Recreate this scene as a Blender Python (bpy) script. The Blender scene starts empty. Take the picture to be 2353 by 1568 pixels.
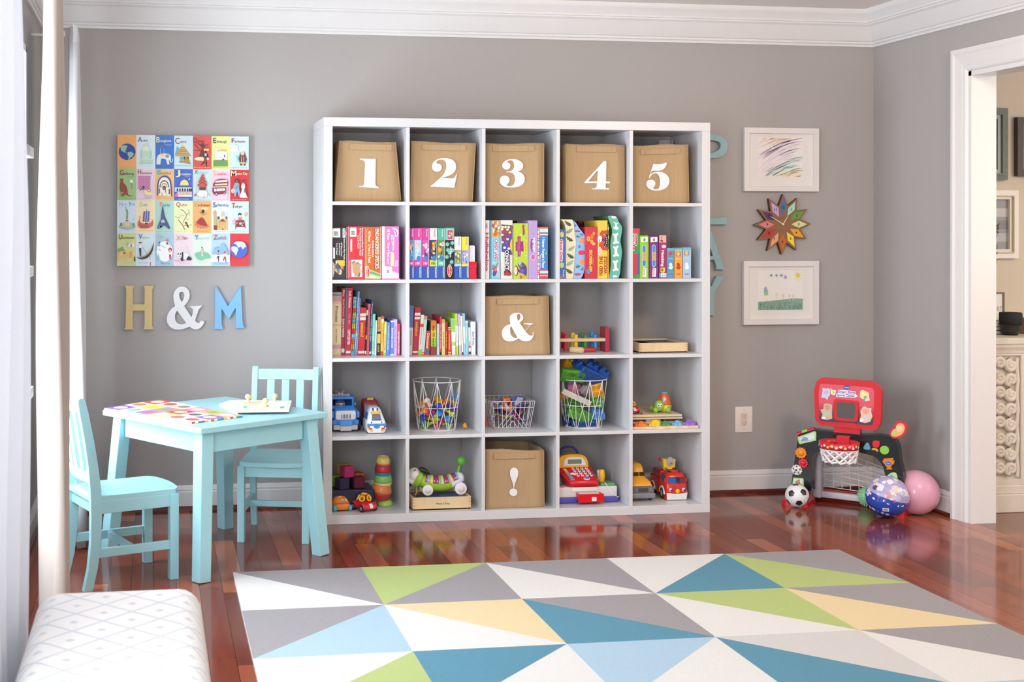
import bpy, bmesh, math, random
from mathutils import Vector as V, Matrix
from mathutils.geometry import tessellate_polygon
random.seed(7)
SC = bpy.context.scene
COL = SC.collection
PI = math.pi

# ---------------------------------------------------------------- camera
F, CX, CY = 2936.42, 786.947, 525.711          # focal length and principal point in pixels of the 2353 x 1568 frame
EYE = V((-0.750915, -6.058637, 1.314273))
YAW, PITCH, ROLL = 0.1468645, 0.0013266, 0.0015683
FW = V((math.sin(YAW)*math.cos(PITCH), math.cos(YAW)*math.cos(PITCH), math.sin(PITCH)))
RT0 = V((math.cos(YAW), -math.sin(YAW), 0)); UP0 = RT0.cross(FW)
RT = RT0*math.cos(ROLL)+UP0*math.sin(ROLL); UP = UP0*math.cos(ROLL)-RT0*math.sin(ROLL)
cam = bpy.data.cameras.new('camera'); cam.sensor_width = 36; cam.lens = F*36/2353
cam.shift_x = (1176.5-CX)/2353; cam.shift_y = (CY-784)/2353
cam.dof.use_dof = True; cam.dof.focus_distance = 5.7; cam.dof.aperture_fstop = 6.3
camo = bpy.data.objects.new('camera', cam); COL.objects.link(camo)
mw = Matrix((RT, UP, -FW)).transposed().to_4x4(); mw.translation = EYE
camo.matrix_world = mw
SC.camera = camo

# ---------------------------------------------------------------- light
vs = SC.view_settings
vs.view_transform = 'Standard'; vs.look = 'None'; vs.exposure = -0.22; vs.gamma = 1; vs.use_curve_mapping = False
wd = bpy.data.worlds.new('daylight'); SC.world = wd; wd.use_nodes = True
bg = wd.node_tree.nodes['Background']
bg.inputs[0].default_value = (0.93, 0.95, 1.0, 1); bg.inputs[1].default_value = 0.8
def area(name, loc, target, sx, sy, power, col):
    l = bpy.data.lights.new(name, 'AREA'); l.shape = 'RECTANGLE'; l.size = sx; l.size_y = sy
    l.energy = power; l.color = col
    o = bpy.data.objects.new(name, l); COL.objects.link(o); o.location = loc
    o.rotation_euler = (V(target)-V(loc)).to_track_quat('-Z', 'Y').to_euler()
    return o
# daylight through the two windows of the left wall, plus an added side fill
area('window_light_near', (-1.40, -2.95, 1.35), (1.3, -1.9, 0.85), 1.4, 1.5, 95, (0.84, 0.92, 1.0))
area('window_light_far', (-1.42, -1.2, 1.0), (1.4, -0.95, 0.7), 0.7, 1.2, 62, (0.82, 0.91, 1.0))
area('window_light_front', (-1.42, -4.9, 1.4), (2.9, -1.2, 1.1), 1.2, 1.5, 120, (0.86, 0.93, 1.0))  # added fill that brightens the right wall, its opening out of view
# unseen fill from the open side behind the photographer and a warm ceiling lamp
area('rear_window_light', (0.2, -7.4, 1.9), (0.6, 0, 0.9), 3.4, 1.8, 32, (1.0, 0.98, 0.96))
area('ceiling_lamp_light', (2.3, -3.0, 2.36), (2.1, 0.0, 0.0), 0.5, 0.5, 42, (1.0, 0.74, 0.52))
area('hall_window_light', (4.9, -2.6, 1.7), (3.6, 0.2, 1.0), 1.4, 1.6, 45, (1.0, 0.95, 0.88))  # unseen lamp standing in the hall; no window is built there

# ---------------------------------------------------------------- pixel to place
def ray(u, v): return FW + RT*((u-CX)/F) - UP*((v-CY)/F)
def on(u, v, ax, val):
    d = ray(u, v); t = (val-EYE[ax])/d[ax]; return EYE+d*t
def PX(u, v, x): return on(u, v, 0, x)
def PY(u, v, y): return on(u, v, 1, y)
def PZ(u, v, z): return on(u, v, 2, z)
def crop(ox, oy, s): return lambda u, v: (ox+u/s, oy+v/s)

# ---------------------------------------------------------------- materials
MATS = {}
def lin(h):
    r = []
    for i in (0, 2, 4):
        c = int(h[i:i+2], 16)/255
        r.append(c/12.92 if c <= .04045 else ((c+.055)/1.055)**2.4)
    return (*r, 1)
def newmat(name, hexc, rough=.5, spec=.5):
    m = bpy.data.materials.new(name); m.use_nodes = True
    b = m.node_tree.nodes['Principled BSDF']
    b.inputs['Base Color'].default_value = lin(hexc); b.inputs['Roughness'].default_value = rough
    b.inputs['Specular IOR Level'].default_value = spec
    MATS[name] = m
    return m, m.node_tree, b
def mat(name):
    if name in MATS: return MATS[name]
    h, _, k = name.partition(':')
    rough = {'': .5, 'g': .22, 'm': .85, 's': .35}[k[:1]]
    m, nt, b = newmat(name, h, rough, .3 if k == 'm' else .5)
    return m
def nd(nt, t, **kw):
    n = nt.nodes.new(t)
    for k, v in kw.items(): setattr(n, k, v)
    return n
def setin(n, **kw):
    for k, v in kw.items(): n.inputs[k.replace('_', ' ')].default_value = v
    return n
def bump(nt, b, src, strength, dist):
    bp = nd(nt, 'ShaderNodeBump'); bp.inputs['Strength'].default_value = strength; bp.inputs['Distance'].default_value = dist
    nt.links.new(src, bp.inputs['Height']); nt.links.new(bp.outputs[0], b.inputs['Normal'])
def coords(nt, scale, kind='Object'):
    tc = nd(nt, 'ShaderNodeTexCoord'); mp = nd(nt, 'ShaderNodeMapping')
    mp.inputs['Scale'].default_value = scale
    nt.links.new(tc.outputs[kind], mp.inputs[0]); return mp.outputs[0]
def mixcol(nt, fac, a, b_, blend='MIX'):
    mx = nd(nt, 'ShaderNodeMix', data_type='RGBA', blend_type=blend)
    for s, v in ((mx.inputs[0], fac), (mx.inputs[6], a), (mx.inputs[7], b_)):
        if isinstance(v, (int, float)): s.default_value = v
        elif isinstance(v, (tuple, list)): s.default_value = v
        else: nt.links.new(v, s)
    return mx.outputs[2]
def noise(nt, vec, scale, detail=2):
    n = nd(nt, 'ShaderNodeTexNoise'); n.inputs['Scale'].default_value = scale; n.inputs['Detail'].default_value = detail
    nt.links.new(vec, n.inputs['Vector']); return n.outputs['Fac']
def noisy(name, hexc, hex2, scale, rough, bstr=0, bdist=.001, detail=3, stretch=(1, 1, 1), spec=.5):
    m, nt, b = newmat(name, hexc, rough, spec)
    n = noise(nt, coords(nt, stretch), scale, detail)
    nt.links.new(mixcol(nt, n, lin(hexc), lin(hex2)), b.inputs['Base Color'])
    if bstr: bump(nt, b, n, bstr, bdist)
    return m

# ---------------------------------------------------------------- mesh builder
_bev = {}
def bevbox(dx, dy, dz, b, seg=2):
    key = (round(dx, 5), round(dy, 5), round(dz, 5), round(b, 5), seg)
    if key not in _bev:
        bm = bmesh.new(); bmesh.ops.create_cube(bm, size=1)
        for v in bm.verts: v.co = V((v.co.x*dx, v.co.y*dy, v.co.z*dz))
        bmesh.ops.bevel(bm, geom=bm.edges[:], offset=b, segments=seg, profile=.5, affect='EDGES')
        bm.verts.index_update()
        _bev[key] = ([tuple(v.co) for v in bm.verts], [[v.index for v in f.verts] for f in bm.faces]); bm.free()
    return _bev[key]
_txt = {}
def textmesh(s, bold):
    k = (s, bold)
    if k not in _txt:
        c = bpy.data.curves.new('lettering', 'FONT'); c.body = s; c.offset = bold; c.resolution_u = 3
        o = bpy.data.objects.new('lettering', c); me = bpy.data.meshes.new_from_object(o)
        vs_ = [(v.co.x, v.co.y) for v in me.vertices]; fs = [list(p.vertices) for p in me.polygons]
        bpy.data.objects.remove(o); bpy.data.curves.remove(c); bpy.data.meshes.remove(me)
        if not vs_: vs_ = [(0, 0), (.1, 0), (0, .1)]; fs = []
        x0 = min(v[0] for v in vs_); x1 = max(v[0] for v in vs_)
        _txt[k] = ([((x-x0)/.7, y/.7) for x, y in vs_], fs, (x1-x0)/.7)
    return _txt[k]
def FR(x, y, z, rot=0):
    """a frame on a surface that faces the room: right = +X, up = +Z, out = -Y (turned by rot about Z)"""
    c, s = math.cos(rot), math.sin(rot)
    return Matrix(((c, 0, s, x), (s, 0, -c, y), (0, 1, 0, z), (0, 0, 0, 1)))
def TR(x=0, y=0, z=0, rz=0, rx=0, ry=0):
    return Matrix.Translation((x, y, z)) @ Matrix.Rotation(rz, 4, 'Z') @ Matrix.Rotation(ry, 4, 'Y') @ Matrix.Rotation(rx, 4, 'X')
def bez(p0, p1, p2, p3, n):
    return [tuple((1-t)**3*a+3*(1-t)**2*t*b+3*(1-t)*t*t*c+t**3*d for a, b, c, d in zip(p0, p1, p2, p3)) for t in [i/n for i in range(1, n+1)]]
def parse(d, n=7):
    """M/L/C/Z outline -> list of closed point lists"""
    out, cur, tk, i, mode = [], [], d.replace(',', ' ').split(), 0, 'M'
    while i < len(tk):
        t = tk[i]
        if t[0] in 'MLCZ':
            mode = t[0]; rest = t[1:]
            if mode == 'Z':
                if cur: out.append(cur); cur = []
                i += 1; continue
            if rest: tk[i] = rest
            else: i += 1
            if mode == 'M' and cur: out.append(cur); cur = []
        if mode in 'ML':
            cur.append((float(tk[i]), float(tk[i+1]))); i += 2
            if mode == 'M': mode = 'L'
        else:
            p = [float(x) for x in tk[i:i+6]]; i += 6
            cur += bez(cur[-1], p[0:2], p[2:4], p[4:6], n)
    if cur: out.append(cur)
    return out
def rrect(x0, y0, x1, y1, r, n=4):
    o = []
    for cx_, cy_, a in ((x1-r, y1-r, 0), (x0+r, y1-r, PI/2), (x0+r, y0+r, PI), (x1-r, y0+r, 1.5*PI)):
        o += [(cx_+r*math.cos(a+PI/2*i/n), cy_+r*math.sin(a+PI/2*i/n)) for i in range(n+1)]
    return o
def ell(cx_, cy_, rx, ry=None, n=20, a0=0):
    ry = rx if ry is None else ry
    return [(cx_+rx*math.cos(a0+2*PI*i/n), cy_+ry*math.sin(a0+2*PI*i/n)) for i in range(n)]
class M:
    def __init__(s, T=None): s.v = []; s.f = []; s.mi = []; s.sm = []; s.mats = []; s.T = T or Matrix()
    def at(s, T): s.T = T; return s
    def add(s, vs_, fs, m, smooth=False):
        if m not in s.mats: s.mats.append(m)
        k = s.mats.index(m); o = len(s.v)
        s.v += [tuple(s.T @ V(p)) for p in vs_]
        for f in fs: s.f.append([o+i for i in f]); s.mi.append(k); s.sm.append(smooth)
        return s
    def box(s, a, b, m, bev=0, seg=2):
        c = [(a[i]+b[i])/2 for i in range(3)]; d = [abs(b[i]-a[i]) for i in range(3)]
        if bev <= 0:
            vs_ = [(a[0] if i & 1 else b[0], a[1] if i & 2 else b[1], a[2] if i & 4 else b[2]) for i in range(8)]
            return s.add(vs_, [(0, 2, 3, 1), (4, 5, 7, 6), (0, 1, 5, 4), (2, 6, 7, 3), (0, 4, 6, 2), (1, 3, 7, 5)], m)
        bev = min(bev, min(d)*.49)
        vs_, fs = bevbox(*d, bev, seg)
        return s.add([(x+c[0], y+c[1], z+c[2]) for x, y, z in vs_], fs, m, seg > 2)
    def hexa(s, p, m):
        """eight corners: four of the bottom, four of the top, same order"""
        return s.add(p, [(3, 2, 1, 0), (4, 5, 6, 7), (0, 1, 5, 4), (1, 2, 6, 5), (2, 3, 7, 6), (3, 0, 4, 7)], m)
    def loft(s, rings, m, smooth=True, closed=True, caps=True):
        n = len(rings[0]); vs_ = [p for r in rings for p in r]; fs = []
        for k in range(len(rings)-1):
            for i in range(n if closed else n-1):
                j = (i+1) % n; fs.append((k*n+i, k*n+j, (k+1)*n+j, (k+1)*n+i))
        s.add(vs_, fs, m, smooth)
        if caps and closed:
            s.add(rings[0], [tuple(range(n))[::-1]], m); s.add(rings[-1], [tuple(range(n))], m)
        return s
    def lathe(s, prof, m, n=24, smooth=True, arc=2*PI):
        rings = [[(r*math.cos(arc*i/n), r*math.sin(arc*i/n), z) for i in range(n)] for r, z in prof]
        return s.loft(rings, m, smooth, True, False)
    def cyl(s, p0, p1, r0, m, r1=None, n=16, smooth=True):
        return s.tube([p0, p1], [r0, r0 if r1 is None else r1], m, n, smooth=smooth)
    def tube(s, pts, r, m, n=8, closed=False, smooth=True):
        pts = [V(p) for p in pts]; L = len(pts); rs = r if isinstance(r, (list, tuple)) else [r]*L
        rings = []; ref = None
        for i in range(L):
            a = pts[(i-1) % L] if (closed or i > 0) else pts[i]; b = pts[(i+1) % L] if (closed or i < L-1) else pts[i]
            t = (b-a).normalized() if (b-a).length > 1e-9 else V((0, 0, 1))
            if ref is None: ref = t.orthogonal().normalized()
            ref = (ref-t*ref.dot(t)); ref = ref.normalized() if ref.length > 1e-6 else t.orthogonal().normalized()
            w = t.cross(ref)
            rings.append([pts[i]+ref*(rs[i]*math.cos(2*PI*k/n))+w*(rs[i]*math.sin(2*PI*k/n)) for k in range(n)])
        if closed: rings.append(rings[0])
        return s.loft(rings, m, smooth, True, not closed)
    def sph(s, c, r, m, n=16, k=10, smooth=True):
        r = r if isinstance(r, (list, tuple)) else (r, r, r); rings = []
        for j in range(k+1):
            a = PI*j/k; q = max(math.sin(a), 1e-4)
            rings.append([(c[0]+r[0]*q*math.cos(2*PI*i/n), c[1]+r[1]*q*math.sin(2*PI*i/n), c[2]-r[2]*math.cos(a)) for i in range(n)])
        return s.loft(rings, m, smooth, True, False)
    def pl(s, polys, z, m):
        """flat shape(s) in the local plane at height z; further outlines are holes"""
        if isinstance(polys[0][0], (int, float)): polys = [polys]
        P = [[V((x, y, 0)) for x, y in p] for p in polys]
        tris = tessellate_polygon(P)
        flat = [(p.x, p.y, z) for q in P for p in q]
        return s.add(flat, [tuple(t) for t in tris], m)
    def prism(s, polys, z0, z1, m, mside=None, smooth=False):
        if isinstance(polys[0][0], (int, float)): polys = [polys]
        s.pl(polys, z1, m); s.pl(polys, z0, mside or m)
        for p in polys:
            n = len(p); vs_ = [(x, y, z0) for x, y in p]+[(x, y, z1) for x, y in p]
            s.add(vs_, [(i, (i+1) % n, n+(i+1) % n, n+i) for i in range(n)], mside or m, smooth)
        return s
    def rect(s, x0, y0, x1, y1, z, m): return s.add([(x0, y0, z), (x1, y0, z), (x1, y1, z), (x0, y1, z)], [(0, 1, 2, 3)], m)
    def disc(s, cx_, cy_, rx, z, m, ry=None, n=20): return s.add([(x, y, z) for x, y in ell(cx_, cy_, rx, ry, n)], [tuple(range(n))], m)
    def text(s, t, x, y, h, z, m, rot=0, w=None, al='c', bold=.0):
        """h = cap height, w = fitted width, rot in quarter turns anticlockwise; x, y = middle of the line"""
        vs_, fs, tw = textmesh(t, bold)
        sx = (w/(tw*h)) if w else 1.0; W_ = tw*h*sx
        ox = {'c': -W_/2, 'l': 0, 'r': -W_}[al]; a = rot*PI/2; c, sn = math.cos(a), math.sin(a); o = []
        for px, py in vs_:
            lx, ly = ox+px*h*sx, py*h-h/2
            o.append((x+lx*c-ly*sn, y+lx*sn+ly*c, z))
        return s.add(o, fs, m)
    def build(s, name, parent=None, bevel=0, **kw):
        me = bpy.data.meshes.new(name); me.from_pydata(s.v, [], s.f)
        for m in s.mats: me.materials.append(mat(m))
        me.polygons.foreach_set('material_index', s.mi); me.polygons.foreach_set('use_smooth', s.sm)
        me.update()
        o = bpy.data.objects.new(name, me); COL.objects.link(o)
        if parent is not None: o.parent = parent
        if bevel:
            b = o.modifiers.new('edge', 'BEVEL'); b.width = bevel; b.segments = 2; b.limit_method = 'ANGLE'; b.angle_limit = .6
        for k, v in kw.items(): o[k] = v
        return o
def thing(name, label, cat, group=None, loc=(0, 0, 0), rz=0):
    o = bpy.data.objects.new(name, None); o.empty_display_size = .05; COL.objects.link(o)
    o.location = loc; o.rotation_euler = (0, 0, rz); o['label'] = label; o['category'] = cat
    if group: o['group'] = group
    return o
def tag(o, label, cat, group=None):
    o['label'] = label; o['category'] = cat
    if group: o['group'] = group
    return o
def keep(m, parent):
    """parts drawn in world coordinates under an unturned Empty"""
    m.T = Matrix.Translation(-parent.location) @ m.T
    return m
def under(o, parent):
    o.parent = parent; o.matrix_parent_inverse = (Matrix.Translation(parent.location) @ Matrix.Rotation(parent.rotation_euler[2], 4, 'Z')).inverted(); return o
def dup(root, loc, rz=0, label=None):
    r = root.copy(); COL.objects.link(r); r.location = loc; r.rotation_euler = (0, 0, rz)
    if label: r['label'] = label
    for ch in list(root.children):
        c = ch.copy(); COL.objects.link(c); c.parent = r
        for g in list(ch.children):
            d = g.copy(); COL.objects.link(d); d.parent = c
    return r
def struct(m, name): return m.build(name, kind='structure')
def traced(d, K, y, n=7):
    """an outline read off the photograph, laid on the plane Y = y -> (x, z) point lists"""
    out = []
    for p in parse(d, n):
        q = [PY(*K(a, b), y) for a, b in p]; out.append([(t.x, t.z) for t in q])
    return out
# ---------------------------------------------------------------- room surfaces
XL, XR, ZC = -1.27, 2.886, 2.425
noisy('grey_wall', 'aeaaa8', 'aba7a5', 30, .75, .15, .0006)
noisy('hall_wall', 'd8cbb9', 'd5c8b6', 30, .75, .1, .0006)
noisy('ceiling_paint', 'ece7e2', 'e9e4df', 40, .9)
noisy('white_trim', 'e6e5e5', 'e3e2e2', 20, .35)
noisy('white_door_trim', 'e8e6e4', 'e6e4e2', 20, .3)
def floor_mat():
    m, nt, b = newmat('cherry_floor', '7a3526', .12, .5)
    L = nt.links.new
    tc = nd(nt, 'ShaderNodeTexCoord'); sp = nd(nt, 'ShaderNodeSeparateXYZ'); L(tc.outputs['Object'], sp.inputs[0])
    def mth(op, a, b_=None):
        n = nd(nt, 'ShaderNodeMath', operation=op)
        for i, q in enumerate((a, b_)):
            if q is None: continue
            if isinstance(q, (int, float)): n.inputs[i].default_value = q
            else: L(q, n.inputs[i])
        return n.outputs[0]
    def wn(a, b_):
        c = nd(nt, 'ShaderNodeCombineXYZ'); L(a, c.inputs[0])
        if b_ is not None: L(b_, c.inputs[1])
        n = nd(nt, 'ShaderNodeTexWhiteNoise', noise_dimensions='3D'); L(c.outputs[0], n.inputs[0]); return n.outputs['Value']
    u = mth('DIVIDE', sp.outputs[0], .083); col = mth('FLOOR', u); fu = mth('FRACT', u)
    v = mth('ADD', mth('DIVIDE', sp.outputs[1], .78), mth('MULTIPLY', wn(col, None), 5.0))
    row = mth('FLOOR', v); fv = mth('FRACT', v)
    rnd = wn(col, row)
    rp = nd(nt, 'ShaderNodeValToRGB'); L(rnd, rp.inputs[0])
    e = rp.color_ramp.elements; e[0].color = lin('5a2117'); e[1].color = lin('c27a52'); e[0].position = 0; e[1].position = 1
    for p_, c in ((.3, '742c1e'), (.55, '8f3f2a'), (.8, 'a85a3c')):
        q = e.new(p_); q.color = lin(c)
    mp = nd(nt, 'ShaderNodeCombineXYZ')
    L(mth('ADD', mth('MULTIPLY', sp.outputs[0], 30), mth('MULTIPLY', rnd, 50)), mp.inputs[0]); L(mth('MULTIPLY', sp.outputs[1], 2.2), mp.inputs[1])
    g = noise(nt, mp.outputs[0], 1.0, 4)
    gr = mixcol(nt, .32, rp.outputs[0], mixcol(nt, g, lin('5a2319'), lin('a8623f')))
    gap = mth('MAXIMUM', mth('MAXIMUM', mth('LESS_THAN', fu, .014), mth('GREATER_THAN', fu, .986)), mth('LESS_THAN', fv, .0022))
    L(mixcol(nt, gap, gr, lin('351410')), b.inputs['Base Color'])
    L(mth('ADD', mth('MULTIPLY', g, .06), .08), b.inputs['Roughness'])
    bump(nt, b, mth('SUBTRACT', 1.0, gap), .25, .0006)
floor_mat()
struct(M().box((XL-.2, -7.6, -.06), (6.2, 0.0, 0), 'cherry_floor'), 'floor')
struct(M().box((XL-.2, -7.6, ZC), (6.2, 0.12, ZC+.08), 'ceiling_paint'), 'ceiling')
struct(M().box((XL-.2, 0, -.06), (XR+.05, .12, ZC), 'grey_wall'), 'wall_back')
# right wall, with the cased opening to the hall
YD0, YD1, ZD, WT = -.775, -2.35, 2.035, .115
m = M()
m.box((XR, YD0, 0), (XR+WT, 0, ZC), 'grey_wall'); m.box((XR, YD1, ZD), (XR+WT, YD0, ZC), 'grey_wall')
m.box((XR, -7.6, 0), (XR+WT, YD1, ZC), 'grey_wall')
struct(m, 'wall_right')
# left wall with two windows and an unseen opening added for the side fill
W0, W1, W2, ZW0, ZW1 = (-5.55, -4.25), (-3.75, -2.15), (-1.57, -.8), .45, 2.05
m = M()
for a, b in ((-7.6, W0[0]), (W0[1], W1[0]), (W1[1], W2[0]), (W2[1], 0)): m.box((XL-.12, a, 0), (XL, b, ZC), 'grey_wall')
for a, b in (W0, W1, W2): m.box((XL-.12, a, 0), (XL, b, ZW0), 'grey_wall'); m.box((XL-.12, a, ZW1), (XL, b, ZC), 'grey_wall')
struct(m, 'wall_left')
for i, (a, b) in enumerate((W1, W2, W0)):  # the last frame belongs to the opening added for the side fill
    m = M()
    for y in (a, b): m.box((XL-.10, y-.025 if y == b else y, ZW0), (XL+.015, y if y == b else y+.025, ZW1), 'white_trim')
    for z in (ZW0, ZW1-.025): m.box((XL-.10, a, z), (XL+.015, b, z+.025), 'white_trim')
    m.box((XL-.08, a, (ZW0+ZW1)/2-.015), (XL-.05, b, (ZW0+ZW1)/2+.015), 'white_trim')
    m.box((XL-.08, (a+b)/2-.01, ZW0), (XL-.05, (a+b)/2+.01, ZW1), 'white_trim')
    struct(m, 'window_%d' % (i+1))
# crown moulding: profile of (out from wall, height)
CR = [(0, 2.2525), (.012, 2.2525), (.014, 2.262), (.022, 2.268), (.022, 2.276), (.03, 2.280), (.05, 2.310), (.072, 2.345), (.084, 2.354), (.084, 2.360), (.092, 2.362), (.092, 2.370), (.105, 2.388), (.118, 2.402), (.122, 2.41), (.122, ZC), (0, ZC)]
m = M(); m.loft([[(XL+p, -p, z) for p, z in CR], [(XR-p, -p, z) for p, z in CR]], 'white_trim', False, True, False); struct(m, 'trim_1')
m = M(); m.loft([[(XR-p, -p, z) for p, z in CR], [(XR-p, -7.6, z) for p, z in CR]], 'white_trim', False, True, False); struct(m, 'trim_2')
m = M(); m.loft([[(XL+p, -7.6, z) for p, z in CR], [(XL+p, -p, z) for p, z in CR]], 'white_trim', False, True, False); struct(m, 'trim_3')
BB = [(0, 0.0), (.015, 0.0), (.015, .083), (.012, .086), (.012, .091), (.014, .094), (.009, .108), (.006, .1135), (0, .1135)]
SH = [(.0, 0), (.028, 0), (.026, .012), (.018, .018), (0, .018)]
noisy('cherry_shoe', '5a1f17', '6d2a1f', 60, .3)
def base(name, pts):
    m = M()
    for prof, mm in ((BB, 'white_trim'), (SH, 'cherry_shoe')):
        m.loft([[(x+nx*p, y+ny*p, z) for p, z in prof] for x, y, nx, ny in pts], mm, False, True, True)
    struct(m, name)
base('baseboard_back', [(XL, 0, 1, -1), (XR, 0, -1, -1)])
base('baseboard_right', [(XR, 0, -1, -1), (XR, -.655, -1, 0)])
base('baseboard_left', [(XL, -7.6, 1, 0), (XL, 0, 1, -1)])
# door casing on the room side, and the jamb lining
def casing(m, x, sgn):
    prof = [(0, 0), (.0, .022), (.018, .024), (.03, .019), (.045, .017), (.07, .015), (.082, .013), (.092, .013), (.1, .009), (.106, 0)]
    for (y0, y1) in ((YD0, 1), (YD1, -1)):
        m.loft([[(x+sgn*t, y0+y1*(.106-w), 0) for w, t in prof], [(x+sgn*t, y0+y1*(.106-w), ZD+(.106-w)) for w, t in prof]], 'white_door_trim', False, True, True)
    m.loft([[(x+sgn*t, YD0+(.106-w), ZD+(.106-w)) for w, t in prof], [(x+sgn*t, YD1-(.106-w), ZD+(.106-w)) for w, t in prof]], 'white_door_trim', False, True, True)
m = M(); casing(m, XR, -1); casing(m, XR+WT, 1)
m.box((XR-.004, YD0-.02, 0), (XR+WT+.004, YD0, ZD), 'white_door_trim'); m.box((XR-.004, YD1, 0), (XR+WT+.004, YD1+.02, ZD), 'white_door_trim')
m.box((XR-.004, YD1, ZD-.02), (XR+WT+.004, YD0, ZD), 'white_door_trim')
struct(m, 'door_1')
# the hall beyond
m = M(); m.box((XR+WT, -.10, -.06), (6.2, .0, ZC), 'hall_wall'); m.box((6.08, -7.6, 0), (6.2, -.1, ZC), 'hall_wall'); struct(m, 'wall_hall')
m = M(); m.loft([[(XR+WT, -.1-p, z) for p, z in CR], [(6.08, -.1-p, z) for p, z in CR]], 'white_trim', False, True, False); struct(m, 'trim_4')
# ---------------------------------------------------------------- cube shelf
noisy('shelf_white', 'd9d9db', 'd6d6d9', 15, .3)
YF, YB_, SW, TH, DV, CE = -.41, -.032, 1.82, .04, .016, .335
def cellx(c): return TH+c*(CE+DV)
def cellz(r): return TH+(4-r)*(CE+DV)          # r = 0 is the topmost row
sh = thing('cube_shelf', 'tall white five by five cube shelf against the grey wall', 'shelf', None, (SW/2, -.22, 0))
def shelf_part(name, a, b, bev=.0015):
    m = M(); m.box(a, b, 'shelf_white', bev); keep_build(m, name, sh)
def keep_build(m, name, parent, **kw):
    o = m.build(name, parent, **kw); o.location = -parent.location; return o
shelf_part('top_panel', (0, YF, SW-TH), (SW, YB_, SW)); shelf_part('bottom_panel', (0, YF, 0), (SW, YB_, TH))
shelf_part('side_panel', (0, YF+.001, TH), (TH, YB_, SW-TH)); shelf_part('side_panel', (SW-TH, YF+.001, TH), (SW, YB_, SW-TH))
for r in range(4): shelf_part('shelf_board', (TH, YF+.002, cellz(r)-DV), (SW-TH, YB_, cellz(r)), .001)
for r in range(5):
    for c in range(4): shelf_part('divider', (cellx(c)+CE, YF+.003, cellz(r)), (cellx(c)+CE+DV, YB_, cellz(r)+CE), .001)

# ---------------------------------------------------------------- rug
RUG = {'g': ('a8a4a7', '989497'), 'w': ('e6e4e1', 'd9d7d4'), 'l': ('d6d4d2', 'c8c6c4'), 'n': ('bccb88', 'adbc7a'), 't': ('6a9bb0', '5b8ca2'), 'b': ('b4cddf', 'a4bfd2'), 'y': ('e9d6ae', 'dcc89e')}
for k, (a, b) in RUG.items():
    m, nt, bs = newmat('rug_'+k, a, .95, .15)
    cv = coords(nt, (1, 1, 1)); n1 = noise(nt, cv, 420, 2); n2 = noise(nt, coords(nt, (14, 160, 1)), 3, 3)
    nt.links.new(mixcol(nt, n2, mixcol(nt, n1, lin(a), lin(b)), lin(b)), bs.inputs['Base Color']); bump(nt, bs, n1, .5, .003)
cells = ['\\gw /ng \\gw /wt \\gn', '/gb \\yw \\gt \\nw \\gy', '/wn /tw /bw \\lt \\gw', '\\tg /yb \\wg /nw \\bt', '/gw \\wt /lg \\yb /tw']
rx = [-.449+.4949*i for i in range(6)]; ry = [-1.181-.4975*i for i in range(6)]
m = M(); zt = .011
for r, row in enumerate(cells):
    for c, t in enumerate(row.split()):
        a, b, d, e = (rx[c], ry[r], zt), (rx[c+1], ry[r], zt), (rx[c+1], ry[r+1], zt), (rx[c], ry[r+1], zt)
        if t[0] == '\\': m.add([a, d, b], [(0, 1, 2)], 'rug_'+t[1]); m.add([a, e, d], [(0, 1, 2)], 'rug_'+t[2])
        else: m.add([a, e, b], [(0, 1, 2)], 'rug_'+t[1]); m.add([b, e, d], [(0, 1, 2)], 'rug_'+t[2])
x0, x1, y0, y1 = rx[0], rx[5], ry[5], ry[0]
m.add([(x0, y0, zt), (x1, y0, zt), (x1, y1, zt), (x0, y1, zt), (x0, y0, .0005), (x1, y0, .0005), (x1, y1, .0005), (x0, y1, .0005)], [(4, 5, 1, 0), (5, 6, 2, 1), (6, 7, 3, 2), (7, 4, 0, 3), (7, 6, 5, 4)], 'rug_w')
tag(m.build('area_rug'), 'large rug of grey, white, teal, green and yellow triangles on the wooden floor', 'rug')

# ---------------------------------------------------------------- table and chairs
noisy('aqua_paint', 'a3d6de', '9fd2db', 25, .38, .05, .0005)
AQ = 'aqua_paint'
def beam(m, p0, p1, w, d, mm, wx=(1, 0, 0), w2=None, d2=None):
    """a straight rectangular bar; w runs along wx"""
    p0, p1 = V(p0), V(p1); t = (p1-p0).normalized(); a = V(wx); a = (a-t*a.dot(t)).normalized(); b = t.cross(a)
    w2, d2 = w2 or w, d2 or d; q = []
    for p, ww, dd in ((p0, w, d), (p1, w2, d2)):
        q += [p-a*ww/2-b*dd/2, p+a*ww/2-b*dd/2, p+a*ww/2+b*dd/2, p-a*ww/2+b*dd/2]
    return m.hexa(q, mm)
tb = thing('play_table', 'light blue wooden play table with book and puzzle on it', 'table', None, (-.503, -.832, 0), math.radians(34.5))
TX, TY, TZ = .318, .337, .577
M().box((-TX, -TY, TZ-.022), (TX, TY, TZ), AQ).build('tabletop', tb, .003)
for sx in (-1, 1):
    for sy in (-1, 1):
        m = M(); beam(m, (sx*(TX-.018), sy*(TY-.022), 0), (sx*(TX-.058), sy*(TY-.062), TZ-.022), .052, .052, AQ, (1, 0, 0), .056, .056); m.build('leg', tb, .003)
za, zb = TZ-.105, TZ-.022
for s in (-1, 1):
    M().box((-TX+.09, s*(TY-.062)-.01, za), (TX-.09, s*(TY-.062)+.01, zb), AQ).build('apron', tb, .002)
    M().box((s*(TX-.058)-.01, -TY+.094, za), (s*(TX-.058)+.01, TY-.094, zb), AQ).build('apron', tb, .002)
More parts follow.
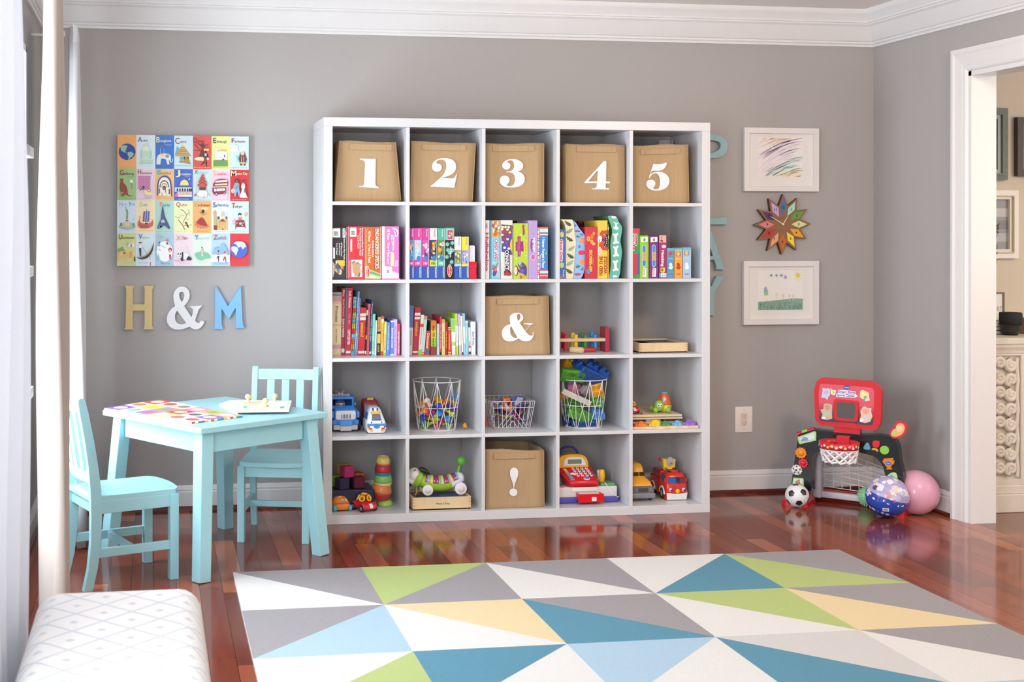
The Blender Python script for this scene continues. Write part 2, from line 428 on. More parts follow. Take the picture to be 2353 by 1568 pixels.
def make_chair(label):
    t = thing('kids_chair', label, 'chair', 'light blue chairs at the play table')
    hw = .137
    for s in (-1, 1):
        m = M(); beam(m, (s*hw, -.148, 0), (s*hw, -.148, .322), .03, .034, AQ); m.build('leg', t, .002)
        prof = [(.186, 0), (.168, .08), (.158, .17), (.155, .27), (.158, .36), (.168, .45), (.184, .55), (.204, .65), (.212, .69)]
        dep = [.034, .036, .038, .042, .042, .038, .036, .034, .03]
        rings = [[(s*hw-.013, y-d/2, z), (s*hw+.013, y-d/2, z), (s*hw+.013, y+d/2, z), (s*hw-.013, y+d/2, z)] for (y, z), d in zip(prof, dep)]
        for a_, dz_ in ((.8, .008), (.45, .013)):
            y = .2135; rings.append([(s*hw-.013, y-.015*a_, .69+dz_), (s*hw+.013, y-.015*a_, .69+dz_), (s*hw+.013, y+.015*a_, .69+dz_), (s*hw-.013, y+.015*a_, .69+dz_)])
        m = M(); m.loft(rings, AQ, False); m.build('rear_leg', t, .002)
    sp = [(-.145, .15), (-.145, -.12)] + [(p[0], p[1]) for p in bez((-.145, -.12), (-.16, -.165), (-.12, -.183), (0, -.188), 6)] + bez((0, -.188), (.12, -.183), (.16, -.165), (.145, -.12), 6) + [(.145, .15), (.122, .15), (.122, .175), (-.122, .175), (-.122, .15)]
    m = M(); m.prism(sp, .322, .34, AQ); m.build('seat', t, .004)
    m = M(); m.box((-hw+.01, -.158, .275), (hw-.01, -.142, .322), AQ)
    for s in (-1, 1): m.box((s*hw-.009, -.14, .275), (s*hw+.009, .15, .322), AQ)
    m.box((-hw+.01, .148, .275), (hw-.01, .163, .322), AQ); m.build('seat_frame', t, .002)
    for s in (-1, 1): M().box((s*hw-.008, -.14, .115), (s*hw+.008, .165, .148), AQ).build('stretcher', t, .002)
    M().box((-hw+.005, .0, .118), (hw-.005, .018, .144), AQ).build('stretcher', t, .002)
    def rail(z0, z1, ya, yb, nm):
        rings = []
        for i in range(9):
            x = -hw+.006+i*(2*hw-.012)/8; bow = .014*(1-((i-4)/4)**2)
            rings.append([(x, ya+bow-.008, z0), (x, ya+bow+.008, z0), (x, yb+bow+.008, z1), (x, yb+bow-.008, z1)])
        m = M(); m.loft(rings, AQ, False); m.build(nm, t, .002)
    rail(.645, .692, .2, .208, 'top_rail'); rail(.385, .425, .16, .166, 'back_rail')
    for i in (-1, 0, 1):
        b = .014*(1-(i/2)**2)
        m = M(); beam(m, (i*.066, .164+b, .42), (i*.066, .202+b, .65), .034, .012, AQ); m.build('slat', t, .0015)
    return t
ch = make_chair('light blue wooden chair at the table, its back to the curtains')
ch.location = (-.862, -1.125, 0); ch.rotation_euler = (0, 0, math.radians(111))
dup(ch, (-.2135, -.555, 0), math.radians(-14), 'light blue wooden chair behind the table, its back to the grey wall beside the shelf')

# ---------------------------------------------------------------- on the table
BP = [PZ(240, 938, TZ+.008), PZ(368, 918, TZ+.008), PZ(557, 955, TZ+.008), PZ(440, 970, TZ+.008)]
def bil(P, u, v): return P[0]*((1-u)*(1-v))+P[3]*(u*(1-v))+P[1]*((1-u)*v)+P[2]*(u*v)
bk = thing('board_book', 'open board book with bright picture squares on the light blue table', 'book', None, bil(BP, .5, .5)-V((0, 0, .008)))
pal = ['7d5ac0', 'f4e9d2', 'e2574c', 'f6efe2', 'f2d86a', 'fbf3ea', '7f8fd8', 'f08f6a', 'f9f5ef', 'd6df72', 'e2474a', 'f48db8', 'a9c9ec', 'f7f2ee', 'f3b36c', 'f6dfe4', '8b5fc4', 'd9b18f']
inn = ['f6ecd8', 'c8874d', 'fbeedd', '7bb6a0', 'efc24a', 'd9483f', 'c95fa0', '5f9fd8', '9a7f6a', 'f7f0dc', 'bfe0a8', 'f9e3a4', 'd9644f', '5b5f6b', '86b45a', 'cf4c4c', 'f5e08c', 'fff3e6']
for h in (0, 1):
    m = M(); u0, u1 = (0, .497) if h == 0 else (.503, 1)
    q = [bil(BP, *p) for p in ((u0, 0), (u1, 0), (u1, 1), (u0, 1))]
    m.hexa([p-V((0, 0, .0078)) for p in q]+q, 'f4efe9')
    for i in range(3):
        for j in range(3):
            a, b = u0+(u1-u0)*i/3, u0+(u1-u0)*(i+1)/3; c, d = j/3, (j+1)/3; k = (h*9+i*3+j)
            m.add([bil(BP, *p)+V((0, 0, .0003)) for p in ((a, c), (b, c), (b, d), (a, d))], [(0, 1, 2, 3)], pal[k % 18])
            m.add([bil(BP, a+(b-a)*(.5+.33*math.cos(t)), c+(d-c)*(.5+.3*math.sin(t)))+V((0, 0, .0006)) for t in [2*PI*x/16 for x in range(16)]], [tuple(range(16))], inn[k % 18])
    if h:
        for i in range(16):
            a, b = i/16, (i+1)/16; z0, z1 = V((0, 0, -.0074)), V((0, 0, -.001)); o = V((.0006, -.0003, 0))
            m.add([bil(BP, 1, a)+z0+o, bil(BP, 1, b)+z0+o, bil(BP, 1, b)+z1+o, bil(BP, 1, a)+z1+o], [(0, 1, 2, 3)], ['d9443f', 'f4f0ea', '4a9c78', '4a7ac8', 'f2c94f', 'f4f0ea'][i % 6])
    keep_build(m, 'page', bk)
def ztop(pts, z): return [PZ(u, v, z) for u, v in pts]
pz = thing('peg_puzzle', 'pale wooden peg puzzle lying on the far side of the light blue table', 'puzzle', None, PZ(600, 934, TZ))
def slab(m, pts, z0, z1, mm):
    p = ztop(pts, z1); n = len(p); b = [V((q.x, q.y, z0)) for q in p]
    m.add(p, [tuple(range(n))], mm); m.add(p+b, [(i, (i+1) % n, n+(i+1) % n, n+i) for i in range(n)], mm)
m = M(); slab(m, [(504, 928), (528, 920), (604, 920), (546, 946)], TZ+.0005, TZ+.009, 'f6f3ea'); keep_build(m, 'backing_board', pz)
m = M(); R4 = [(541, 944), (664, 942), (670, 920.5), (548, 920.5)]; slab(m, R4, TZ+.0092, TZ+.018, 'f3eee4')
Q = ztop(R4, TZ+.0183); G = lambda u, v, dz=0: Q[0]*((1-u)*(1-v))+Q[1]*(u*(1-v))+Q[2]*(u*v)+Q[3]*((1-u)*v)+V((0, 0, dz))
def gq(u0, v0, u1, v1, mm, dz): m.add([G(u0, v0, dz), G(u1, v0, dz), G(u1, v1, dz), G(u0, v1, dz)], [(0, 1, 2, 3)], mm)
for (a, b, c, d, mm, dz) in ((.04, .06, .96, .94, 'cfe4d0', 0), (.06, .1, .94, .9, 'fbf9f2', .0002), (.1, .55, .45, .85, 'f3dcae', .0004), (.3, .15, .62, .4, 'f6efc4', .0004), (.64, .5, .9, .85, 'eef2ea', .0004), (.12, .2, .2, .45, '8fd0a8', .0004), (.82, .15, .9, .35, '8aa9bd', .0004), (.5, .3, .6, .5, 'e9b06a', .0006)): gq(a, b, c, d, mm, dz)
keep_build(m, 'puzzle_board', pz)
noisy('pale_wood', 'e8cfa8', 'dcbd92', 12, .5, .05, .0005, 3, (6, 6, 1))
for u, v in ((570, 925.5), (610, 935), (631, 923.5)):
    b = PZ(u, v, TZ+.0185); m = M(TR(b.x, b.y, b.z))
    m.lathe([(.001, 0), (.0085, 0), (.0068, .004), (.0055, .011), (.006, .014), (.0105, .017), (.0128, .022), (.0128, .027), (.0105, .032), (.006, .0345), (.0005, .0352)], 'pale_wood', 16); keep_build(m, 'wooden_knob', pz, label='round pale wooden knob')

# ---------------------------------------------------------------- ottoman, curtains, ledges
mm_, nt, bs = newmat('lattice_fabric', 'f6f5f3', .9, .1)
tc = nd(nt, 'ShaderNodeTexCoord'); sp = nd(nt, 'ShaderNodeSeparateXYZ'); nt.links.new(tc.outputs['Object'], sp.inputs[0])
def mt(op, a, b_=None):
    n = nd(nt, 'ShaderNodeMath', operation=op)
    for i, q in enumerate((a, b_)):
        if q is None: continue
        if isinstance(q, (int, float)): n.inputs[i].default_value = q
        else: nt.links.new(q, n.inputs[i])
    return n.outputs[0]
hz = mt('SUBTRACT', sp.outputs[1], sp.outputs[2])
s1 = mt('ABSOLUTE', mt('SUBTRACT', mt('FRACT', mt('ADD', mt('MULTIPLY', sp.outputs[0], 8), mt('MULTIPLY', hz, 8))), .5))
s2 = mt('ABSOLUTE', mt('SUBTRACT', mt('FRACT', mt('SUBTRACT', mt('MULTIPLY', sp.outputs[0], 8), mt('MULTIPLY', hz, 8))), .5))
ln = mt('MAXIMUM', mt('LESS_THAN', s1, .04), mt('LESS_THAN', s2, .04))
dm = mt('MULTIPLY', mt('GREATER_THAN', s1, .41), mt('GREATER_THAN', s2, .41))
nt.links.new(mixcol(nt, mt('MULTIPLY', mt('MAXIMUM', ln, dm), .75), lin('f6f5f3'), lin('cdd2da')), bs.inputs['Base Color'])
ot = thing('ottoman', 'white lattice patterned upholstered ottoman beside the curtains', 'ottoman', None, (-.86, -3.45, 0))
m = M(); m.box((-.165, -.54, .14), (.225, .54, .45), 'lattice_fabric', .055, 5); m.build('cushion', ot)
for sx in (-.12, .18):
    for sy in (-.48, .48): m = M(); m.cyl((sx, sy, 0), (sx, sy, .15), .018, '4a3226', .026); m.build('leg', ot)
cm = bpy.data.materials.new('curtain_cloth'); cm.use_nodes = True; MATS['curtain_cloth'] = cm
def cloth(name, col, tcol, fac):
    c = bpy.data.materials.new(name); c.use_nodes = True; MATS[name] = c; nt = c.node_tree
    b = nt.nodes['Principled BSDF']; b.inputs['Base Color'].default_value = lin(col); b.inputs['Roughness'].default_value = .9; b.inputs['Specular IOR Level'].default_value = .1
    t = nd(nt, 'ShaderNodeBsdfTranslucent'); t.inputs[0].default_value = lin(tcol)
    mx = nd(nt, 'ShaderNodeMixShader'); mx.inputs[0].default_value = fac
    nt.links.new(b.outputs[0], mx.inputs[1]); nt.links.new(t.outputs[0], mx.inputs[2]); nt.links.new(mx.outputs[0], nt.nodes['Material Output'].inputs[0])
    n = noise(nt, coords(nt, (1, 1, .2)), 14, 2); bump(nt, b, n, .25, .01)
cloth('curtain_white', 'dcdcde', 'e0e0e4', .28); cloth('curtain_cream', 'c9beb6', 'd6c9bf', .15)  # cream cloth darkened: the middle curtain's shade is put into its colour
def curtain(label, xc, amp, ya, yb, zt, nf, mm, flare=0.0, lean=0.0):
    t = thing('curtain', label, 'curtain', 'white curtains on the window wall', (xc, (ya+yb)/2, 0))
    rings = []; n = nf*10
    for k in range(15):
        z = .012+(zt-.012)*k/14; q = k/14; r = []
        for i in range(n+1):
            f = i/n; y = ya+(yb-ya)*f
            a = amp*(.62+.38*(1-q)) * (1+.25*math.sin(f*9+2*q))
            x = xc+a*math.sin(2*PI*nf*f+.5*math.sin(3*q+f*4))+flare*(1-q)**2+lean*(q-.5)+.006*math.sin(7*q+f*5)
            r.append((x, y+.012*math.sin(4*q+6*f), z))
        rings.append(r)
    m = M(); m.loft(rings, mm, True, False, False); o = keep_build(m, 'panel', t)
    sd = o.modifiers.new('cloth_thickness', 'SOLIDIFY'); sd.thickness = .0015
    m = M(); r = rings[-1]; m.loft([[(x, y, z-.07) for x, y, z in r], [(x+.002, y, z-.035) for x, y, z in r], [(x, y, z+.002) for x, y, z in r]], mm, True, False, False); keep_build(m, 'heading', t)
curtain('bright white curtain at the left edge, nearest the ottoman', -1.075, .03, -3.75, -2.78, 2.16, 6, 'curtain_white', -.01, -.012)
curtain('cream lined curtain in the middle, hanging down to behind the ottoman', -1.064, .04, -2.22, -1.78, 2.16, 3, 'curtain_cream', .015, 0)
curtain('white curtain behind the left chair, nearest the grey wall', -1.075, .03, -.74, -.42, 2.15, 4, 'curtain_white', .01, -.015)
m = M(); m.cyl((-1.15, -3.9, 2.165), (-1.15, -.4, 2.165), .011, 'd9d6d2:s')
rd = thing('curtain_rod', 'white curtain rod along the top of the window wall', 'curtain rod', None, (-1.15, -2.1, 2.165)); keep_build(m, 'rod', rd)
for y in (-3.9, -.4): m = M(); m.sph((-1.15, y, 2.165), .02, 'd9d6d2:s'); keep_build(m, 'finial', rd)
for y in (-3.82, -.45): m = M(); m.box((XL+.001, y-.012, 2.145), (-1.14, y+.012, 2.155), 'd9d6d2:s'); keep_build(m, 'bracket', rd)
for i, (py, nm) in enumerate(((350, 'topmost'), (615, 'middle'), (885, 'lowest'))):
    z = 1.314+(526-py)/2936*4.42
    t = thing('picture_ledge', nm+' of three white ledges showing between the two nearer curtains', 'ledge', 'white ledges on the window wall', (XL, -1.84, z))
    M().box((.001, -.2, -.022), (.118, .22, 0), 'white_trim').build('shelf_board', t, .001); M().box((.106, -.2, 0), (.118, .22, .012), 'white_trim').build('lip', t, .001)
t = thing('potted_plant', 'small green leafy plant standing on the middle white ledge', 'plant', None, (-1.215, -1.78, 1.3145+(526-615)/2936*4.42))
M().lathe([(.001, 0), (.018, 0), (.022, .05), (.019, .05), (.016, .01), (.001, .01)], 'e8e2da').build('pot', t)
for i in range(7):
    a = i*.9; m = M(); h = .09+.02*(i % 3); m.loft([[(math.cos(a)*r-w*math.sin(a), math.sin(a)*r+w*math.cos(a), z), (math.cos(a)*r+w*math.sin(a), math.sin(a)*r-w*math.cos(a), z)] for r, z, w in ((.004, .03, .003), (.015, .03+h*.5, .009), (.03, .03+h*.85, .007), (.042, .03+h, .0006))], '5f8a4a', True, False, False); m.build('leaf', t)
# ---------------------------------------------------------------- wall decor
def art(m, K, y, items, lay=0):
    """flat painted shapes, outlines in crop pixels, stacked outward from the plane Y = y"""
    for i, it in enumerate(items):
        c, kind = it[0], it[1]; z = .0003+.00012*(i+lay)
        def P(pts): return [(q.x, q.z) for q in (PY(*K(a, b), y) for a, b in pts)]
        if kind == 'e': m.pl(P(ell(*it[2:6], n=18)), z, c)
        elif isinstance(kind, str): m.pl([P(p) for p in parse(kind, 4)], z, c)
        elif isinstance(kind, (int, float)):            # stroke
            n_ = it[2].split(); pts = [(float(n_[k]), float(n_[k+1])) for k in range(0, len(n_), 2)]
            for a, b in zip(pts, pts[1:]):
                dx, dy = b[0]-a[0], b[1]-a[1]; L = math.hypot(dx, dy) or 1; ox, oy = -dy/L*kind/2, dx/L*kind/2
                m.pl(P([(a[0]+ox, a[1]+oy), (b[0]+ox, b[1]+oy), (b[0]-ox, b[1]-oy), (a[0]-ox, a[1]-oy)]), z, c)
        else:                                           # ('word', (x, baseline, cap height, width))
            x, yb, h, w = kind[:4]; p0 = PY(*K(x, yb), y); p1 = PY(*K(x+w, yb), y); p2 = PY(*K(x, yb-h), y)
            m.text(it[2], p0.x, (p0.z+p2.z)/2, p2.z-p0.z, z, c, w=p1.x-p0.x, al='l', bold=kind[4] if len(kind) > 4 else .012)
YC = -.034
cv = thing('canvas_print', 'square canvas of bright picture tiles naming world cities, on the grey wall', 'wall art', None, (-.612, 0, 1.147))
C4 = [PY(270, 309.5, YC), PY(571.5, 314, YC), PY(571.5, 612, YC), PY(268.5, 611.5, YC)]
m = M(); m.hexa([V((p.x, -.002, p.z)) for p in C4]+list(C4), 'efece6'); keep_build(m, 'stretched_canvas', cv)
TC = ['efb277 dce9f2 4f7dcc cfe8ef dd6560 e7ee9c cfeaea', 'a9c98f ecd6e3 f3c98c 5a78cf cfe6ea f5d3de d2474c', 'd5e7f6 f3e6bf b5dcd2 eef3c4 f3b97c dfeaf7 cfe4da', 'd7de9f d9ecf5 b3cfe6 efdfe9 dff0e0 bcd8f0 d94a4f']
m = M(FR(0, YC, 0)); rf = [0, .2566, .499, .748, 1]
def cb(u, v):
    p = C4[0]*((1-u)*(1-v))+C4[1]*(u*(1-v))+C4[2]*(u*v)+C4[3]*((1-u)*v); return (p.x, p.z)
for r in range(4):
    for c, h in enumerate(TC[r].split()): m.pl([cb(c/7, rf[r]), cb((c+1)/7, rf[r]), cb((c+1)/7, rf[r+1]), cb(c/7, rf[r+1])], .0002, h+':m')
Z9 = 9.506
A1, A2, A3, A4 = crop(240, 300, Z9), crop(400, 300, Z9), crop(240, 455, Z9), crop(400, 455, Z9)
dk, br, gr, bl, wh, ye, rd_ = '3c3a4a', '7a3b38', '86b494', '2f4a9e', 'f4f1ea', 'f2dc7a', 'b8383f'
art(m, A1, YC, [
    ('2b3f9a', 'e', 495, 465, 186, 182), ('93c3a0', 'M345 345 L420 320 L505 335 L495 375 L465 400 L490 430 L440 440 L470 470 L500 490 L420 475 L365 440 Z'), ('93c3a0', 'M510 475 L580 460 L645 510 L620 565 L560 600 L535 645 L520 640 L530 570 L500 520 Z'),
    ('c98a55', (430, 165, 12, 80), 'A WORLD'), ('c98a55', (450, 215, 12, 35), 'OF'), ('c98a55', (440, 258, 12, 75), 'CITIES'), ('c98a55', (420, 780, 12, 120), 'A TO Z'),
    ('4b5b80', (725, 250, 110, 105), 'A'), ('4b5b80', (848, 235, 45, 98), 'gra'), ('b3d9c2', 'M780 640 L1060 640 L1060 730 L760 740 Z'), ('c6e4cf', 'M790 640 L790 560 L1040 560 L1045 640 Z'), ('bfe0c8', 'M830 560 L828 400 C835 320 880 290 920 255 C950 290 985 320 988 400 L985 560 Z'), ('d7ecd4', 'e', 905, 395, 70, 55), ('a9d5b8', 'M785 560 L790 450 L805 405 L822 450 L825 560 Z'), ('a9d5b8', 'M995 560 L998 460 L1015 405 L1032 460 L1035 560 Z'), ('a7c7e4', 'M790 610 L815 550 L845 610 Z M965 610 L990 550 L1020 610 Z'), ('a7c7e4', 'M800 735 L820 690 L845 735 Z M975 735 L995 690 L1020 735 Z'), ('b9cfe0', (705, 785, 16, 370), 'ride to the marble tomb'),
    ('f6ee9c', (1135, 260, 120, 75), 'B', ), ('f3efc0', (1220, 250, 52, 245), 'angkok'), ('d9e0f0', (1315, 322, 14, 150), 'THAILAND'), ('dfe3e2', 'M1135 740 C1130 600 1150 530 1220 510 C1290 495 1390 500 1430 530 C1470 560 1445 640 1455 680 C1475 690 1480 660 1478 620 L1495 625 C1500 690 1470 715 1440 690 C1420 650 1410 640 1405 640 L1420 740 L1375 745 L1345 640 C1310 610 1260 610 1235 620 L1220 745 Z'), ('6ba08a', 'M1325 575 C1340 510 1400 505 1415 550 C1420 600 1370 615 1325 575 Z'), ('f3c9a0', 'M1200 560 L1215 510 L1305 510 L1320 560 Z'), ('8e3b45', 8, '1220 380 1310 380'), ('d9e0f0', 6, '1225 385 1225 500'), ('d9e0f0', 6, '1300 385 1300 500'), ('b56a58', 'M1225 375 L1260 330 L1305 375 Z'), ('3b5fae', (1140, 800, 16, 330), 'ride on a royal elephant'),
    ('8a3a30', (335, 975, 115, 85), 'G'), ('8a3a30', (420, 965, 55, 225), 'eelong'), ('5f8f55', (495, 1020, 13, 145), 'AUSTRALIA'), ('8f4433', 'M340 1045 L372 1065 L410 1042 C412 1080 405 1110 410 1140 C470 1190 510 1250 508 1330 C505 1380 520 1410 545 1420 L645 1430 L560 1440 L505 1425 L470 1400 L435 1405 L440 1438 L330 1437 L385 1420 L362 1390 C355 1330 325 1230 338 1190 C352 1140 355 1090 340 1045 Z'), ('e08a4a', 'M362 1340 L412 1345 C410 1380 390 1395 362 1375 Z'), ('eef0ea', 'e', 590, 1112, 38, 34), ('8f4433', 10, '598 1150 598 1275'), ('8fb077', (355, 1490, 16, 280), 'hop with a kangaroo'),
    ('99304a', (730, 955, 105, 75), 'H'), ('99304a', (815, 948, 45, 225), 'avana'), ('c987b4', 'M735 1010 L1005 1010 L995 1285 L740 1285 Z'), ('b86aa2', 10, '728 1003 1010 1003'), ('b470a6', 6, '740 1080 1000 1080'), ('b470a6', 6, '740 1140 1000 1140')]+[('bb76a8', 5, f'{x} 1010 {x} 1280') for x in (770, 810, 850, 890, 930, 970)]+[('5a3f4c', 'e', 790, 1270, 22, 38), ('f0d9c4', 'e', 790, 1262, 12, 20), ('5a3f4c', 'e', 852, 1250, 26, 44), ('f2e3a0', 'M860 1310 C930 1290 1020 1340 1085 1390 C1030 1420 930 1440 890 1400 Z'), ('c06a5a', 'e', 970, 1310, 42, 34), ('f3e3d0', 'e', 970, 1310, 26, 20), ('c9b7e0', 'M845 1450 L1085 1450 L990 1485 Z'), ('c79fd0', (755, 1500, 16, 240), 'dance to the band'),
    ('6fb6b8', (1155, 965, 110, 62), 'I'), ('5a86a0', (1225, 955, 50, 225), 'stanbul'), ('3b4f92', 'M1150 1420 L1155 1180 C1165 1050 1240 985 1310 985 C1390 985 1460 1050 1465 1190 L1475 1450 L1450 1430 L1435 1190 C1430 1080 1380 1020 1310 1020 C1240 1020 1190 1080 1182 1190 L1178 1420 Z'), ('f2ead8', 'M1180 1420 L1182 1190 C1190 1080 1240 1020 1310 1020 C1380 1020 1430 1080 1435 1190 L1450 1430 Z'), ('4d5160', 'M1200 1250 C1205 1140 1250 1090 1305 1085 C1370 1090 1410 1140 1415 1250 L1395 1250 C1388 1160 1355 1115 1305 1112 C1255 1115 1225 1160 1222 1250 Z'), ('c98f6a', 'M1235 1250 C1240 1180 1270 1150 1305 1148 C1350 1150 1375 1190 1378 1250 L1360 1250 C1355 1200 1335 1175 1305 1172 C1275 1175 1258 1200 1255 1250 Z'), ('55606e', 'e', 1305, 1255, 40, 50), ('b0413f', 'M1185 1270 L1215 1270 L1215 1380 L1190 1380 Z'), ('8f3438', 'M1400 1290 L1428 1270 L1432 1400 L1402 1390 Z'), ('c95a50', 'M1320 1290 L1345 1290 L1345 1360 L1325 1360 Z'), (dk, 10, '1258 1355 1255 1430'), ('3f7f63', 10, '1355 1360 1352 1420'), ('d98f4f', (1145, 1487, 16, 340), 'get lost in the Grand Bazaar')])
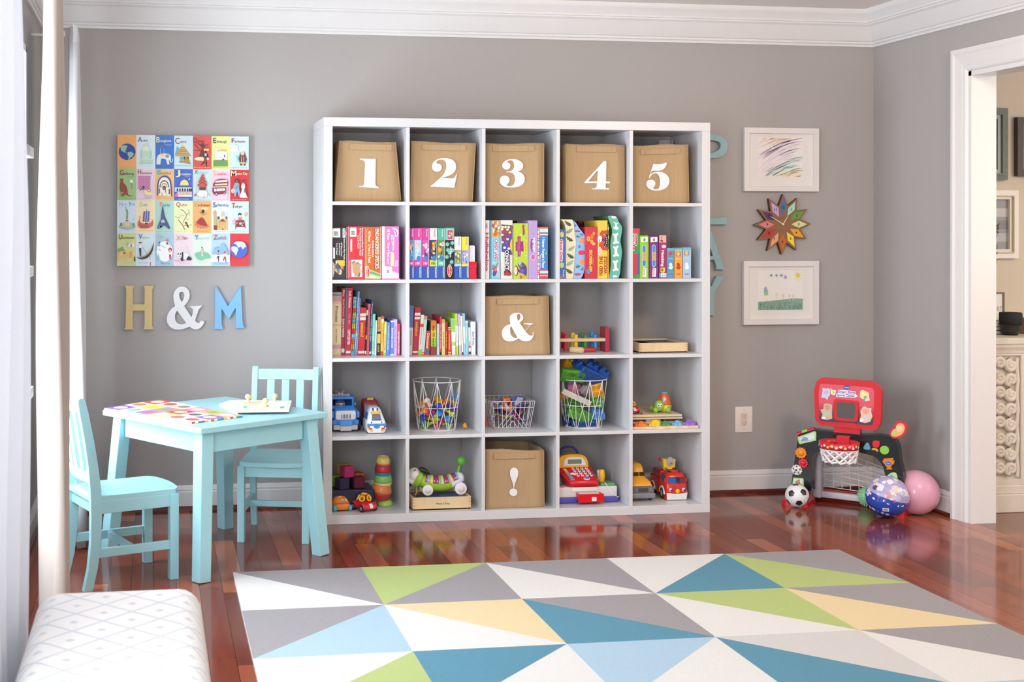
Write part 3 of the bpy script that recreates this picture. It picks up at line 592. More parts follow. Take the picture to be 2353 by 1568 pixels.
art(m, A2, YC, [
    ('8a3f3d', (22, 290, 130, 100), 'C'), ('8a3f3d', (135, 270, 62, 135), 'airo'), ('62b6cc', 'M15 540 L60 345 L120 390 L40 545 Z'), ('c9a262', 'M15 567 L185 298 L380 560 Z'), ('f2dc7a', 'M150 355 L185 298 L225 355 Z')]+[('8f7a4a', 9, s) for s in ('140 378 240 380', '115 425 270 415', '90 470 305 455', '60 510 335 490')]+[('e9d6a8', 8, s) for s in ('128 400 255 398', '95 495 320 475')]+[('62b6cc', 'M115 585 L210 560 L215 640 L140 660 Z'), ('b09255', 'M210 565 L315 570 L330 640 L365 735 L105 700 L110 670 L215 650 Z'), ('3c3226', 'e', 228, 605, 14, 28), ('3c3226', 'e', 305, 600, 14, 26), ('8fa9b5', (15, 775, 17, 350), 'follow the camel to the pyramids'),
    ('8a2f36', (428, 265, 105, 80), 'D', ), ('8a2f36', (520, 255, 50, 140), 'akar'), ('5f3a38', 'M535 585 C580 500 600 420 605 370 L545 310 L470 250 L560 290 L605 310 L600 240 L640 300 L650 250 L660 320 L775 295 L680 345 L660 380 C640 450 650 520 665 580 Z'), ('5f3a38', 14, '600 470 540 400 450 300'), ('5f3a38', 10, '560 450 440 430'), ('5f3a38', 9, '520 380 465 310'), ('5f3a38', 10, '670 370 770 390'), ('f0e2c0', 'e', 605, 620, 165, 42), ('ead07e', 'M640 400 L765 395 L750 445 L660 450 Z'), ('33222a', 'e', 690, 465, 26, 26), ('33222a', 'M640 600 L635 560 L670 490 L710 490 L742 540 L740 590 L725 595 L715 550 L715 690 L712 790 L695 780 L685 690 L600 765 L580 760 L650 680 L660 560 L655 600 Z'), ('b9d5dc', 'M668 500 L708 500 L712 560 L664 560 Z'), ('7b3f38', 'M662 575 L715 575 L712 690 L650 690 Z'), ('f3d4c8', (425, 815, 18, 370), 'walk around the baobab tree'),
    ('2f4a63', (855, 275, 115, 65), 'E'), ('2f4a63', (930, 268, 50, 215), 'dinburgh'), ('e6e0e0', 'M890 640 L885 410 L960 380 L1045 400 L1050 640 Z'), ('f0efef', 'M945 640 L940 465 L1150 460 L1160 640 Z'), ('d4c66a', 'M935 460 L950 425 L1150 415 L1150 450 Z'), ('34508e', 'M1090 585 L1092 525 L1112 525 L1112 585 Z'), ('7d98b4', 5, '945 590 1160 590'), ('3d5a3f', 'e', 1072, 640, 22, 22), ('6f9a55', 'M860 650 L1165 650 L1172 785 L855 785 Z'), ('b4ad55', (840, 818, 17, 340), 'climb the hill to the castle'),
    ('992f55', (1255, 270, 95, 62), 'F'), ('8f3350', (1320, 265, 50, 230), 'airbanks'), ('dfe4f0', 'M1230 470 L1240 380 L1320 310 L1400 340 L1400 470 Z'), ('8fd0cf', 'M1340 530 L1400 570 L1425 720 L1390 680 Z'), ('6e4238', 'M1430 520 C1425 440 1560 430 1555 530 L1590 640 L1580 665 L1565 640 L1580 720 L1420 720 L1435 640 L1415 660 L1415 630 Z'), ('ecc4ae', 'e', 1492, 500, 42, 46), (dk, 'e', 1478, 500, 5, 5), (dk, 'e', 1506, 500, 5, 5), ('f0dcc0', 'M1420 700 L1580 700 L1580 722 L1420 722 Z'), ('f0dcc0', 8, '1470 570 1470 700'), ('f0dcc0', 8, '1520 570 1520 700'), ('6e4238', 'M1430 722 L1490 722 L1475 770 L1450 770 Z M1515 722 L1570 722 L1545 770 L1520 770 Z'), ('4f7d86', (1230, 820, 17, 370), 'race the sled under northern lights'),
    ('f2eec8', (35, 980, 115, 100), 'J'), ('f2eec8', (115, 975, 52, 255), 'erusalem'), ('d4dcf0', (235, 1008, 14, 105), 'ISRAEL'), ('f2dc8a', 'M118 1200 C118 1030 328 1030 328 1200 Z'), ('e9eff5', 'e', 320, 1060, 26, 26), ('5a78cf', 'e', 308, 1055, 22, 24), ('4f6fa8', 'M115 1200 L335 1200 L340 1245 L110 1245 Z'), ('cfe2ea', 'M15 1340 L15 1245 L390 1245 L390 1340 Z')]+[('5b3038', f'M{x} 1335 L{x} 1285 L{x+18} 1255 L{x+36} 1285 L{x+36} 1335 Z') for x in (55, 110, 165, 220, 275, 320, 355)]+[('eed9c8', 'M70 1345 L390 1345 L390 1400 L70 1400 Z')]+[('d98067', 7, f'{x} 1350 {x} 1400') for x in range(85, 390, 26)]+[('e3779c', 'M15 1440 L20 1395 L55 1365 L90 1395 L90 1450 L15 1450 Z'), ('f0ead2', 'M90 1450 L90 1405 L390 1405 L390 1450 Z'), ('c9d6ee', (85, 1508, 22, 235), 'shop in the Old City'),
    ('8a5a52', (465, 950, 85, 60), 'K'), ('8fd0d4', (530, 940, 42, 205), 'athmandu'), ('cc5a4c', 'M585 1000 L615 940 L655 985 L640 1000 L665 1045 L680 1070 L655 1080 L715 1125 L690 1150 L725 1200 L690 1240 L545 1240 L497 1200 L545 1150 L522 1120 L565 1080 L535 1065 L575 1040 Z'), ('7e3a38', 12, '560 1050 615 1020 665 1050'), ('7e3a38', 14, '545 1120 615 1070 690 1120'), ('7e3a38', 16, '530 1195 615 1130 700 1195'), ('5f3c38', 'M550 1240 L690 1240 L688 1300 L548 1300 Z'), ('f3f0ee', 'M500 1400 L560 1310 L700 1320 L770 1460 L560 1440 Z'), ('d9604a', 'e', 460, 1410, 26, 30), ('b84a44', 12, '655 1400 650 1485'), (dk, 9, '722 1380 722 1460'), ('5f8f96', (425, 1525, 17, 370), 'spin the prayer wheels'),
    ('e7a96a', (868, 982, 100, 55), 'L'), ('b8435a', (935, 978, 55, 205), 'ondon'), ('8d2f4a', 'M850 1170 L905 1090 C960 1050 1120 1050 1150 1080 L1172 1130 L1170 1200 L1160 1215 L840 1225 L850 1190 Z'), ('f3e9e6', 'M890 1140 L915 1100 L1145 1085 L1160 1125 Z'), ('f2d09a', 'M890 1175 L1155 1155 L1158 1195 L885 1205 Z'), ('f6efe9', 'M830 1232 L1160 1220 L1155 1240 L835 1250 Z'), ('8d2f4a', 'M835 1250 L1130 1240 L1125 1350 L1110 1385 L860 1400 L835 1340 Z'), ('f3e9e6', 'M870 1275 L1105 1262 L1108 1320 L875 1335 Z'), ('8d2f4a', 8, '925 1260 925 1340'), ('8d2f4a', 8, '985 1260 985 1340'), ('8d2f4a', 8, '1045 1260 1045 1330'), (dk, 'e', 920, 1392, 32, 32), (dk, 'e', 1095, 1370, 28, 28), ('d9d9e6', 'e', 920, 1392, 16, 16), ('d9d9e6', 'e', 1095, 1370, 13, 13), (dk, 6, '1180 1230 1170 1530'), ('df8fa5', (840, 1517, 17, 310), 'ride on a double decker bus'),
    ('f6e5a4', (1240, 1000, 120, 115), 'M'), ('f2e6c6', (1355, 968, 52, 245), 'exico City'), ('33282c', 'e', 1362, 1105, 42, 46), ('9a6b58', 'e', 1365, 1108, 20, 24), ('8e9fb0', 'M1330 1140 L1395 1140 L1425 1180 L1415 1280 L1325 1280 L1300 1310 L1275 1290 L1300 1200 Z'), ('7ba8e0', 'M1325 1275 L1420 1275 L1440 1390 L1410 1450 L1375 1330 L1335 1450 L1308 1440 Z'), ('ecc29a', 'e', 1282, 1325, 44, 50), ('5f7a5a', 10, '1415 1190 1340 1280'), ('33282c', 'e', 1506, 1110, 24, 26), ('9a6b58', 'e', 1506, 1122, 13, 16), ('f1eeea', 'M1480 1160 L1530 1160 L1552 1230 L1525 1290 L1600 1475 L1425 1465 L1480 1290 L1458 1230 Z'), ('5f9a6a', 'e', 1535, 1330, 24, 30), ('f0b8ae', (1260, 1518, 18, 310), 'dance to the mariachi band')])
art(m, A3, YC, [
    ('93a9c6', (325, 185, 100, 70), 'N'), ('93a9c6', (415, 155, 48, 80), 'ew'), ('4f6fae', (525, 185, 100, 62), 'Y'), ('6f8fbe', (590, 160, 60, 80), 'ork'), ('9fb8a6', 'e', 495, 630, 190, 62), ('c9c39a', 'M385 630 L395 540 L600 540 L605 640 L500 660 Z'), ('d8d2b0', 'M440 600 L450 510 L555 510 L560 610 Z'), ('7fa565', 'M470 470 L480 350 L470 290 L452 180 L462 170 L480 250 L500 245 L520 310 L515 470 Z'), ('7fa565', 'e', 492, 262, 17, 20), ('5b4a3a', 'M465 485 L520 485 L520 510 L465 510 Z'), ('5f8a5a', 'e', 365, 580, 24, 38), ('6f9a8a', 'e', 635, 590, 34, 44), ('c9596a', 9, '620 475 660 455'), ('a9b9d9', (300, 722, 15, 380), 'wave to the statue of liberty'),
    ('8fc29a', (765, 190, 100, 62), 'O'), ('7fae96', (850, 182, 62, 92), 'slo'), ('6f4a8a', 'M855 300 L890 285 L870 520 L835 515 Z'), ('5a55a8', 'M905 290 L935 280 L920 525 L885 525 Z'), ('5a62b8', 'M952 285 L988 285 L975 520 L935 520 Z'), ('b8444a', 7, '920 235 920 300'), ('d9665a', 'M760 385 C800 400 790 440 775 470 C770 530 810 560 900 565 C960 560 1010 545 1030 520 L1045 470 L1065 510 C1085 570 1060 640 980 655 C860 680 760 670 730 620 C715 570 735 520 755 480 C775 440 770 410 760 385 Z')]+[('7a2f38', 6, f'{740+22*i} {520+22*min(i, 3)} {790+20*i} 660') for i in range(10)]+[('4a3f50', 'e', 915, 560, 32, 16), ('d9a05a', (750, 725, 17, 310), 'sail on a viking ship'),
    ('e88a78', (1215, 190, 95, 55), 'P'), ('4f9a8a', (1280, 185, 62, 150), 'aris'), ('4d5286', 'M1268 160 L1285 220 L1320 400 L1440 660 L1395 690 L1370 640 L1300 600 L1240 640 L1210 680 L1145 665 L1225 470 L1255 230 Z'), ('b5dcd2', 'M1235 540 L1250 475 L1300 475 L1320 540 Z'), ('4d5286', 8, '1278 470 1275 545'), ('b5dcd2', 'M1175 655 L1210 590 L1235 595 L1200 668 Z M1270 640 C1280 610 1320 605 1335 640 L1345 680 L1260 680 Z'), ('8fc6c2', 6, '1440 660 1510 660'), ('7fb0a8', (1130, 745, 16, 370), 'climb the Eiffel Tower'),
    ('6a4f38', (315, 900, 105, 75), 'U'), ('7f5a38', (395, 890, 52, 270), 'laanbaatar'), ('e9e2ec', 'M510 1000 L650 1000 L655 1070 L505 1075 Z'), ('a9c98f', 'M475 990 L500 960 L540 985 L510 1060 Z'), ('d2506a', 'M568 1070 L570 1015 L600 1015 L600 1070 Z'), ('7fa860', 'M295 1200 L300 1090 L330 1120 L370 1080 L400 1065 L430 1120 L455 1170 L380 1170 L320 1160 Z'), ('efbf78', 'M300 1380 L305 1220 C330 1150 420 1150 470 1190 L600 1170 L610 1260 L590 1320 L550 1300 L535 1240 L500 1260 L440 1240 L500 1380 L480 1380 L420 1270 L350 1280 L345 1385 L330 1385 L325 1290 L310 1385 Z'), ('8a4a32', 'e', 435, 1205, 28, 20), ('e89a5a', 'M545 1180 L605 1165 L610 1290 L560 1310 Z'), ('3c2f38', 'M645 1290 L670 1280 L680 1385 L645 1385 Z'), ('b4b07a', (330, 1425, 15, 320), 'ride a camel on the steppe'),
    ('2f6f78', (745, 895, 105, 85), 'V'), ('7fb6b0', (830, 885, 42, 155), 'enice'), ('35323c', 'M705 1285 C760 1330 900 1300 970 1210 C1030 1130 1050 1040 1070 970 C1085 1080 1050 1210 980 1280 C900 1360 740 1370 705 1285 Z'), ('c9a06a', 'M740 1275 C830 1290 930 1240 980 1170 C1020 1110 1045 1050 1062 1000 C1050 1100 1010 1180 950 1235 C880 1290 790 1300 740 1275 Z'), ('2f2b35', 'e', 785, 980, 36, 14), ('e9c6a8', 'e', 795, 997, 17, 16), ('f0f1f0', 'M760 1095 L765 1035 L790 1015 L830 1050 L800 1095 Z'), ('35323c', 'M752 1095 L805 1095 L805 1275 L775 1275 Z'), ('a0435a', 7, '820 1060 1010 1345'), ('b8384a', 14, '1010 1400 1000 1480'), ('c06a8a', (745, 1425, 20, 205), 'glide in a gondola'),
    ('b9c98a', (1145, 895, 95, 120), 'W'), ('e0c9c0', (1275, 870, 40, 200), 'innipeg'), ('f3f6f8', 'e', 1315, 1170, 180, 225), ('7f9fd0', 'M1175 1060 L1185 1000 L1215 1000 L1215 1060 Z'), (dk, 'e', 1200, 975, 16, 18), (dk, 7, '1225 1030 1330 1090'), (dk, 9, '1140 1110 1160 1130'), (dk, 10, '1200 1110 1220 1150'), ('d9735a', 'e', 1370, 925, 26, 24), ('44705c', 'M1345 985 L1380 960 L1395 1010 L1360 1030 Z'), ('b8505a', 8, '1390 1000 1455 1060'), ('c23f48', 'e', 1435, 1135, 42, 52), ('f0d4c4', 'e', 1435, 1155, 24, 22), ('c23f48', 'M1410 1235 L1460 1235 L1445 1345 L1420 1340 Z'), ('8fd0c0', 'M1150 1330 L1175 1210 L1215 1330 Z'), ('5a7fb8', (1235, 1445, 30, 190), 'Play on ice')])
art(m, A4, YC, [
    ('c24a40', (45, 190, 95, 90), 'Q'), ('a8705a', (140, 182, 60, 140), 'uito'), ('7a5a40', 12, '140 245 215 290 280 375 190 540'), ('7a5a40', 9, '280 375 330 310'), ('8a6a44', 9, '110 440 20 410'), ('7a4a34', 14, '90 480 170 570 235 695'), ('7a5a40', 9, '190 615 390 590'), ('8fa860', 8, '110 440 140 390 230 380'), ('8fa860', 7, '260 430 300 490 320 460'), ('8fc6c4', 'M310 250 L335 260 L348 430 L335 380 L318 310 Z'), ('2d2a33', 'M238 520 C280 515 305 560 300 590 L335 665 L315 640 L305 660 L275 600 C240 580 245 545 238 520 Z'), ('d9564a', 'e', 278, 572, 18, 26), ('c9cf9a', (20, 738, 15, 360), 'watch the birds in the cloud forest'),
    ('86c2b4', (455, 195, 90, 52), 'R'), ('8a4a3a', (520, 185, 60, 270), 'io de Janeiro'), ('f2d9a0', 'e', 665, 235, 75, 38), ('4a3038', 'e', 632, 295, 34, 42), ('7a4a38', 9, '555 295 620 365'), ('7a4a38', 9, '630 370 715 335'), ('e6c96a', 'M600 420 L620 360 L635 420 Z'), ('a8383f', 'M480 530 C530 490 550 430 605 425 C660 440 690 540 735 605 C640 620 530 600 480 530 Z'), ('d98055', 'M425 505 L490 545 C560 610 650 625 730 605 L790 635 L720 645 L700 672 L670 645 L640 675 L610 645 L570 680 L550 640 L500 655 L505 615 L445 600 L470 560 Z'), ('c98a4f', (500, 735, 18, 245), 'dance in the carnival'),
    ('3a5f9a', (850, 205, 110, 62), 'S'), ('3a5f9a', (915, 195, 60, 30), 't'), ('4f6a9a', (955, 185, 60, 230), 'Petersburg'), ('e0a560', 'M850 330 C855 290 885 285 890 265 C895 285 925 290 930 330 L915 360 L865 360 Z'), ('bfb57a', 'M865 360 L918 360 L935 600 L865 600 Z'), ('8f3a3c', 'M865 600 L940 600 L940 700 L865 700 Z'), ('7a3a68', 'M945 405 L990 405 L990 470 L945 470 Z M1125 405 L1160 405 L1160 470 L1125 470 Z'), ('c4c08a', 'M945 470 L990 470 L990 700 L945 700 Z M1125 470 L1170 470 L1170 700 L1125 700 Z'), ('d4cfa4', 'M1035 290 L1085 290 L1095 410 L1020 410 Z'), ('8fa086', 8, '1030 340 1090 340'), ('8fa086', 8, '1027 375 1092 375'), ('ecdf9a', 'M1000 440 L1120 440 L1120 520 L1000 520 Z'), ('a33a38', 'M1000 520 C1005 480 1040 470 1062 455 C1085 470 1115 480 1118 520 Z'), ('ecae62', 'M1005 525 L1120 525 L1125 700 L995 700 Z'), ('7a3a35', 'M1050 700 L1050 665 L1075 665 L1075 700 Z'), ('cfe0dc', 'M1110 350 L1140 310 L1172 350 L1160 400 L1125 400 Z'), ('a9a9c4', (895, 742, 16, 260), 'visit the Winter Palace'),
    ('a8344a', (1255, 225, 115, 80), 'T'), ('8a4a4a', (1330, 215, 58, 155), 'okyo'), ('2c2a30', 'e', 1432, 365, 32, 42), ('f0e0d4', 'e', 1435, 388, 22, 20), ('e06a80', 'M1395 490 L1405 425 L1465 425 L1480 490 Z'), ('8a2f3a', 'M1355 490 L1525 485 L1555 635 L1335 635 Z'), ('8a2f3a', 'M1335 635 L1348 635 L1340 690 L1332 690 Z M1543 630 L1556 630 L1552 680 L1545 680 Z'), ('a9c9b8', 'e', 1450, 560, 34, 28), ('f0e4da', 'e', 1372, 548, 12, 12), ('f0e4da', 'e', 1508, 545, 12, 12), ('f0e4da', 'e', 1490, 602, 12, 12), ('e9b0c4', 'e', 1300, 520, 34, 62), ('dfa58a', 'e', 1562, 365, 28, 48), ('7f9a92', (1230, 745, 16, 370), 'sit down to a tea ceremony'),
    ('eba868', (45, 925, 100, 92), 'X'), ('c25a60', (165, 910, 72, 125), "i'an"), ('f1f0ef', 'e', 128, 1255, 58, 68), ('f1f0ef', 'M160 1330 L200 1190 C280 1180 340 1230 355 1290 L250 1350 Z'), ('2f2c33', 'e', 90, 1225, 16, 18), ('2f2c33', 'e', 140, 1225, 16, 18), ('2f2c33', 'e', 108, 1272, 8, 11), ('2f2c33', 'e', 135, 1272, 8, 11), ('2f2c33', 'M165 1190 C180 1175 200 1180 203 1200 L200 1380 L165 1380 L130 1330 L165 1290 Z'), ('2f2c33', 'M270 1320 L320 1265 L385 1320 L370 1365 L280 1360 Z'), ('b3484f', 8, '5 1360 70 1375 130 1390'), ('b3484f', 8, '190 1370 290 1345'), ('d0c9a9', 5, '250 1000 330 1200'), ('c9a9b8', (95, 1440, 20, 240), 'meet a panda bear'),
    ('4a7aa8', (445, 915, 110, 88), 'Y'), ('a9cce0', (515, 905, 50, 250), 'aounde'), ('7fc4a4', 'M445 1230 C480 1170 560 1190 640 1185 C720 1190 750 1230 755 1265 L795 1290 L740 1320 L640 1330 L610 1360 L560 1345 L490 1330 L515 1310 L470 1280 Z'), (dk, 'e', 608, 1088, 14, 16), ('c98a6a', 'M595 1150 L608 1105 L625 1150 L570 1190 L565 1180 Z'), ('f0e9dc', 'M600 1150 L628 1150 L632 1260 L600 1280 Z'), ('d0584f', 9, '602 1190 632 1190'), ('d0584f', 9, '602 1225 632 1225'), ('c9dfc4', (485, 1400, 17, 270), 'ride the giant goliath frog'),
    ('b8404f', (855, 915, 110, 85), 'Z'), ('a84a60', (945, 910, 80, 190), 'urich'), ('8fb8dc', 'M830 1240 L870 1080 L925 1060 L950 1110 L1000 1060 L1045 975 L1095 1005 L1150 1120 L1180 1240 Z'), ('e6eff8', 'M812 1240 L1215 1240 L1215 1400 L812 1400 Z'), (dk, 'e', 968, 1160, 18, 20), ('c98a70', 'M945 1250 L955 1180 L985 1180 L992 1250 Z'), (dk, 'M945 1270 L985 1260 L980 1395 L962 1395 L958 1300 L935 1345 L925 1340 Z'), ('c24a56', 'e', 1105, 1190, 26, 28), ('f0ece8', 'M1085 1280 L1090 1215 L1130 1215 L1135 1280 Z'), ('b04a58', 'M1088 1280 L1130 1280 L1140 1410 L1122 1415 L1108 1320 L1075 1385 L1058 1378 Z'), ('5f8ab8', (875, 1450, 24, 300), 'hike in the Swiss Alps'),
    ('4a63c4', 'e', 1418, 1125, 184, 184), ('cfe8d8', 'M1290 1000 C1340 930 1470 930 1540 985 L1580 1080 L1545 1070 L1500 1130 L1460 1060 L1400 1090 L1350 1010 Z'), ('cfe8d8', 'M1245 1090 C1270 1040 1340 1050 1385 1090 L1400 1130 L1375 1190 L1350 1265 L1310 1200 L1255 1150 Z'), ('b8383c', (1360, 825, 12, 80), 'A WORLD'), ('b8383c', (1380, 868, 12, 35), 'OF'), ('b8383c', (1370, 915, 12, 70), 'CITIES'), ('b8383c', (1370, 1440, 12, 110), 'A TO Z')])
keep_build(m, 'printed_pictures', cv)

# wooden letters
def letter(name, d, K, col, label, thick, group, side=None):
    pts = traced(d, K, -thick)
    xs = [p[0] for q in pts for p in q]; zs = [p[1] for q in pts for p in q]
    m = M(FR(0, 0, 0)); m.prism(pts, .001, thick, col, side or col)
    o = m.build(name, bevel=.0012); tag(o, label, 'letter', group); return o
LK = crop(270, 640, 7.353); GL = 'letters under the canvas'
noisy('gold_paint', 'dcc48a', 'd2b87b', 40, .5); noisy('letter_white', 'e6e6e8', 'e2e2e4', 40, .45); noisy('letter_blue', '7fb9ee', '76b1e8', 40, .45); noisy('letter_aqua', '97bdc6', '8fb6c0', 40, .5)
letter('letter_h', 'M122 122 L295 122 C275 150 262 175 260 200 L258 440 L455 440 L460 200 C460 170 450 145 432 128 L622 128 C600 155 588 175 586 205 L585 790 C588 815 600 840 618 862 L432 862 C450 840 458 815 458 790 L457 545 L258 545 L252 800 C252 825 265 845 280 866 L106 866 C125 845 135 825 136 800 L148 210 C148 175 140 150 122 122 Z', LK, 'gold_paint', 'gold letter H on the grey wall under the canvas', .022, GL)
letter('ampersand', 'M975 470 C935 350 930 260 985 190 C1040 120 1150 120 1200 200 C1250 300 1200 400 1125 465 L1250 655 C1275 600 1285 540 1270 515 L1225 480 L1225 472 L1430 458 L1432 468 L1375 520 C1350 590 1325 650 1310 715 C1340 755 1375 765 1390 745 C1395 725 1410 715 1430 716 C1450 718 1462 730 1465 750 C1430 830 1370 868 1310 862 C1270 855 1240 835 1215 815 C1130 855 1080 868 1010 866 C900 860 830 780 832 690 C840 580 900 510 975 470 Z M1085 400 C1055 350 1040 310 1042 270 C1045 235 1070 225 1090 228 C1120 232 1132 265 1130 290 C1125 330 1110 370 1085 400 Z M1008 545 C960 610 960 670 985 725 C1010 765 1050 780 1080 778 C1110 775 1140 765 1160 755 Z', LK, 'letter_white', 'white ampersand on the grey wall between two letters', .022, GL)
letter('letter_m', 'M1665 128 L1865 470 L2085 130 L2115 770 L2145 838 L1995 845 L2005 790 L1995 495 L1880 692 L1758 510 L1757 780 L1785 858 L1630 855 L1645 790 L1650 160 Z', LK, 'letter_blue', 'bright blue letter M on the grey wall under the canvas', .022, GL)
PK, QK = crop(1620, 290, 11.2), crop(1620, 480, 6.03); GP = 'letters beside the shelf'
letter('letter_p', 'M-260 205 L140 205 C420 205 585 340 585 510 C585 720 420 825 200 825 L60 830 L60 1130 C60 1160 80 1185 165 1265 L-260 1265 C-190 1185 -180 1160 -180 1130 L-180 330 C-180 290 -200 250 -260 205 Z M60 365 L60 700 C200 700 405 640 405 490 C405 390 290 365 140 362 Z', PK, 'letter_aqua', 'blue letter P, topmost beside the shelf', .025, GP)
letter('letter_l', 'M-45 -26 L22 -26 C5 -15 0 0 0 15 L0 135 L140 132 C210 128 250 115 292 105 L308 216 L-75 216 C-60 200 -50 190 -50 160 L-50 10 C-50 0 -60 -15 -45 -26 Z', QK, 'letter_aqua', 'blue letter L mostly hidden behind the shelf edge, second from the top', .025, GP)
letter('letter_a', 'M80 295 L250 785 C258 805 270 820 280 838 L148 838 C158 820 160 805 155 790 L132 706 L20 706 L-5 790 C-10 810 0 825 10 838 L-105 838 C-85 820 -75 800 -68 780 Z M78 545 L35 655 L110 655 Z', QK, 'letter_aqua', 'blue letter A beside the shelf, third from the top', .025, GP)
letter('letter_y', 'M160 934 L268 934 L130 1165 L128 1430 C130 1450 138 1465 148 1478 L20 1478 C30 1465 35 1450 36 1430 L36 1165 L-100 934 L15 934 L88 1086 Z', QK, 'letter_aqua', 'blue letter Y, lowest beside the shelf', .025, GP)

# framed drawings
noisy('frame_white', 'e9e5e4', 'e5e1e0', 30, .4)
def frame(q, label, draw):
    p = [PY(*c, -.025) for c in q]; x0, x1 = (p[0].x+p[3].x)/2, (p[1].x+p[2].x)/2; z0, z1 = (p[2].z+p[3].z)/2, (p[0].z+p[1].z)/2
    t = thing('framed_drawing', label, 'picture', 'framed drawings by the clock', ((x0+x1)/2, 0, z0)); w, h = x1-x0, z1-z0
    m = M(FR(0, 0, 0)); b = .028
    for a in ((-w/2, 0, w/2, b), (-w/2, h-b, w/2, h), (-w/2, b, -w/2+b, h-b), (w/2-b, b, w/2, h-b)): m.box((a[0], a[1], .002), (a[2], a[3], .025), 'frame_white', .001)
    m.build('frame', t)
    m = M(FR(0, 0, 0)); m.box((-w/2+b, b, .004), (w/2-b, h-b, .012), 'e9e7e3:m'); m.build('mat_board', t)
    m = M(FR(0, -.0122, 0)); draw(m, w, h); m.build('drawing', t)
F1 = [(1711, 293), (1882.5, 295), (1882.5, 440.5), (1710.5, 439.5)]; F2 = [(1709.5, 600), (1883, 600), (1882, 746.5), (1709.5, 746)]
def d1(m, w, h):
    x0, y0, x1, y1 = -.122, .073, .118, .273
    m.rect(x0, y0, x1, y1, 0, 'f0eae8:m'); rnd = random.Random(3)
    bands = [('ecc7a6', .19, .262, .265, .345, 46), ('eed2b8', .21, .27, .29, .36, 30), ('d4bade', .135, .185, .25, .272, 34), ('e4d3e6', .07, .135, .17, .25, 34), ('bfe0d8', .02, .07, .13, .165, 40), ('c9dfe2', .04, .075, .15, .175, 16), ('eddf96', -.03, .02, .075, .118, 60)]
    for bi, (c, a0, a1, b0, b1, n) in enumerate(bands):
        for i in range(n):
            q = rnd.random(); yl = a0+(a1-a0)*q; yr = b0+(b1-b0)*min(1, max(0, q+rnd.uniform(-.12, .12))); t0 = rnd.uniform(0, .75); t1 = min(1, t0+rnd.uniform(.15, .45)); pts = []
            for k in range(6):
                t = t0+(t1-t0)*k/5; pts.append((x0+(x1-x0)*t, yl+(yr-yl)*(1-(1-t)**1.7)))
            for (xa, ya), (xb, yb) in zip(pts, pts[1:]):
                if min(ya, yb) < y0+.001 or max(ya, yb) > y1-.002: continue
                dx, dy = xb-xa, yb-ya; L = math.hypot(dx, dy); ox, oy = -dy/L*.001, dx/L*.001
                m.pl([(xa+ox, ya+oy), (xb+ox, yb+oy), (xb-ox, yb-oy), (xa-ox, ya-oy)], .0002+bi*.0001, c+':m')
def d2(m, w, h):
    x0, y0, x1, y1 = -.12, .073, .12, .273; rnd = random.Random(5)
    m.rect(x0, y0, x1, y1, 0, 'efedea:m'); m.pl([(x0, y0), (x1, y0), (x1, .129), (.06, .131), (0, .124), (-.06, .119), (x0, .114)], .0002, '8fb0a0:m')
    for i in range(170):
        x = rnd.uniform(x0+.004, x1-.01); y = rnd.uniform(y0+.004, .115); dx = rnd.uniform(-.004, .012); dy = rnd.uniform(-.03, .01)
        yb = max(y0+.001, y+dy); m.pl([(x, y), (min(x+dx, x1), yb), (min(x+dx+.0015, x1), yb), (x+.0015, y)], .0004+i*.000001, rnd.choice(['4f7a68', '5f8a76', '78a08c', '44695c'])+':m')
    def st(pts, c, w_=.0012):
        for (xa, ya), (xb, yb) in zip(pts, pts[1:]):
            dx, dy = xb-xa, yb-ya; L = math.hypot(dx, dy) or 1; ox, oy = -dy/L*w_, dx/L*w_; m.pl([(xa+ox, ya+oy), (xb+ox, yb+oy), (xb-ox, yb-oy), (xa-ox, ya-oy)], .0005, c+':m')
    for x, y, s in ((-.05, .247, .008), (-.022, .247, .008), (.004, .247, .011), (.026, .238, .012)):
        for a in (0, 1.05, 2.1): st([(x-s*math.cos(a), y-s*math.sin(a)), (x+s*math.cos(a), y+s*math.sin(a))], '5f8fae')
    m.pl(ell(.093, .247, .012, .014, 14), .0005, 'ecd65a:m')
    for k in range(10): a = k*.63; st([(.093+.015*math.cos(a), .247+.017*math.sin(a)), (.093+.026*math.cos(a), .247+.032*math.sin(a))], 'ecdc7a')
    m.pl([(-.088, .152), (-.09, .175), (-.084, .19), (-.077, .19), (-.068, .17), (-.068, .152)], .0005, '8fb8cc:m'); m.pl([(-.088, .146), (-.089, .162), (-.068, .165), (-.066, .148)], .0006, 'a9c98a:m')
    for x, y in ((-.022, .15), (.014, .147), (.048, .145), (.068, .143)): m.pl(ell(x, y, .006, .008, 10), .0005, 'ecd3bd:m'); st([(x, y-.008), (x, y-.024)], 'ecd3bd'); st([(x-.006, y-.016), (x+.006, y-.016)], 'ecd3bd')
frame(F1, 'white framed crayon rainbow drawing, hung above the star clock', d1); frame(F2, 'white framed drawing of green grass and a yellow sun, hung below the star clock', d2)

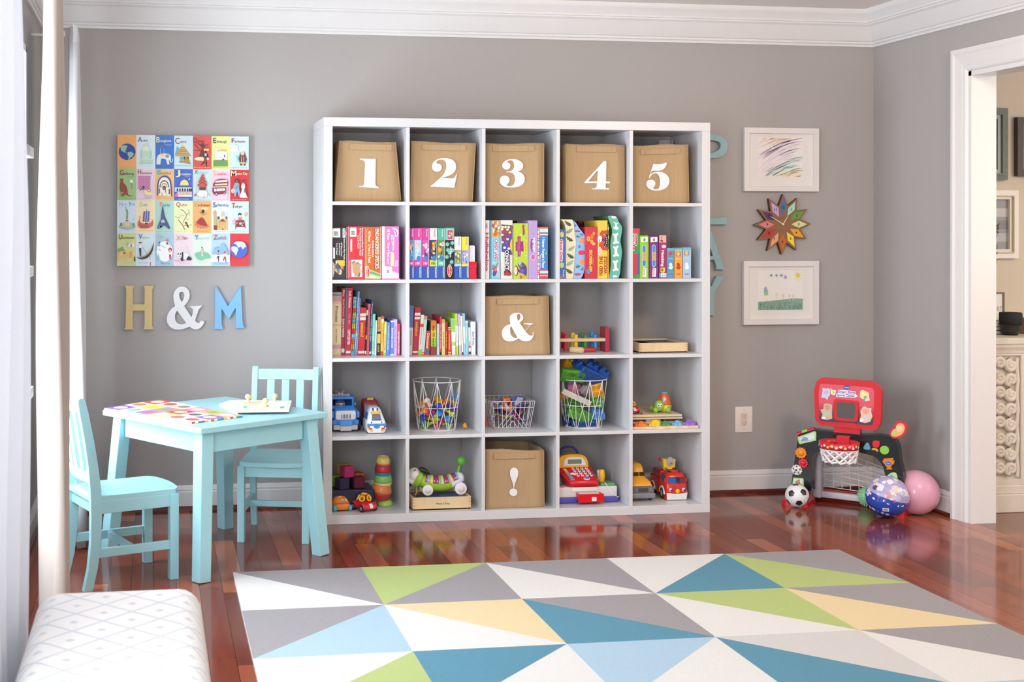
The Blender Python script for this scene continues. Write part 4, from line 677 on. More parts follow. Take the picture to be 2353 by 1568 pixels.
# star clock
noisy('clock_wood', '9a6f4c', '7f5838', 6, .5, .1, .0005, 4, (1, 1, 9))
KC = crop(1730, 440, 10.45); yk = -.024
ck = thing('wall_clock', 'star shaped wooden wall clock with coloured numbered points', 'clock', None, (PY(*KC(722, 795), 0).x, 0, PY(*KC(722, 795), 0).z))
tips = [(722, 68), (1068, 160), (1310, 425), (1390, 785), (1290, 1145), (1045, 1415), (690, 1515), (350, 1425), (112, 1165), (28, 800), (128, 435), (382, 170)]
inn_ = [(838, 350), (1035, 475), (1130, 660), (1130, 905), (1000, 1110), (812, 1240), (600, 1220), (412, 1130), (310, 915), (315, 690), (425, 480), (620, 355)]
def kp(p, y): q = PY(*KC(*p), y); return (q.x, q.z)
out = []
for a, b in zip(tips, inn_): out += [kp(a, yk), kp(b, yk)]
m = M(FR(0, 0, 0)); m.prism(out, .004, .024, 'clock_wood', '4a3222'); keep_build(m, 'star_body', ck)
dm_ = [('3f7aa8', 'M740 165 L810 380 L722 580 L655 380 Z', '12', 728, 385), ('a9dcc8', 'M1020 245 L1000 450 L825 595 L850 400 Z', '1', 918, 432), ('6a9a3f', 'M1230 470 L1120 650 L890 690 L990 510 Z', '2', 1055, 582), ('d4e0a0', 'M1308 790 L1105 875 L918 792 L1105 703 Z', '3', 1100, 785), ('f0a81f', 'M1218 1108 L1005 1070 L890 900 L1090 912 Z', '4', 1043, 990), ('f2da3f', 'M1003 1335 L838 1180 L812 975 L975 1080 Z', '5', 905, 1135), ('cc6a1f', 'M708 1430 L632 1195 L722 1005 L795 1195 Z', '6', 708, 1200), ('f2a880', 'M412 1340 L460 1150 L615 985 L600 1180 Z', '7', 515, 1145), ('b8343f', 'M195 1130 L330 930 L550 905 L440 1085 Z', '8', 385, 1000), ('dd7f88', 'M140 795 L350 720 L520 800 L345 885 Z', '9', 345, 795), ('4f2f62', 'M220 485 L450 520 L520 690 L360 680 Z', '10', 400, 592), ('c4a6d6', 'M440 255 L615 400 L628 615 L470 480 Z', '11', 540, 438)]
m = M(FR(0, yk, 0))
for c, d, s_, cx_, cy_ in dm_:
    m.pl([[kp(a, yk) for a in p] for p in parse(d)], .0004, c); p = kp((cx_, cy_), yk); m.text(s_, p[0], p[1], .0125, .0008, '22201f', bold=.03)
keep_build(m, 'numbered_diamonds', ck)
for tip, w, nm in (((415, 598), 20, 'minute_hand'), ((840, 590), 24, 'hour_hand')):
    m = M(FR(0, yk, 0)); c0 = kp((722, 790), yk); t_ = kp(tip, yk); dx, dy = t_[0]-c0[0], t_[1]-c0[1]; L = math.hypot(dx, dy); ux, uy = dx/L, dy/L; w0 = .0022
    tail = (c0[0]-ux*.006, c0[1]-uy*.006)
    m.prism([(tail[0]-uy*w0, tail[1]+ux*w0), (t_[0]-uy*.0008, t_[1]+ux*.0008), (t_[0]+uy*.0008, t_[1]-ux*.0008), (tail[0]+uy*w0, tail[1]-ux*w0)], .003 if w == 20 else .0015, .004 if w == 20 else .0025, 'f4f0ea'); keep_build(m, nm, ck, label='thin white clock hand')

# outlet
p0, p1 = PY(1688.5, 935, 0), PY(1728, 993.5, 0)
t = thing('wall_outlet', 'cream double wall outlet low on the grey wall right of the shelf', 'outlet', None, ((p0.x+p1.x)/2, 0, (p0.z+p1.z)/2)); w, h = p1.x-p0.x, p0.z-p1.z
m = M(FR(0, 0, 0)); m.box((-w/2, -h/2, .0), (w/2, h/2, .006), 'f2e9e1', .003, 3); m.build('cover_plate', t)
m = M(FR(0, -.006, 0))
m.prism(rrect(-.017, -.033, .017, .033, .006), 0, .0015, 'e6d5c6')
for zz in (-.017, .017):
    m.rect(-.008, zz-.002, -.006, zz+.007, .0018, '7a5f50'); m.rect(.005, zz-.002, .0075, zz+.007, .0018, '7a5f50'); m.disc(0, zz-.008, .0025, .0018, '7a5f50', n=10)
m.build('receptacle', t)
for zz in (-.046, .046): m = M(FR(0, -.006, 0)); m.disc(0, zz, .0028, .0012, 'b9aca2', n=10); m.build('screw', t)
# ---------------------------------------------------------------- boxes and books on the shelf
def ybase(K, x, yb, r): return max(-.4085, PZ(*K(x, yb), cellz(r)+.0005).y)
def decals(m, K, y, items):
    """printing on a front face; crop pixel coordinates on the plane Y = y"""
    z = .0003
    def P(pts): return [(q.x, q.z) for q in (PY(*K(a, b), y) for a, b in pts)]
    for it in items:
        k = it[0]
        if k == 'r': m.pl(P([(it[1], it[2]), (it[3], it[2]), (it[3], it[4]), (it[1], it[4])]), z, it[5])
        elif k == 'e': m.pl(P(ell(it[1], it[2], it[3], it[4], 16)), z, it[5])
        elif k == 'p': m.pl([P(p) for p in parse(it[1], 5)], z, it[2])
        elif k == 'tv':
            _, t, x, y0, y1, h, c = it[:7]; a, b = P([(x, y0), (x, y1)]); hh = abs(P([(x-h/2, y0)])[0][0]-P([(x+h/2, y0)])[0][0])
            m.text(t, (a[0]+b[0])/2, (a[1]+b[1])/2, hh, z, c, rot=-1, w=abs(a[1]-b[1]), bold=it[7] if len(it) > 7 else .02)
        elif k == 'tu':
            _, t, x, y0, y1, h, c = it[:7]; a, b = P([(x, y0), (x, y1)]); hh = abs(P([(x-h/2, y0)])[0][0]-P([(x+h/2, y0)])[0][0])
            m.text(t, (a[0]+b[0])/2, (a[1]+b[1])/2, hh, z, c, rot=1, w=abs(a[1]-b[1]), bold=.03)
        elif k == 'th':
            _, t, x0, x1, yy, h, c = it[:7]; a, b = P([(x0, yy), (x1, yy)]); hh = abs(P([(x0, yy-h/2)])[0][1]-P([(x0, yy+h/2)])[0][1])
            m.text(t, (a[0]+b[0])/2, (a[1]+b[1])/2, hh, z, c, w=b[0]-a[0], bold=.02)
        elif k == 'bar':
            _, x0, y0, x1, y1 = it; m.pl(P([(x0, y0), (x1, y0), (x1, y1), (x0, y1)]), z, 'f2efea'); n = 9; dx, dy = x1-x0, y1-y0
            for i in range(n):
                q = y0+dy*(.3+.5*i/n); m.pl(P([(x0+dx*.2, q), (x0+dx*.75, q), (x0+dx*.75, q+dy*(.02+.02*(i % 3))), (x0+dx*.2, q+dy*(.02+.02*(i % 3)))]), z+.0001, '55524f')
        z += .00012
def photo(K, x0, y0, x1, y1, cols, n, seed):
    """a printed picture made of colour patches"""
    rnd = random.Random(seed); o = [('r', x0, y0, x1, y1, cols[0])]
    for i in range(n):
        rx_, ry_ = rnd.uniform(.06, .2)*(x1-x0), rnd.uniform(.05, .14)*(y1-y0)
        o.append(('e', rnd.uniform(x0+rx_, x1-rx_), rnd.uniform(y0+ry_, y1-ry_), rx_, ry_, cols[1+i % (len(cols)-1)]))
    return o
def gbox(name, label, K, x0, x1, yt, yb, r, col, items, cat='game box', group=None, depth=.25, yf=None):
    y = -.4 if yf is None else yf
    a, b, c = PY(*K(x0, yb), y), PY(*K(x1, yb), y), PY(*K((x0+x1)/2, yt), y); z0 = cellz(r)+.0005
    dv = min(max(depth, .1), -.035-y)
    m = M(); m.box((a.x, y, z0), (b.x-.0006, y+dv, c.z), col, .0012)
    m.T = FR(0, y, 0); decals(m, K, y, items)
    return tag(m.build(name), label, cat, group)
GB = 'boxed games and puzzles on the second shelf'
Ka = crop(755, 500, 10.456)
pz_ = ['3a3438', 'e8a43a', 'c9c2b4', '4a5a7a', 'b8683a', '8a5a3c', 'd9b48a', '5b7a8a']
gbox('puzzle_box', 'black boxed floor puzzle with a space picture, leftmost on the second shelf', Ka, 88, 455, 232, 1465, 1, '2b272c', [('bar', 96, 262, 280, 478)] + photo(Ka, 96, 1025, 388, 1450, pz_, 16, 1) + [('p', 'M190 1030 L388 1025 L388 1160 C330 1190 250 1160 230 1100 Z', 'f0b23a'), ('e', 215, 1180, 42, 70, '48506e'), ('p', 'M96 1050 C150 1100 165 1300 110 1430 L96 1430 Z', 'c9c0b2'), ('tv', 'Extra Large Floor Puzzle', 378, 510, 1010, 32, 'f2efec'), ('tv', '48 "Easy-Clean"', 310, 600, 940, 30, 'f2efec'), ('tv', 'Jumbo Pieces', 262, 610, 910, 26, 'f2efec'), ('tv', '2 x 3 Feet!', 200, 620, 900, 34, 'f2efec'), ('r', 105, 725, 150, 990, 'e9e6e2'), ('p', 'M335 270 C350 250 380 255 400 270 L405 480 C390 495 345 495 335 480 Z', 'e6e4ea'), ('e', 400, 385, 26, 50, 'd9828a'), ('tv', 'Floor', 368, 280, 475, 38, '3a4a7a'), ('r', 430, 232, 440, 1465, 'd9d2c8')], 'puzzle', GB)
gbox('puzzle_box', 'red boxed floor puzzle with a castle picture, right of the black one', Ka, 466, 865, 214, 1468, 1, 'd3303f', [('bar', 512, 245, 668, 462), ('r', 466, 214, 474, 1468, 'efe9e4'), ('tv', 'Extra Large Floor Puzzle', 815, 250, 925, 36, 'f6efec'), ('tv', '48 "Easy-Clean" Jumbo Pieces', 762, 250, 915, 32, 'f6efec'), ('tv', '2 x 3 Feet!', 712, 430, 740, 34, 'f6efec'), ('r', 525, 515, 565, 820, 'f0ebe6'), ('tv', 'Fairy Tale Castle', 660, 760, 980, 60, 'a8442f')] + photo(Ka, 545, 1015, 808, 1428, ['e3e9ea', '6f8f92', 'c79a72', 'b07f5c', '54705f', '8fb0b6', 'd9b48e'], 20, 2) + [('p', 'M560 1090 L690 1110 L770 1190 L720 1200 L770 1245 L715 1270 L765 1300 L690 1370 L580 1330 Z', 'c4946a'), ('tv', 'Melissa & Doug', 512, 1030, 1420, 16, 'f0d9d4')], 'puzzle', GB)
gbox('puzzle_box', 'orange boxed floor puzzle lettered ENDANGERED SPECIES', Ka, 872, 1256, 228, 1468, 1, 'cf6229', [('r', 872, 228, 880, 1468, 'efe6dc'), ('r', 1246, 228, 1256, 1468, 'efe6dc'), ('p', 'M880 1170 L950 1160 L985 1245 L1246 1350 L1246 1468 L880 1468 Z', 'a9cf9a'), ('p', 'M985 1300 C1060 1290 1150 1330 1246 1380 L1246 1420 C1150 1390 1060 1360 985 1350 Z', '6fa36a'), ('p', 'M985 1400 C1080 1390 1160 1430 1240 1468 L985 1468 Z', 'd3e6c4'), ('tv', 'ENDANGERED SPECIES', 1166, 262, 1240, 112, '2c241c', .05), ('tv', 'ENDANGERED SPECIES', 1168, 270, 1232, 96, 'f6f2d8', .02), ('tv', 'FLOOR PUZZLE', 1062, 560, 950, 40, 'f6f0e8'), ('tv', '48 Pieces · 2 Feet x 3 Feet!', 985, 320, 1090, 56, 'f6f0e8'), ('tv', '"Easy-Clean" surface keeps puzzle looking new!', 918, 270, 1140, 26, 'f2c24a'), ('e', 942, 1305, 40, 145, 'f4e9e4'), ('e', 942, 1305, 33, 132, 'c9282f'), ('tv', 'Melissa & Doug', 942, 1200, 1410, 26, 'f8f0ee')], 'puzzle', GB)
gbox('puzzle_box', 'pink boxed princess floor puzzle, fourth on the second shelf', Ka, 1278, 1722, 212, 1465, 1, 'e07cc4', [('r', 1278, 212, 1345, 1465, 'e6e8f4'), ('r', 1690, 212, 1722, 1465, '2f2c38'), ('p', 'M1345 1140 C1350 1180 1400 1185 1520 1185 L1530 1290 L1690 1345 L1690 1465 L1345 1465 Z', 'd4d2ec'), ('p', 'M1345 1140 C1350 1180 1400 1185 1520 1185 L1525 1380 L1345 1390 Z', 'ecebf4'), ('bar', 1375, 1215, 1480, 1360), ('p', 'M1520 250 C1620 230 1690 300 1680 400 C1660 480 1600 470 1590 420 C1600 350 1570 300 1520 250 Z', 'e9e4f6'), ('p', 'M1560 290 C1620 290 1660 350 1640 420 C1620 440 1600 420 1610 380 C1610 340 1590 310 1560 290 Z', '8f79c4'), ('p', 'M1500 400 L1585 420 L1570 800 L1520 820 Z', 'e4dcf2'), ('tv', 'Princess', 1545, 400, 810, 70, '8f86b8'), ('p', 'M1490 820 L1575 850 L1580 1180 L1490 1160 Z', 'f3ddb0'), ('tv', '48 Pieces · Over 4 Feet Long!', 1440, 280, 1120, 56, 'f6f0f6'), ('tv', '"Easy-Clean" surface keeps puzzle looking new!', 1385, 255, 1120, 26, 'f2a86a'), ('tv', 'FLOOR', 1660, 1035, 1170, 32, 'f6f0f6'), ('tv', 'PUZZLE', 1615, 1035, 1190, 32, 'f6f0f6')], 'puzzle', GB)
Kd = crop(750, 480, 6.536)
def rav(label, x0, x1, yt, top, mid, low, cols, seed, band=None):
    w = x1-x0; b = 865
    it = [('r', x0, yt, x1-2, 470 if yt < 400 else 620, top)] + photo(Kd, x0+3, 472 if yt < 400 else 622, x1-4, 770 if yt < 400 else 830, cols, 14, seed)
    if yt < 400: it += [('r', x0, 765, x1-2, b, mid), ('e', x0+w*.6, 745, w*.28, 42, '2f7fc0'), ('tv', '100', x0+w*.5, 800, 860, 1, mid), ('th', '100', x0+w*.2, x0+w*.72, 820, 34, low)]
    else: it += [('r', x0, 828, x1-2, b, mid)]
    it += [('tv', 'Ravensburger', x0+w*.8, 880, 1035, w*.17, 'f4f4f4'), ('tv', 'Puzzle', x0+w*.66, yt+20, yt+130, w*.16, 'f4eef2' if low != '3a3a44' else '8a8a92'), ('r', x1-8, yt, x1-3, 1045, 'efe6ee')]
    gbox('puzzle_box', label, Kd, x0, x1, yt, 1046, 1, '2f55a8', it, 'puzzle', GB)
pk, mg = 'd23f92', 'f2e3ee'
rav('narrow purple topped jigsaw box, its left edge hidden behind the shelf divider', 1246, 1310, 292, 'a8287f', 'b8307f', 'f4e4f0', ['4f9fc4', 'c9503f', '7fb6d0', 'e9b48a', '3a5f9a'], 1)
rav('pink jigsaw box with a pale blue sky picture, second in its cube', 1316, 1428, 290, pk, pk, mg, ['a9c9e6', 'e9b8a9', 'c9dcec', 'f2d9c4', '8fb6dc'], 2)
rav('pink jigsaw box with a purple and pink picture, third in its cube', 1434, 1543, 290, pk, pk, mg, ['c9589a', '4a3a6a', 'e6c4dc', 'f2dbe6', '8f4a8a'], 3)
rav('white topped jigsaw box with a dark picture and lime band', 1550, 1662, 290, 'ddd6d6', 'b9cf3f', '3a3a44', ['2f3450', 'd98f2a', '4a5278', 'e6c9a4', 'f0b23a'], 4)
rav('green topped jigsaw box with a brown and green picture', 1668, 1780, 290, '4fb394', '5fc0a0', 'f2f6f4', ['6f8f52', '5a3f30', 'd9a24a', 'f0e6d8', '8fae5a'], 5)
gbox('puzzle_box', 'black puzzle box with teal jigsaw pieces and a red oval badge', Kd, 1784, 1918, 286, 1046, 1, '221f22', [('r', 1784, 286, 1918, 470, '62c0ac'), ('r', 1812, 312, 1902, 462, 'efeaea')] + photo(Kd, 1818, 318, 1896, 456, ['b9485a', 'd9a9b4', '5f4a6a', 'e9d4d8'], 10, 6)[0:] + [(('p', f'M{x-28} {y-14} L{x-8} {y-26} L{x} {y-40} L{x+10} {y-24} L{x+32} {y-18} L{x+22} {y+4} L{x+34} {y+18} L{x+8} {y+20} L{x} {y+38} L{x-12} {y+20} L{x-32} {y+18} L{x-22} {y} Z', '6fc4b4')) for x, y in ((1815, 535), (1890, 515), (1822, 620), (1892, 625), (1808, 725), (1878, 800), (1850, 660))] + [('tv', '100 Piece', 1866, 570, 730, 26, 'f4f0ee'), ('e', 1850, 930, 36, 96, 'f0e6e4'), ('e', 1850, 930, 30, 86, 'c4242f'), ('tv', 'Melissa & Doug', 1850, 862, 1000, 22, 'f6eeec')], 'puzzle', GB)
rav('short white topped jigsaw box right of the black puzzle box', 1922, 2027, 418, 'e2dede', 'a9d3ea', '3a3a44', ['8aa06a', 'd9c4a4', '5f7a52', 'b8503f', 'e6dcc4'], 7)
rav('short yellow topped jigsaw box', 2033, 2138, 420, 'f2da3a', 'f2da3a', '3a3a44', ['9fb2d0', '5f76a8', 'd9a4b4', 'e6e0ec', '7f93c0'], 8)
t = thing('card_holder', 'white cards standing in a red plastic holder at the right of the jigsaw boxes', 'card game', GB, (0, 0, 0))
ya = -.4; a, b = PY(*Kd(2142, 1045), ya), PY(*Kd(2258, 1045), ya); zr = PY(*Kd(2195, 795), ya).z; zc = PY(*Kd(2195, 552), ya).z; t.location = ((a.x+b.x)/2, ya+.03, cellz(1)); z0 = cellz(1)+.0005
m = M(); w = b.x-a.x
m.loft([[(a.x+k, ya+k, z), (b.x-k, ya+k, z), (b.x-k, ya+.06-k, z), (a.x+k, ya+.06-k, z)] for z, k in ((z0, .001), (z0+.02, 0), (z0+.022, .0015), (zr-.03, .0015), (zr-.028, 0), (zr-.014, 0), (zr-.012, .0015), (zr, 0))], 'd3243a:g', False); keep_build(m, 'holder', t)
m = M(FR(0, 0, 0)); pts = rrect(a.x+.004, zr-.01, b.x-.006, zc, .006); pts = [(x, z) for x, z in pts]; m.prism(pts, -(ya+.05), -(ya+.012), 'ecebf0'); keep_build(m, 'card_stack', t)
Ke = crop(1100, 490, 9.8)
gbox('game_box', 'white game box with red lettering, leftmost in its cube', Ke, 151, 246, 160, 1470, 1, 'e0dad4', [('tv', 'Hullabaloo', 188, 440, 1310, 58, 'b8405a', .05), ('e', 177, 290, 24, 75, 'b58ab8'), ('r', 238, 620, 244, 1000, 'a84a7a')], 'game box', GB)
gbox('game_box', 'light blue game box lettered CANDY LAND', Ke, 266, 487, 164, 1470, 1, '86c8e0', photo(Ke, 295, 170, 480, 555, ['d9a86a', 'b8703a', 'e9cfa4', '8f5a4a', 'f0ded4', 'c98a4a'], 22, 11) + [('p', 'M340 590 L440 590 L440 1060 L345 1060 Z', 'c9e4f0'), ('tv', 'CANDY LAND', 392, 585, 1065, 66, 'c23a6a', .04), ('tv', 'THE WORLD OF SWEETS GAME', 340, 600, 1000, 14, '5f86b0')] + photo(Ke, 285, 1090, 470, 1450, ['9fcfe2', 'd9789a', 'e9a9bc', 'c94a6a', '6f9a6a', 'f0e4dc'], 18, 12) + [('e', 345, 1360, 38, 62, '34549a'), ('r', 266, 164, 276, 1470, '3a6a9a')], 'game box', GB)
gbox('game_box', 'white game box with blue rack of red and yellow discs, lettered CONNECT 4', Ke, 493, 765, 158, 1470, 1, 'e2ddd9', [('p', 'M508 245 L600 265 L755 272 L755 950 L690 930 L600 880 L512 870 Z', '4a4fa8')] + [('e', x, y, 33, 27, c) for x, y, c in ((540, 312, 'eadf78'), (605, 312, 'eadf78'), (675, 314, 'eadf78'), (738, 320, '9a3a5f'), (530, 365, 'eadf78'), (585, 368, 'b53a4a'), (650, 372, 'eadf78'), (725, 375, '9a3a5f'), (560, 425, 'b53a4a'), (625, 430, 'b53a4a'), (700, 435, 'e6c94a'), (530, 490, 'ead95a'), (600, 497, 'b8343f'), (680, 500, 'b8343f'), (570, 570, 'b8343f'), (648, 587, 'ead95a'), (530, 655, 'ead95a'), (615, 670, 'c9303f'), (580, 778, 'efeae4'), (675, 800, 'efeae4'))] + [('p', 'M755 560 C690 620 670 800 755 900 Z', 'f0b83a'), ('r', 585, 825, 690, 1290, '26232a'), ('tv', 'CONNECT', 632, 835, 1280, 76, 'f4f2ee', .03), ('p', 'M570 1300 L690 1290 L735 1370 L700 1410 L565 1400 Z', '3a2a2a'), ('tv', '4', 640, 1310, 1395, 130, 'd02f36', .05)], 'game box', GB)
gbox('game_box', 'lime green card game box with a purple striped worm picture', Ke, 780, 1118, 230, 1472, 1, 'b5d13f', [('p', 'M870 525 L945 525 L945 640 L1000 635 L1015 860 L945 865 L945 975 L875 980 L875 860 L830 850 L832 650 L872 645 Z', 'a03a78'), ('tv', 'WORMS', 905, 560, 950, 50, 'c9589a', .04), ('tv', 'HEAP', 972, 650, 850, 44, '8f2f68', .04), ('p', 'M1035 600 L1090 600 L1080 890 L1025 885 Z', 'ecd64a'), ('tv', 'JUNIOR', 1058, 620, 870, 30, '8a8a2f'), ('p', 'M985 262 L1030 265 C1005 330 1055 400 1028 495 L985 490 C1010 420 970 340 985 262 Z', 'b8344f'), ('e', 840, 1300, 48, 118, '3a2030'), ('e', 832, 1300, 40, 100, 'f2c9ae'), ('e', 825, 1250, 18, 20, 'f6f2f0'), ('e', 830, 1330, 18, 20, 'f6f2f0'), ('p', 'M885 1250 L940 1290 L930 1340 L885 1330 Z', '8a2f86'), ('p', 'M880 1120 C920 1080 1040 1100 1075 1220 C1090 1300 1080 1400 1060 1440 C1030 1360 960 1340 930 1345 C960 1300 930 1240 890 1200 Z', '5f3a8a'), ('e', 925, 1130, 38, 40, 'b9b2d6'), ('e', 945, 1190, 42, 30, '5f9a4a'), ('e', 985, 1300, 45, 45, '5a62c0'), ('e', 1010, 1170, 24, 26, 'a0405f'), ('p', 'M930 1350 C1000 1360 1060 1410 1075 1440 L1055 1470 C1020 1410 960 1380 925 1370 Z', 'f0a24a'), ('p', 'M925 1400 L975 1425 L970 1470 L930 1470 Z', 'b83a8a')] + [('e', x, y, 16, 22, 'd9e48a') for x, y in ((950, 490), (1010, 590), (840, 1030), (1065, 960), (970, 900))], 'game box', GB, .2)
gbox('game_box', 'lilac memory game box with a round pink emblem', Ke, 1122, 1322, 163, 1470, 1, 'b79cd4', [('p', 'M1180 580 L1225 570 L1225 880 L1185 860 Z', '8f3f8a'), ('tv', 'MEMORY', 1242, 565, 885, 56, 'f4eef6', .04), ('r', 1165, 650, 1180, 810, 'a0529a'), ('e', 1222, 990, 60, 76, 'f0d4e8'), ('e', 1222, 990, 50, 64, 'd977b8'), ('tv', 'pony', 1225, 945, 1035, 34, '8f3f8a')], 'game box', GB, .19)
gbox('game_box', 'dark box standing behind the lime green box', Ke, 880, 1112, 172, 1330, 1, '2f2a33', [('r', 940, 180, 1100, 215, '77737a')], 'game box', GB, .12, -.19)
st = [('r', 1335, 310+i*14, 1570, 324+i*14, c) for i, c in enumerate(['d9505a', 'f4ead0', 'f2f0ec', 'd9e4ec', 'c9dcea', 'c9dcea', 'e9eef2', 'a9cfe6', 'e9eef2', '3f7fc0', '4f86c0', 'd9505a', 'f4e4b0', 'f0eeea'])]
gbox('game_box', 'blue game box with striped ends lettered I Never Forget a Face', Ke, 1372, 1560, 310, 1470, 1, '3f83c9', [('r', 1372, a_, 1560, b_, c) for a_, b_, c in ((310, 350, 'd9505a'), (350, 372, 'f6ecc4'), (372, 430, 'cfe0ee'), (430, 448, '4f86c0'), (448, 470, 'd9505a'), (470, 495, 'f6ecc4'), (1285, 1300, 'e06a6a'), (1300, 1355, 'cfe0ee'), (1355, 1380, '3f83a9'), (1380, 1400, 'd9505a'), (1400, 1420, 'f2d24a'), (1420, 1470, 'd2404f'))] + [('tv', 'I Never Forget a Face', 1458, 540, 1230, 62, 'f4f4f6', .03), ('tv', 'Memory Game', 1385, 950, 1240, 26, 'f4f4f6'), ('e', 1515, 900, 18, 40, '6fc08a')], 'game box', GB)
gbox('game_box', 'narrow striped red, blue and white game box between lilac and blue boxes', Ke, 1327, 1368, 318, 1470, 1, 'e9e4dc', [('r', 1327, 318+i*48, 1368, 344+i*48, c) for i, c in enumerate(['d9505a', '3f83c9', 'f0d26a', 'd9505a', 'a9cfe6'] * 4 + ['d9505a', 'd2404f', 'd9505a'])], 'game box', GB)
Kf = crop(1280, 480, 9.225)
gbox('game_box', 'small dark blue game box in front of the oak leaf box', Kf, 57, 178, 432, 1478, 1, '3d66b2', [('e', 104, 545, 38, 62, 'ecdc5a'), ('tv', 'Doo', 104, 500, 600, 22, '4a4a52'), ('p', 'M62 650 C100 630 130 640 128 700 L122 1100 C110 1130 70 1120 62 1100 Z', 'ecd8dc'), ('tv', 'Hoot Owl', 92, 660, 1090, 50, 'c43a5a', .03), ('e', 100, 1195, 48, 62, 'b4d06a'), ('tv', 'Hoot!', 138, 1300, 1450, 30, 'd9e6f4'), ('p', 'M57 1380 C80 1400 110 1440 130 1478 L57 1478 Z', '9a7a5a')], 'game box', GB, .1)
def wavy(name, label, d, col, side, items, y, depth):
    P = traced(d, Kf, y); z0 = min(q[1] for p in P for q in p); dz = cellz(1)+.0005-z0
    P = [[(x, z+dz) for x, z in p] for p in P]
    m = M(FR(0, 0, 0)); m.prism(P, -(y+depth), -y, col, side)
    m.T = FR(0, y, dz); decals(m, Kf, y, items); return tag(m.build(name, bevel=.001), label, 'puzzle', GB)
leaf = lambda x, y, s, f: f'M{x-80*s} {y-50*f} L{x-40*s} {y-62*f} L{x-20*s} {y-38*f} L{x+5*s} {y-48*f} L{x+20*s} {y-20*f} L{x+50*s} {y-18*f} L{x+60*s} {y+10*f} L{x+85*s} {y+25*f} L{x+62*s} {y+35*f} L{x+50*s} {y+55*f} L{x+15*s} {y+40*f} L{x-10*s} {y+42*f} L{x-15*s} {y+15*f} L{x-50*s} {y+10*f} L{x-45*s} {y-18*f} Z'
wavy('shaped_puzzle_box', 'wavy cream puzzle box printed with green oak leaves', 'M70 208 L300 210 C345 215 355 250 360 330 C365 480 395 560 402 680 C405 800 382 900 372 1050 C369 1200 362 1350 335 1462 L182 1462 L182 430 C182 330 130 230 70 208 Z', 'efe6c4', 'cfc49a', [('p', leaf(230, 300, 1, 1), '4f6040'), ('p', leaf(265, 460, -1, 1), '7fae8a'), ('p', leaf(262, 630, 1, 1), '4f6040'), ('p', leaf(305, 830, -1, 1), '8ab894'), ('p', leaf(280, 990, 1, 1), '4f6040'), ('p', leaf(275, 1140, -1, 1), '8ab894'), ('p', leaf(250, 1310, 1, 1), '4f6040')], -.385, .2)
wavy('shaped_puzzle_box', 'curved pale blue puzzle box printed with pineapples and strawberries', 'M368 250 C420 300 470 420 520 460 C590 540 635 640 637 800 C637 1000 600 1200 570 1330 C550 1400 530 1450 500 1470 L345 1470 C372 1350 378 1200 381 1050 C391 900 412 800 410 680 C402 560 372 480 367 330 Z', '8fb9e6', '6f93c0', [('e', 530, 665, 62, 58, 'ec9560'), ('p', 'M395 570 L430 560 L420 530 L460 575 L500 560 L470 600 L430 600 Z', '3f7f6a'), ('e', 518, 920, 70, 52, 'd8404f'), ('e', 535, 1120, 58, 62, 'ec9560'), ('p', 'M395 1200 L440 1200 L420 1165 L470 1190 L490 1215 L440 1250 L400 1245 Z', '3f7f6a'), ('e', 432, 1380, 70, 28, 'd8404f'), ('p', 'M385 440 L490 460 L480 480 L380 475 Z', 'b0304f'), ('p', 'M370 310 L410 350 L375 380 Z', 'a03a5f')] + [('e', x, y, 11, 13, '33406a') for x, y in ((495, 535), (525, 520), (530, 548), (450, 795), (475, 770), (480, 808), (515, 1275), (545, 1250), (540, 1285))], -.39, .2)
gbox('game_box', 'dark red game box at the back between the curved blue box and yellow box', Kf, 448, 770, 262, 1380, 1, '7a1f26', [('r', 470, 300, 640, 380, '3a2226'), ('tv', 'GAME', 770, 275, 330, 26, 'c98a8a')], 'game box', GB, .12, -.18)
gbox('game_box', 'red game box with yellow bear pictures and curved yellow lettering', Kf, 600, 858, 388, 1476, 1, 'cc2f45', [('e', 665, 635, 40, 52, 'eab43a'), ('e', 740, 590, 34, 60, 'c9803a'), ('e', 735, 700, 36, 44, 'e6a83a'), ('e', 775, 745, 36, 34, 'd9b48a'), ('e', 778, 520, 24, 34, 'e6a83a'), ('e', 660, 635, 16, 20, 'c07a3a'), ('tu', 'BIMBBOS!', 712, 870, 1330, 62, 'f2d24a'), ('p', 'M620 1290 L650 1270 L700 1300 L705 1370 L650 1385 L622 1350 Z', '4f8fc0'), ('tu', 'stacking game', 765, 1030, 1190, 18, 'e6a04a')], 'game box', GB, .16)
gbox('game_box', 'yellow game box with a red monster mouth, lettered FEED THE WOOZLE', Kf, 862, 1072, 246, 1474, 1, 'eec74c', [('p', 'M885 570 L920 500 L950 450 L985 470 L1070 440 L1070 890 L1000 880 L950 870 L890 800 L900 700 Z', 'c9482f'), ('p', 'M1070 530 C960 560 990 700 1000 810 L1070 800 Z', '2a1c20'), ('e', 965, 650, 62, 120, 'd0502f'), ('e', 905, 640, 46, 76, 'f4eef0'), ('e', 903, 660, 10, 16, '2a2a30'), ('e', 905, 690, 10, 14, '2a2a30'), ('e', 985, 655, 42, 40, '7a2f6a'), ('e', 905, 895, 40, 84, 'f2e4e0'), ('tu', 'Kids', 905, 830, 950, 26, 'c04a6a'), ('e', 908, 350, 32, 60, 'd9cc5a'), ('tu', 'FEED THE', 930, 1010, 1415, 64, 'a8281f'), ('tu', 'WOOZLE', 1022, 1010, 1375, 64, 'a8281f')] + [('e', x, y, 9, 12, 'f0e6c4') for x, y in ((1000, 545), (1025, 575), (1040, 610), (1048, 650), (1048, 690), (1042, 730), (1030, 770), (1005, 805))], 'game box', GB, .19)
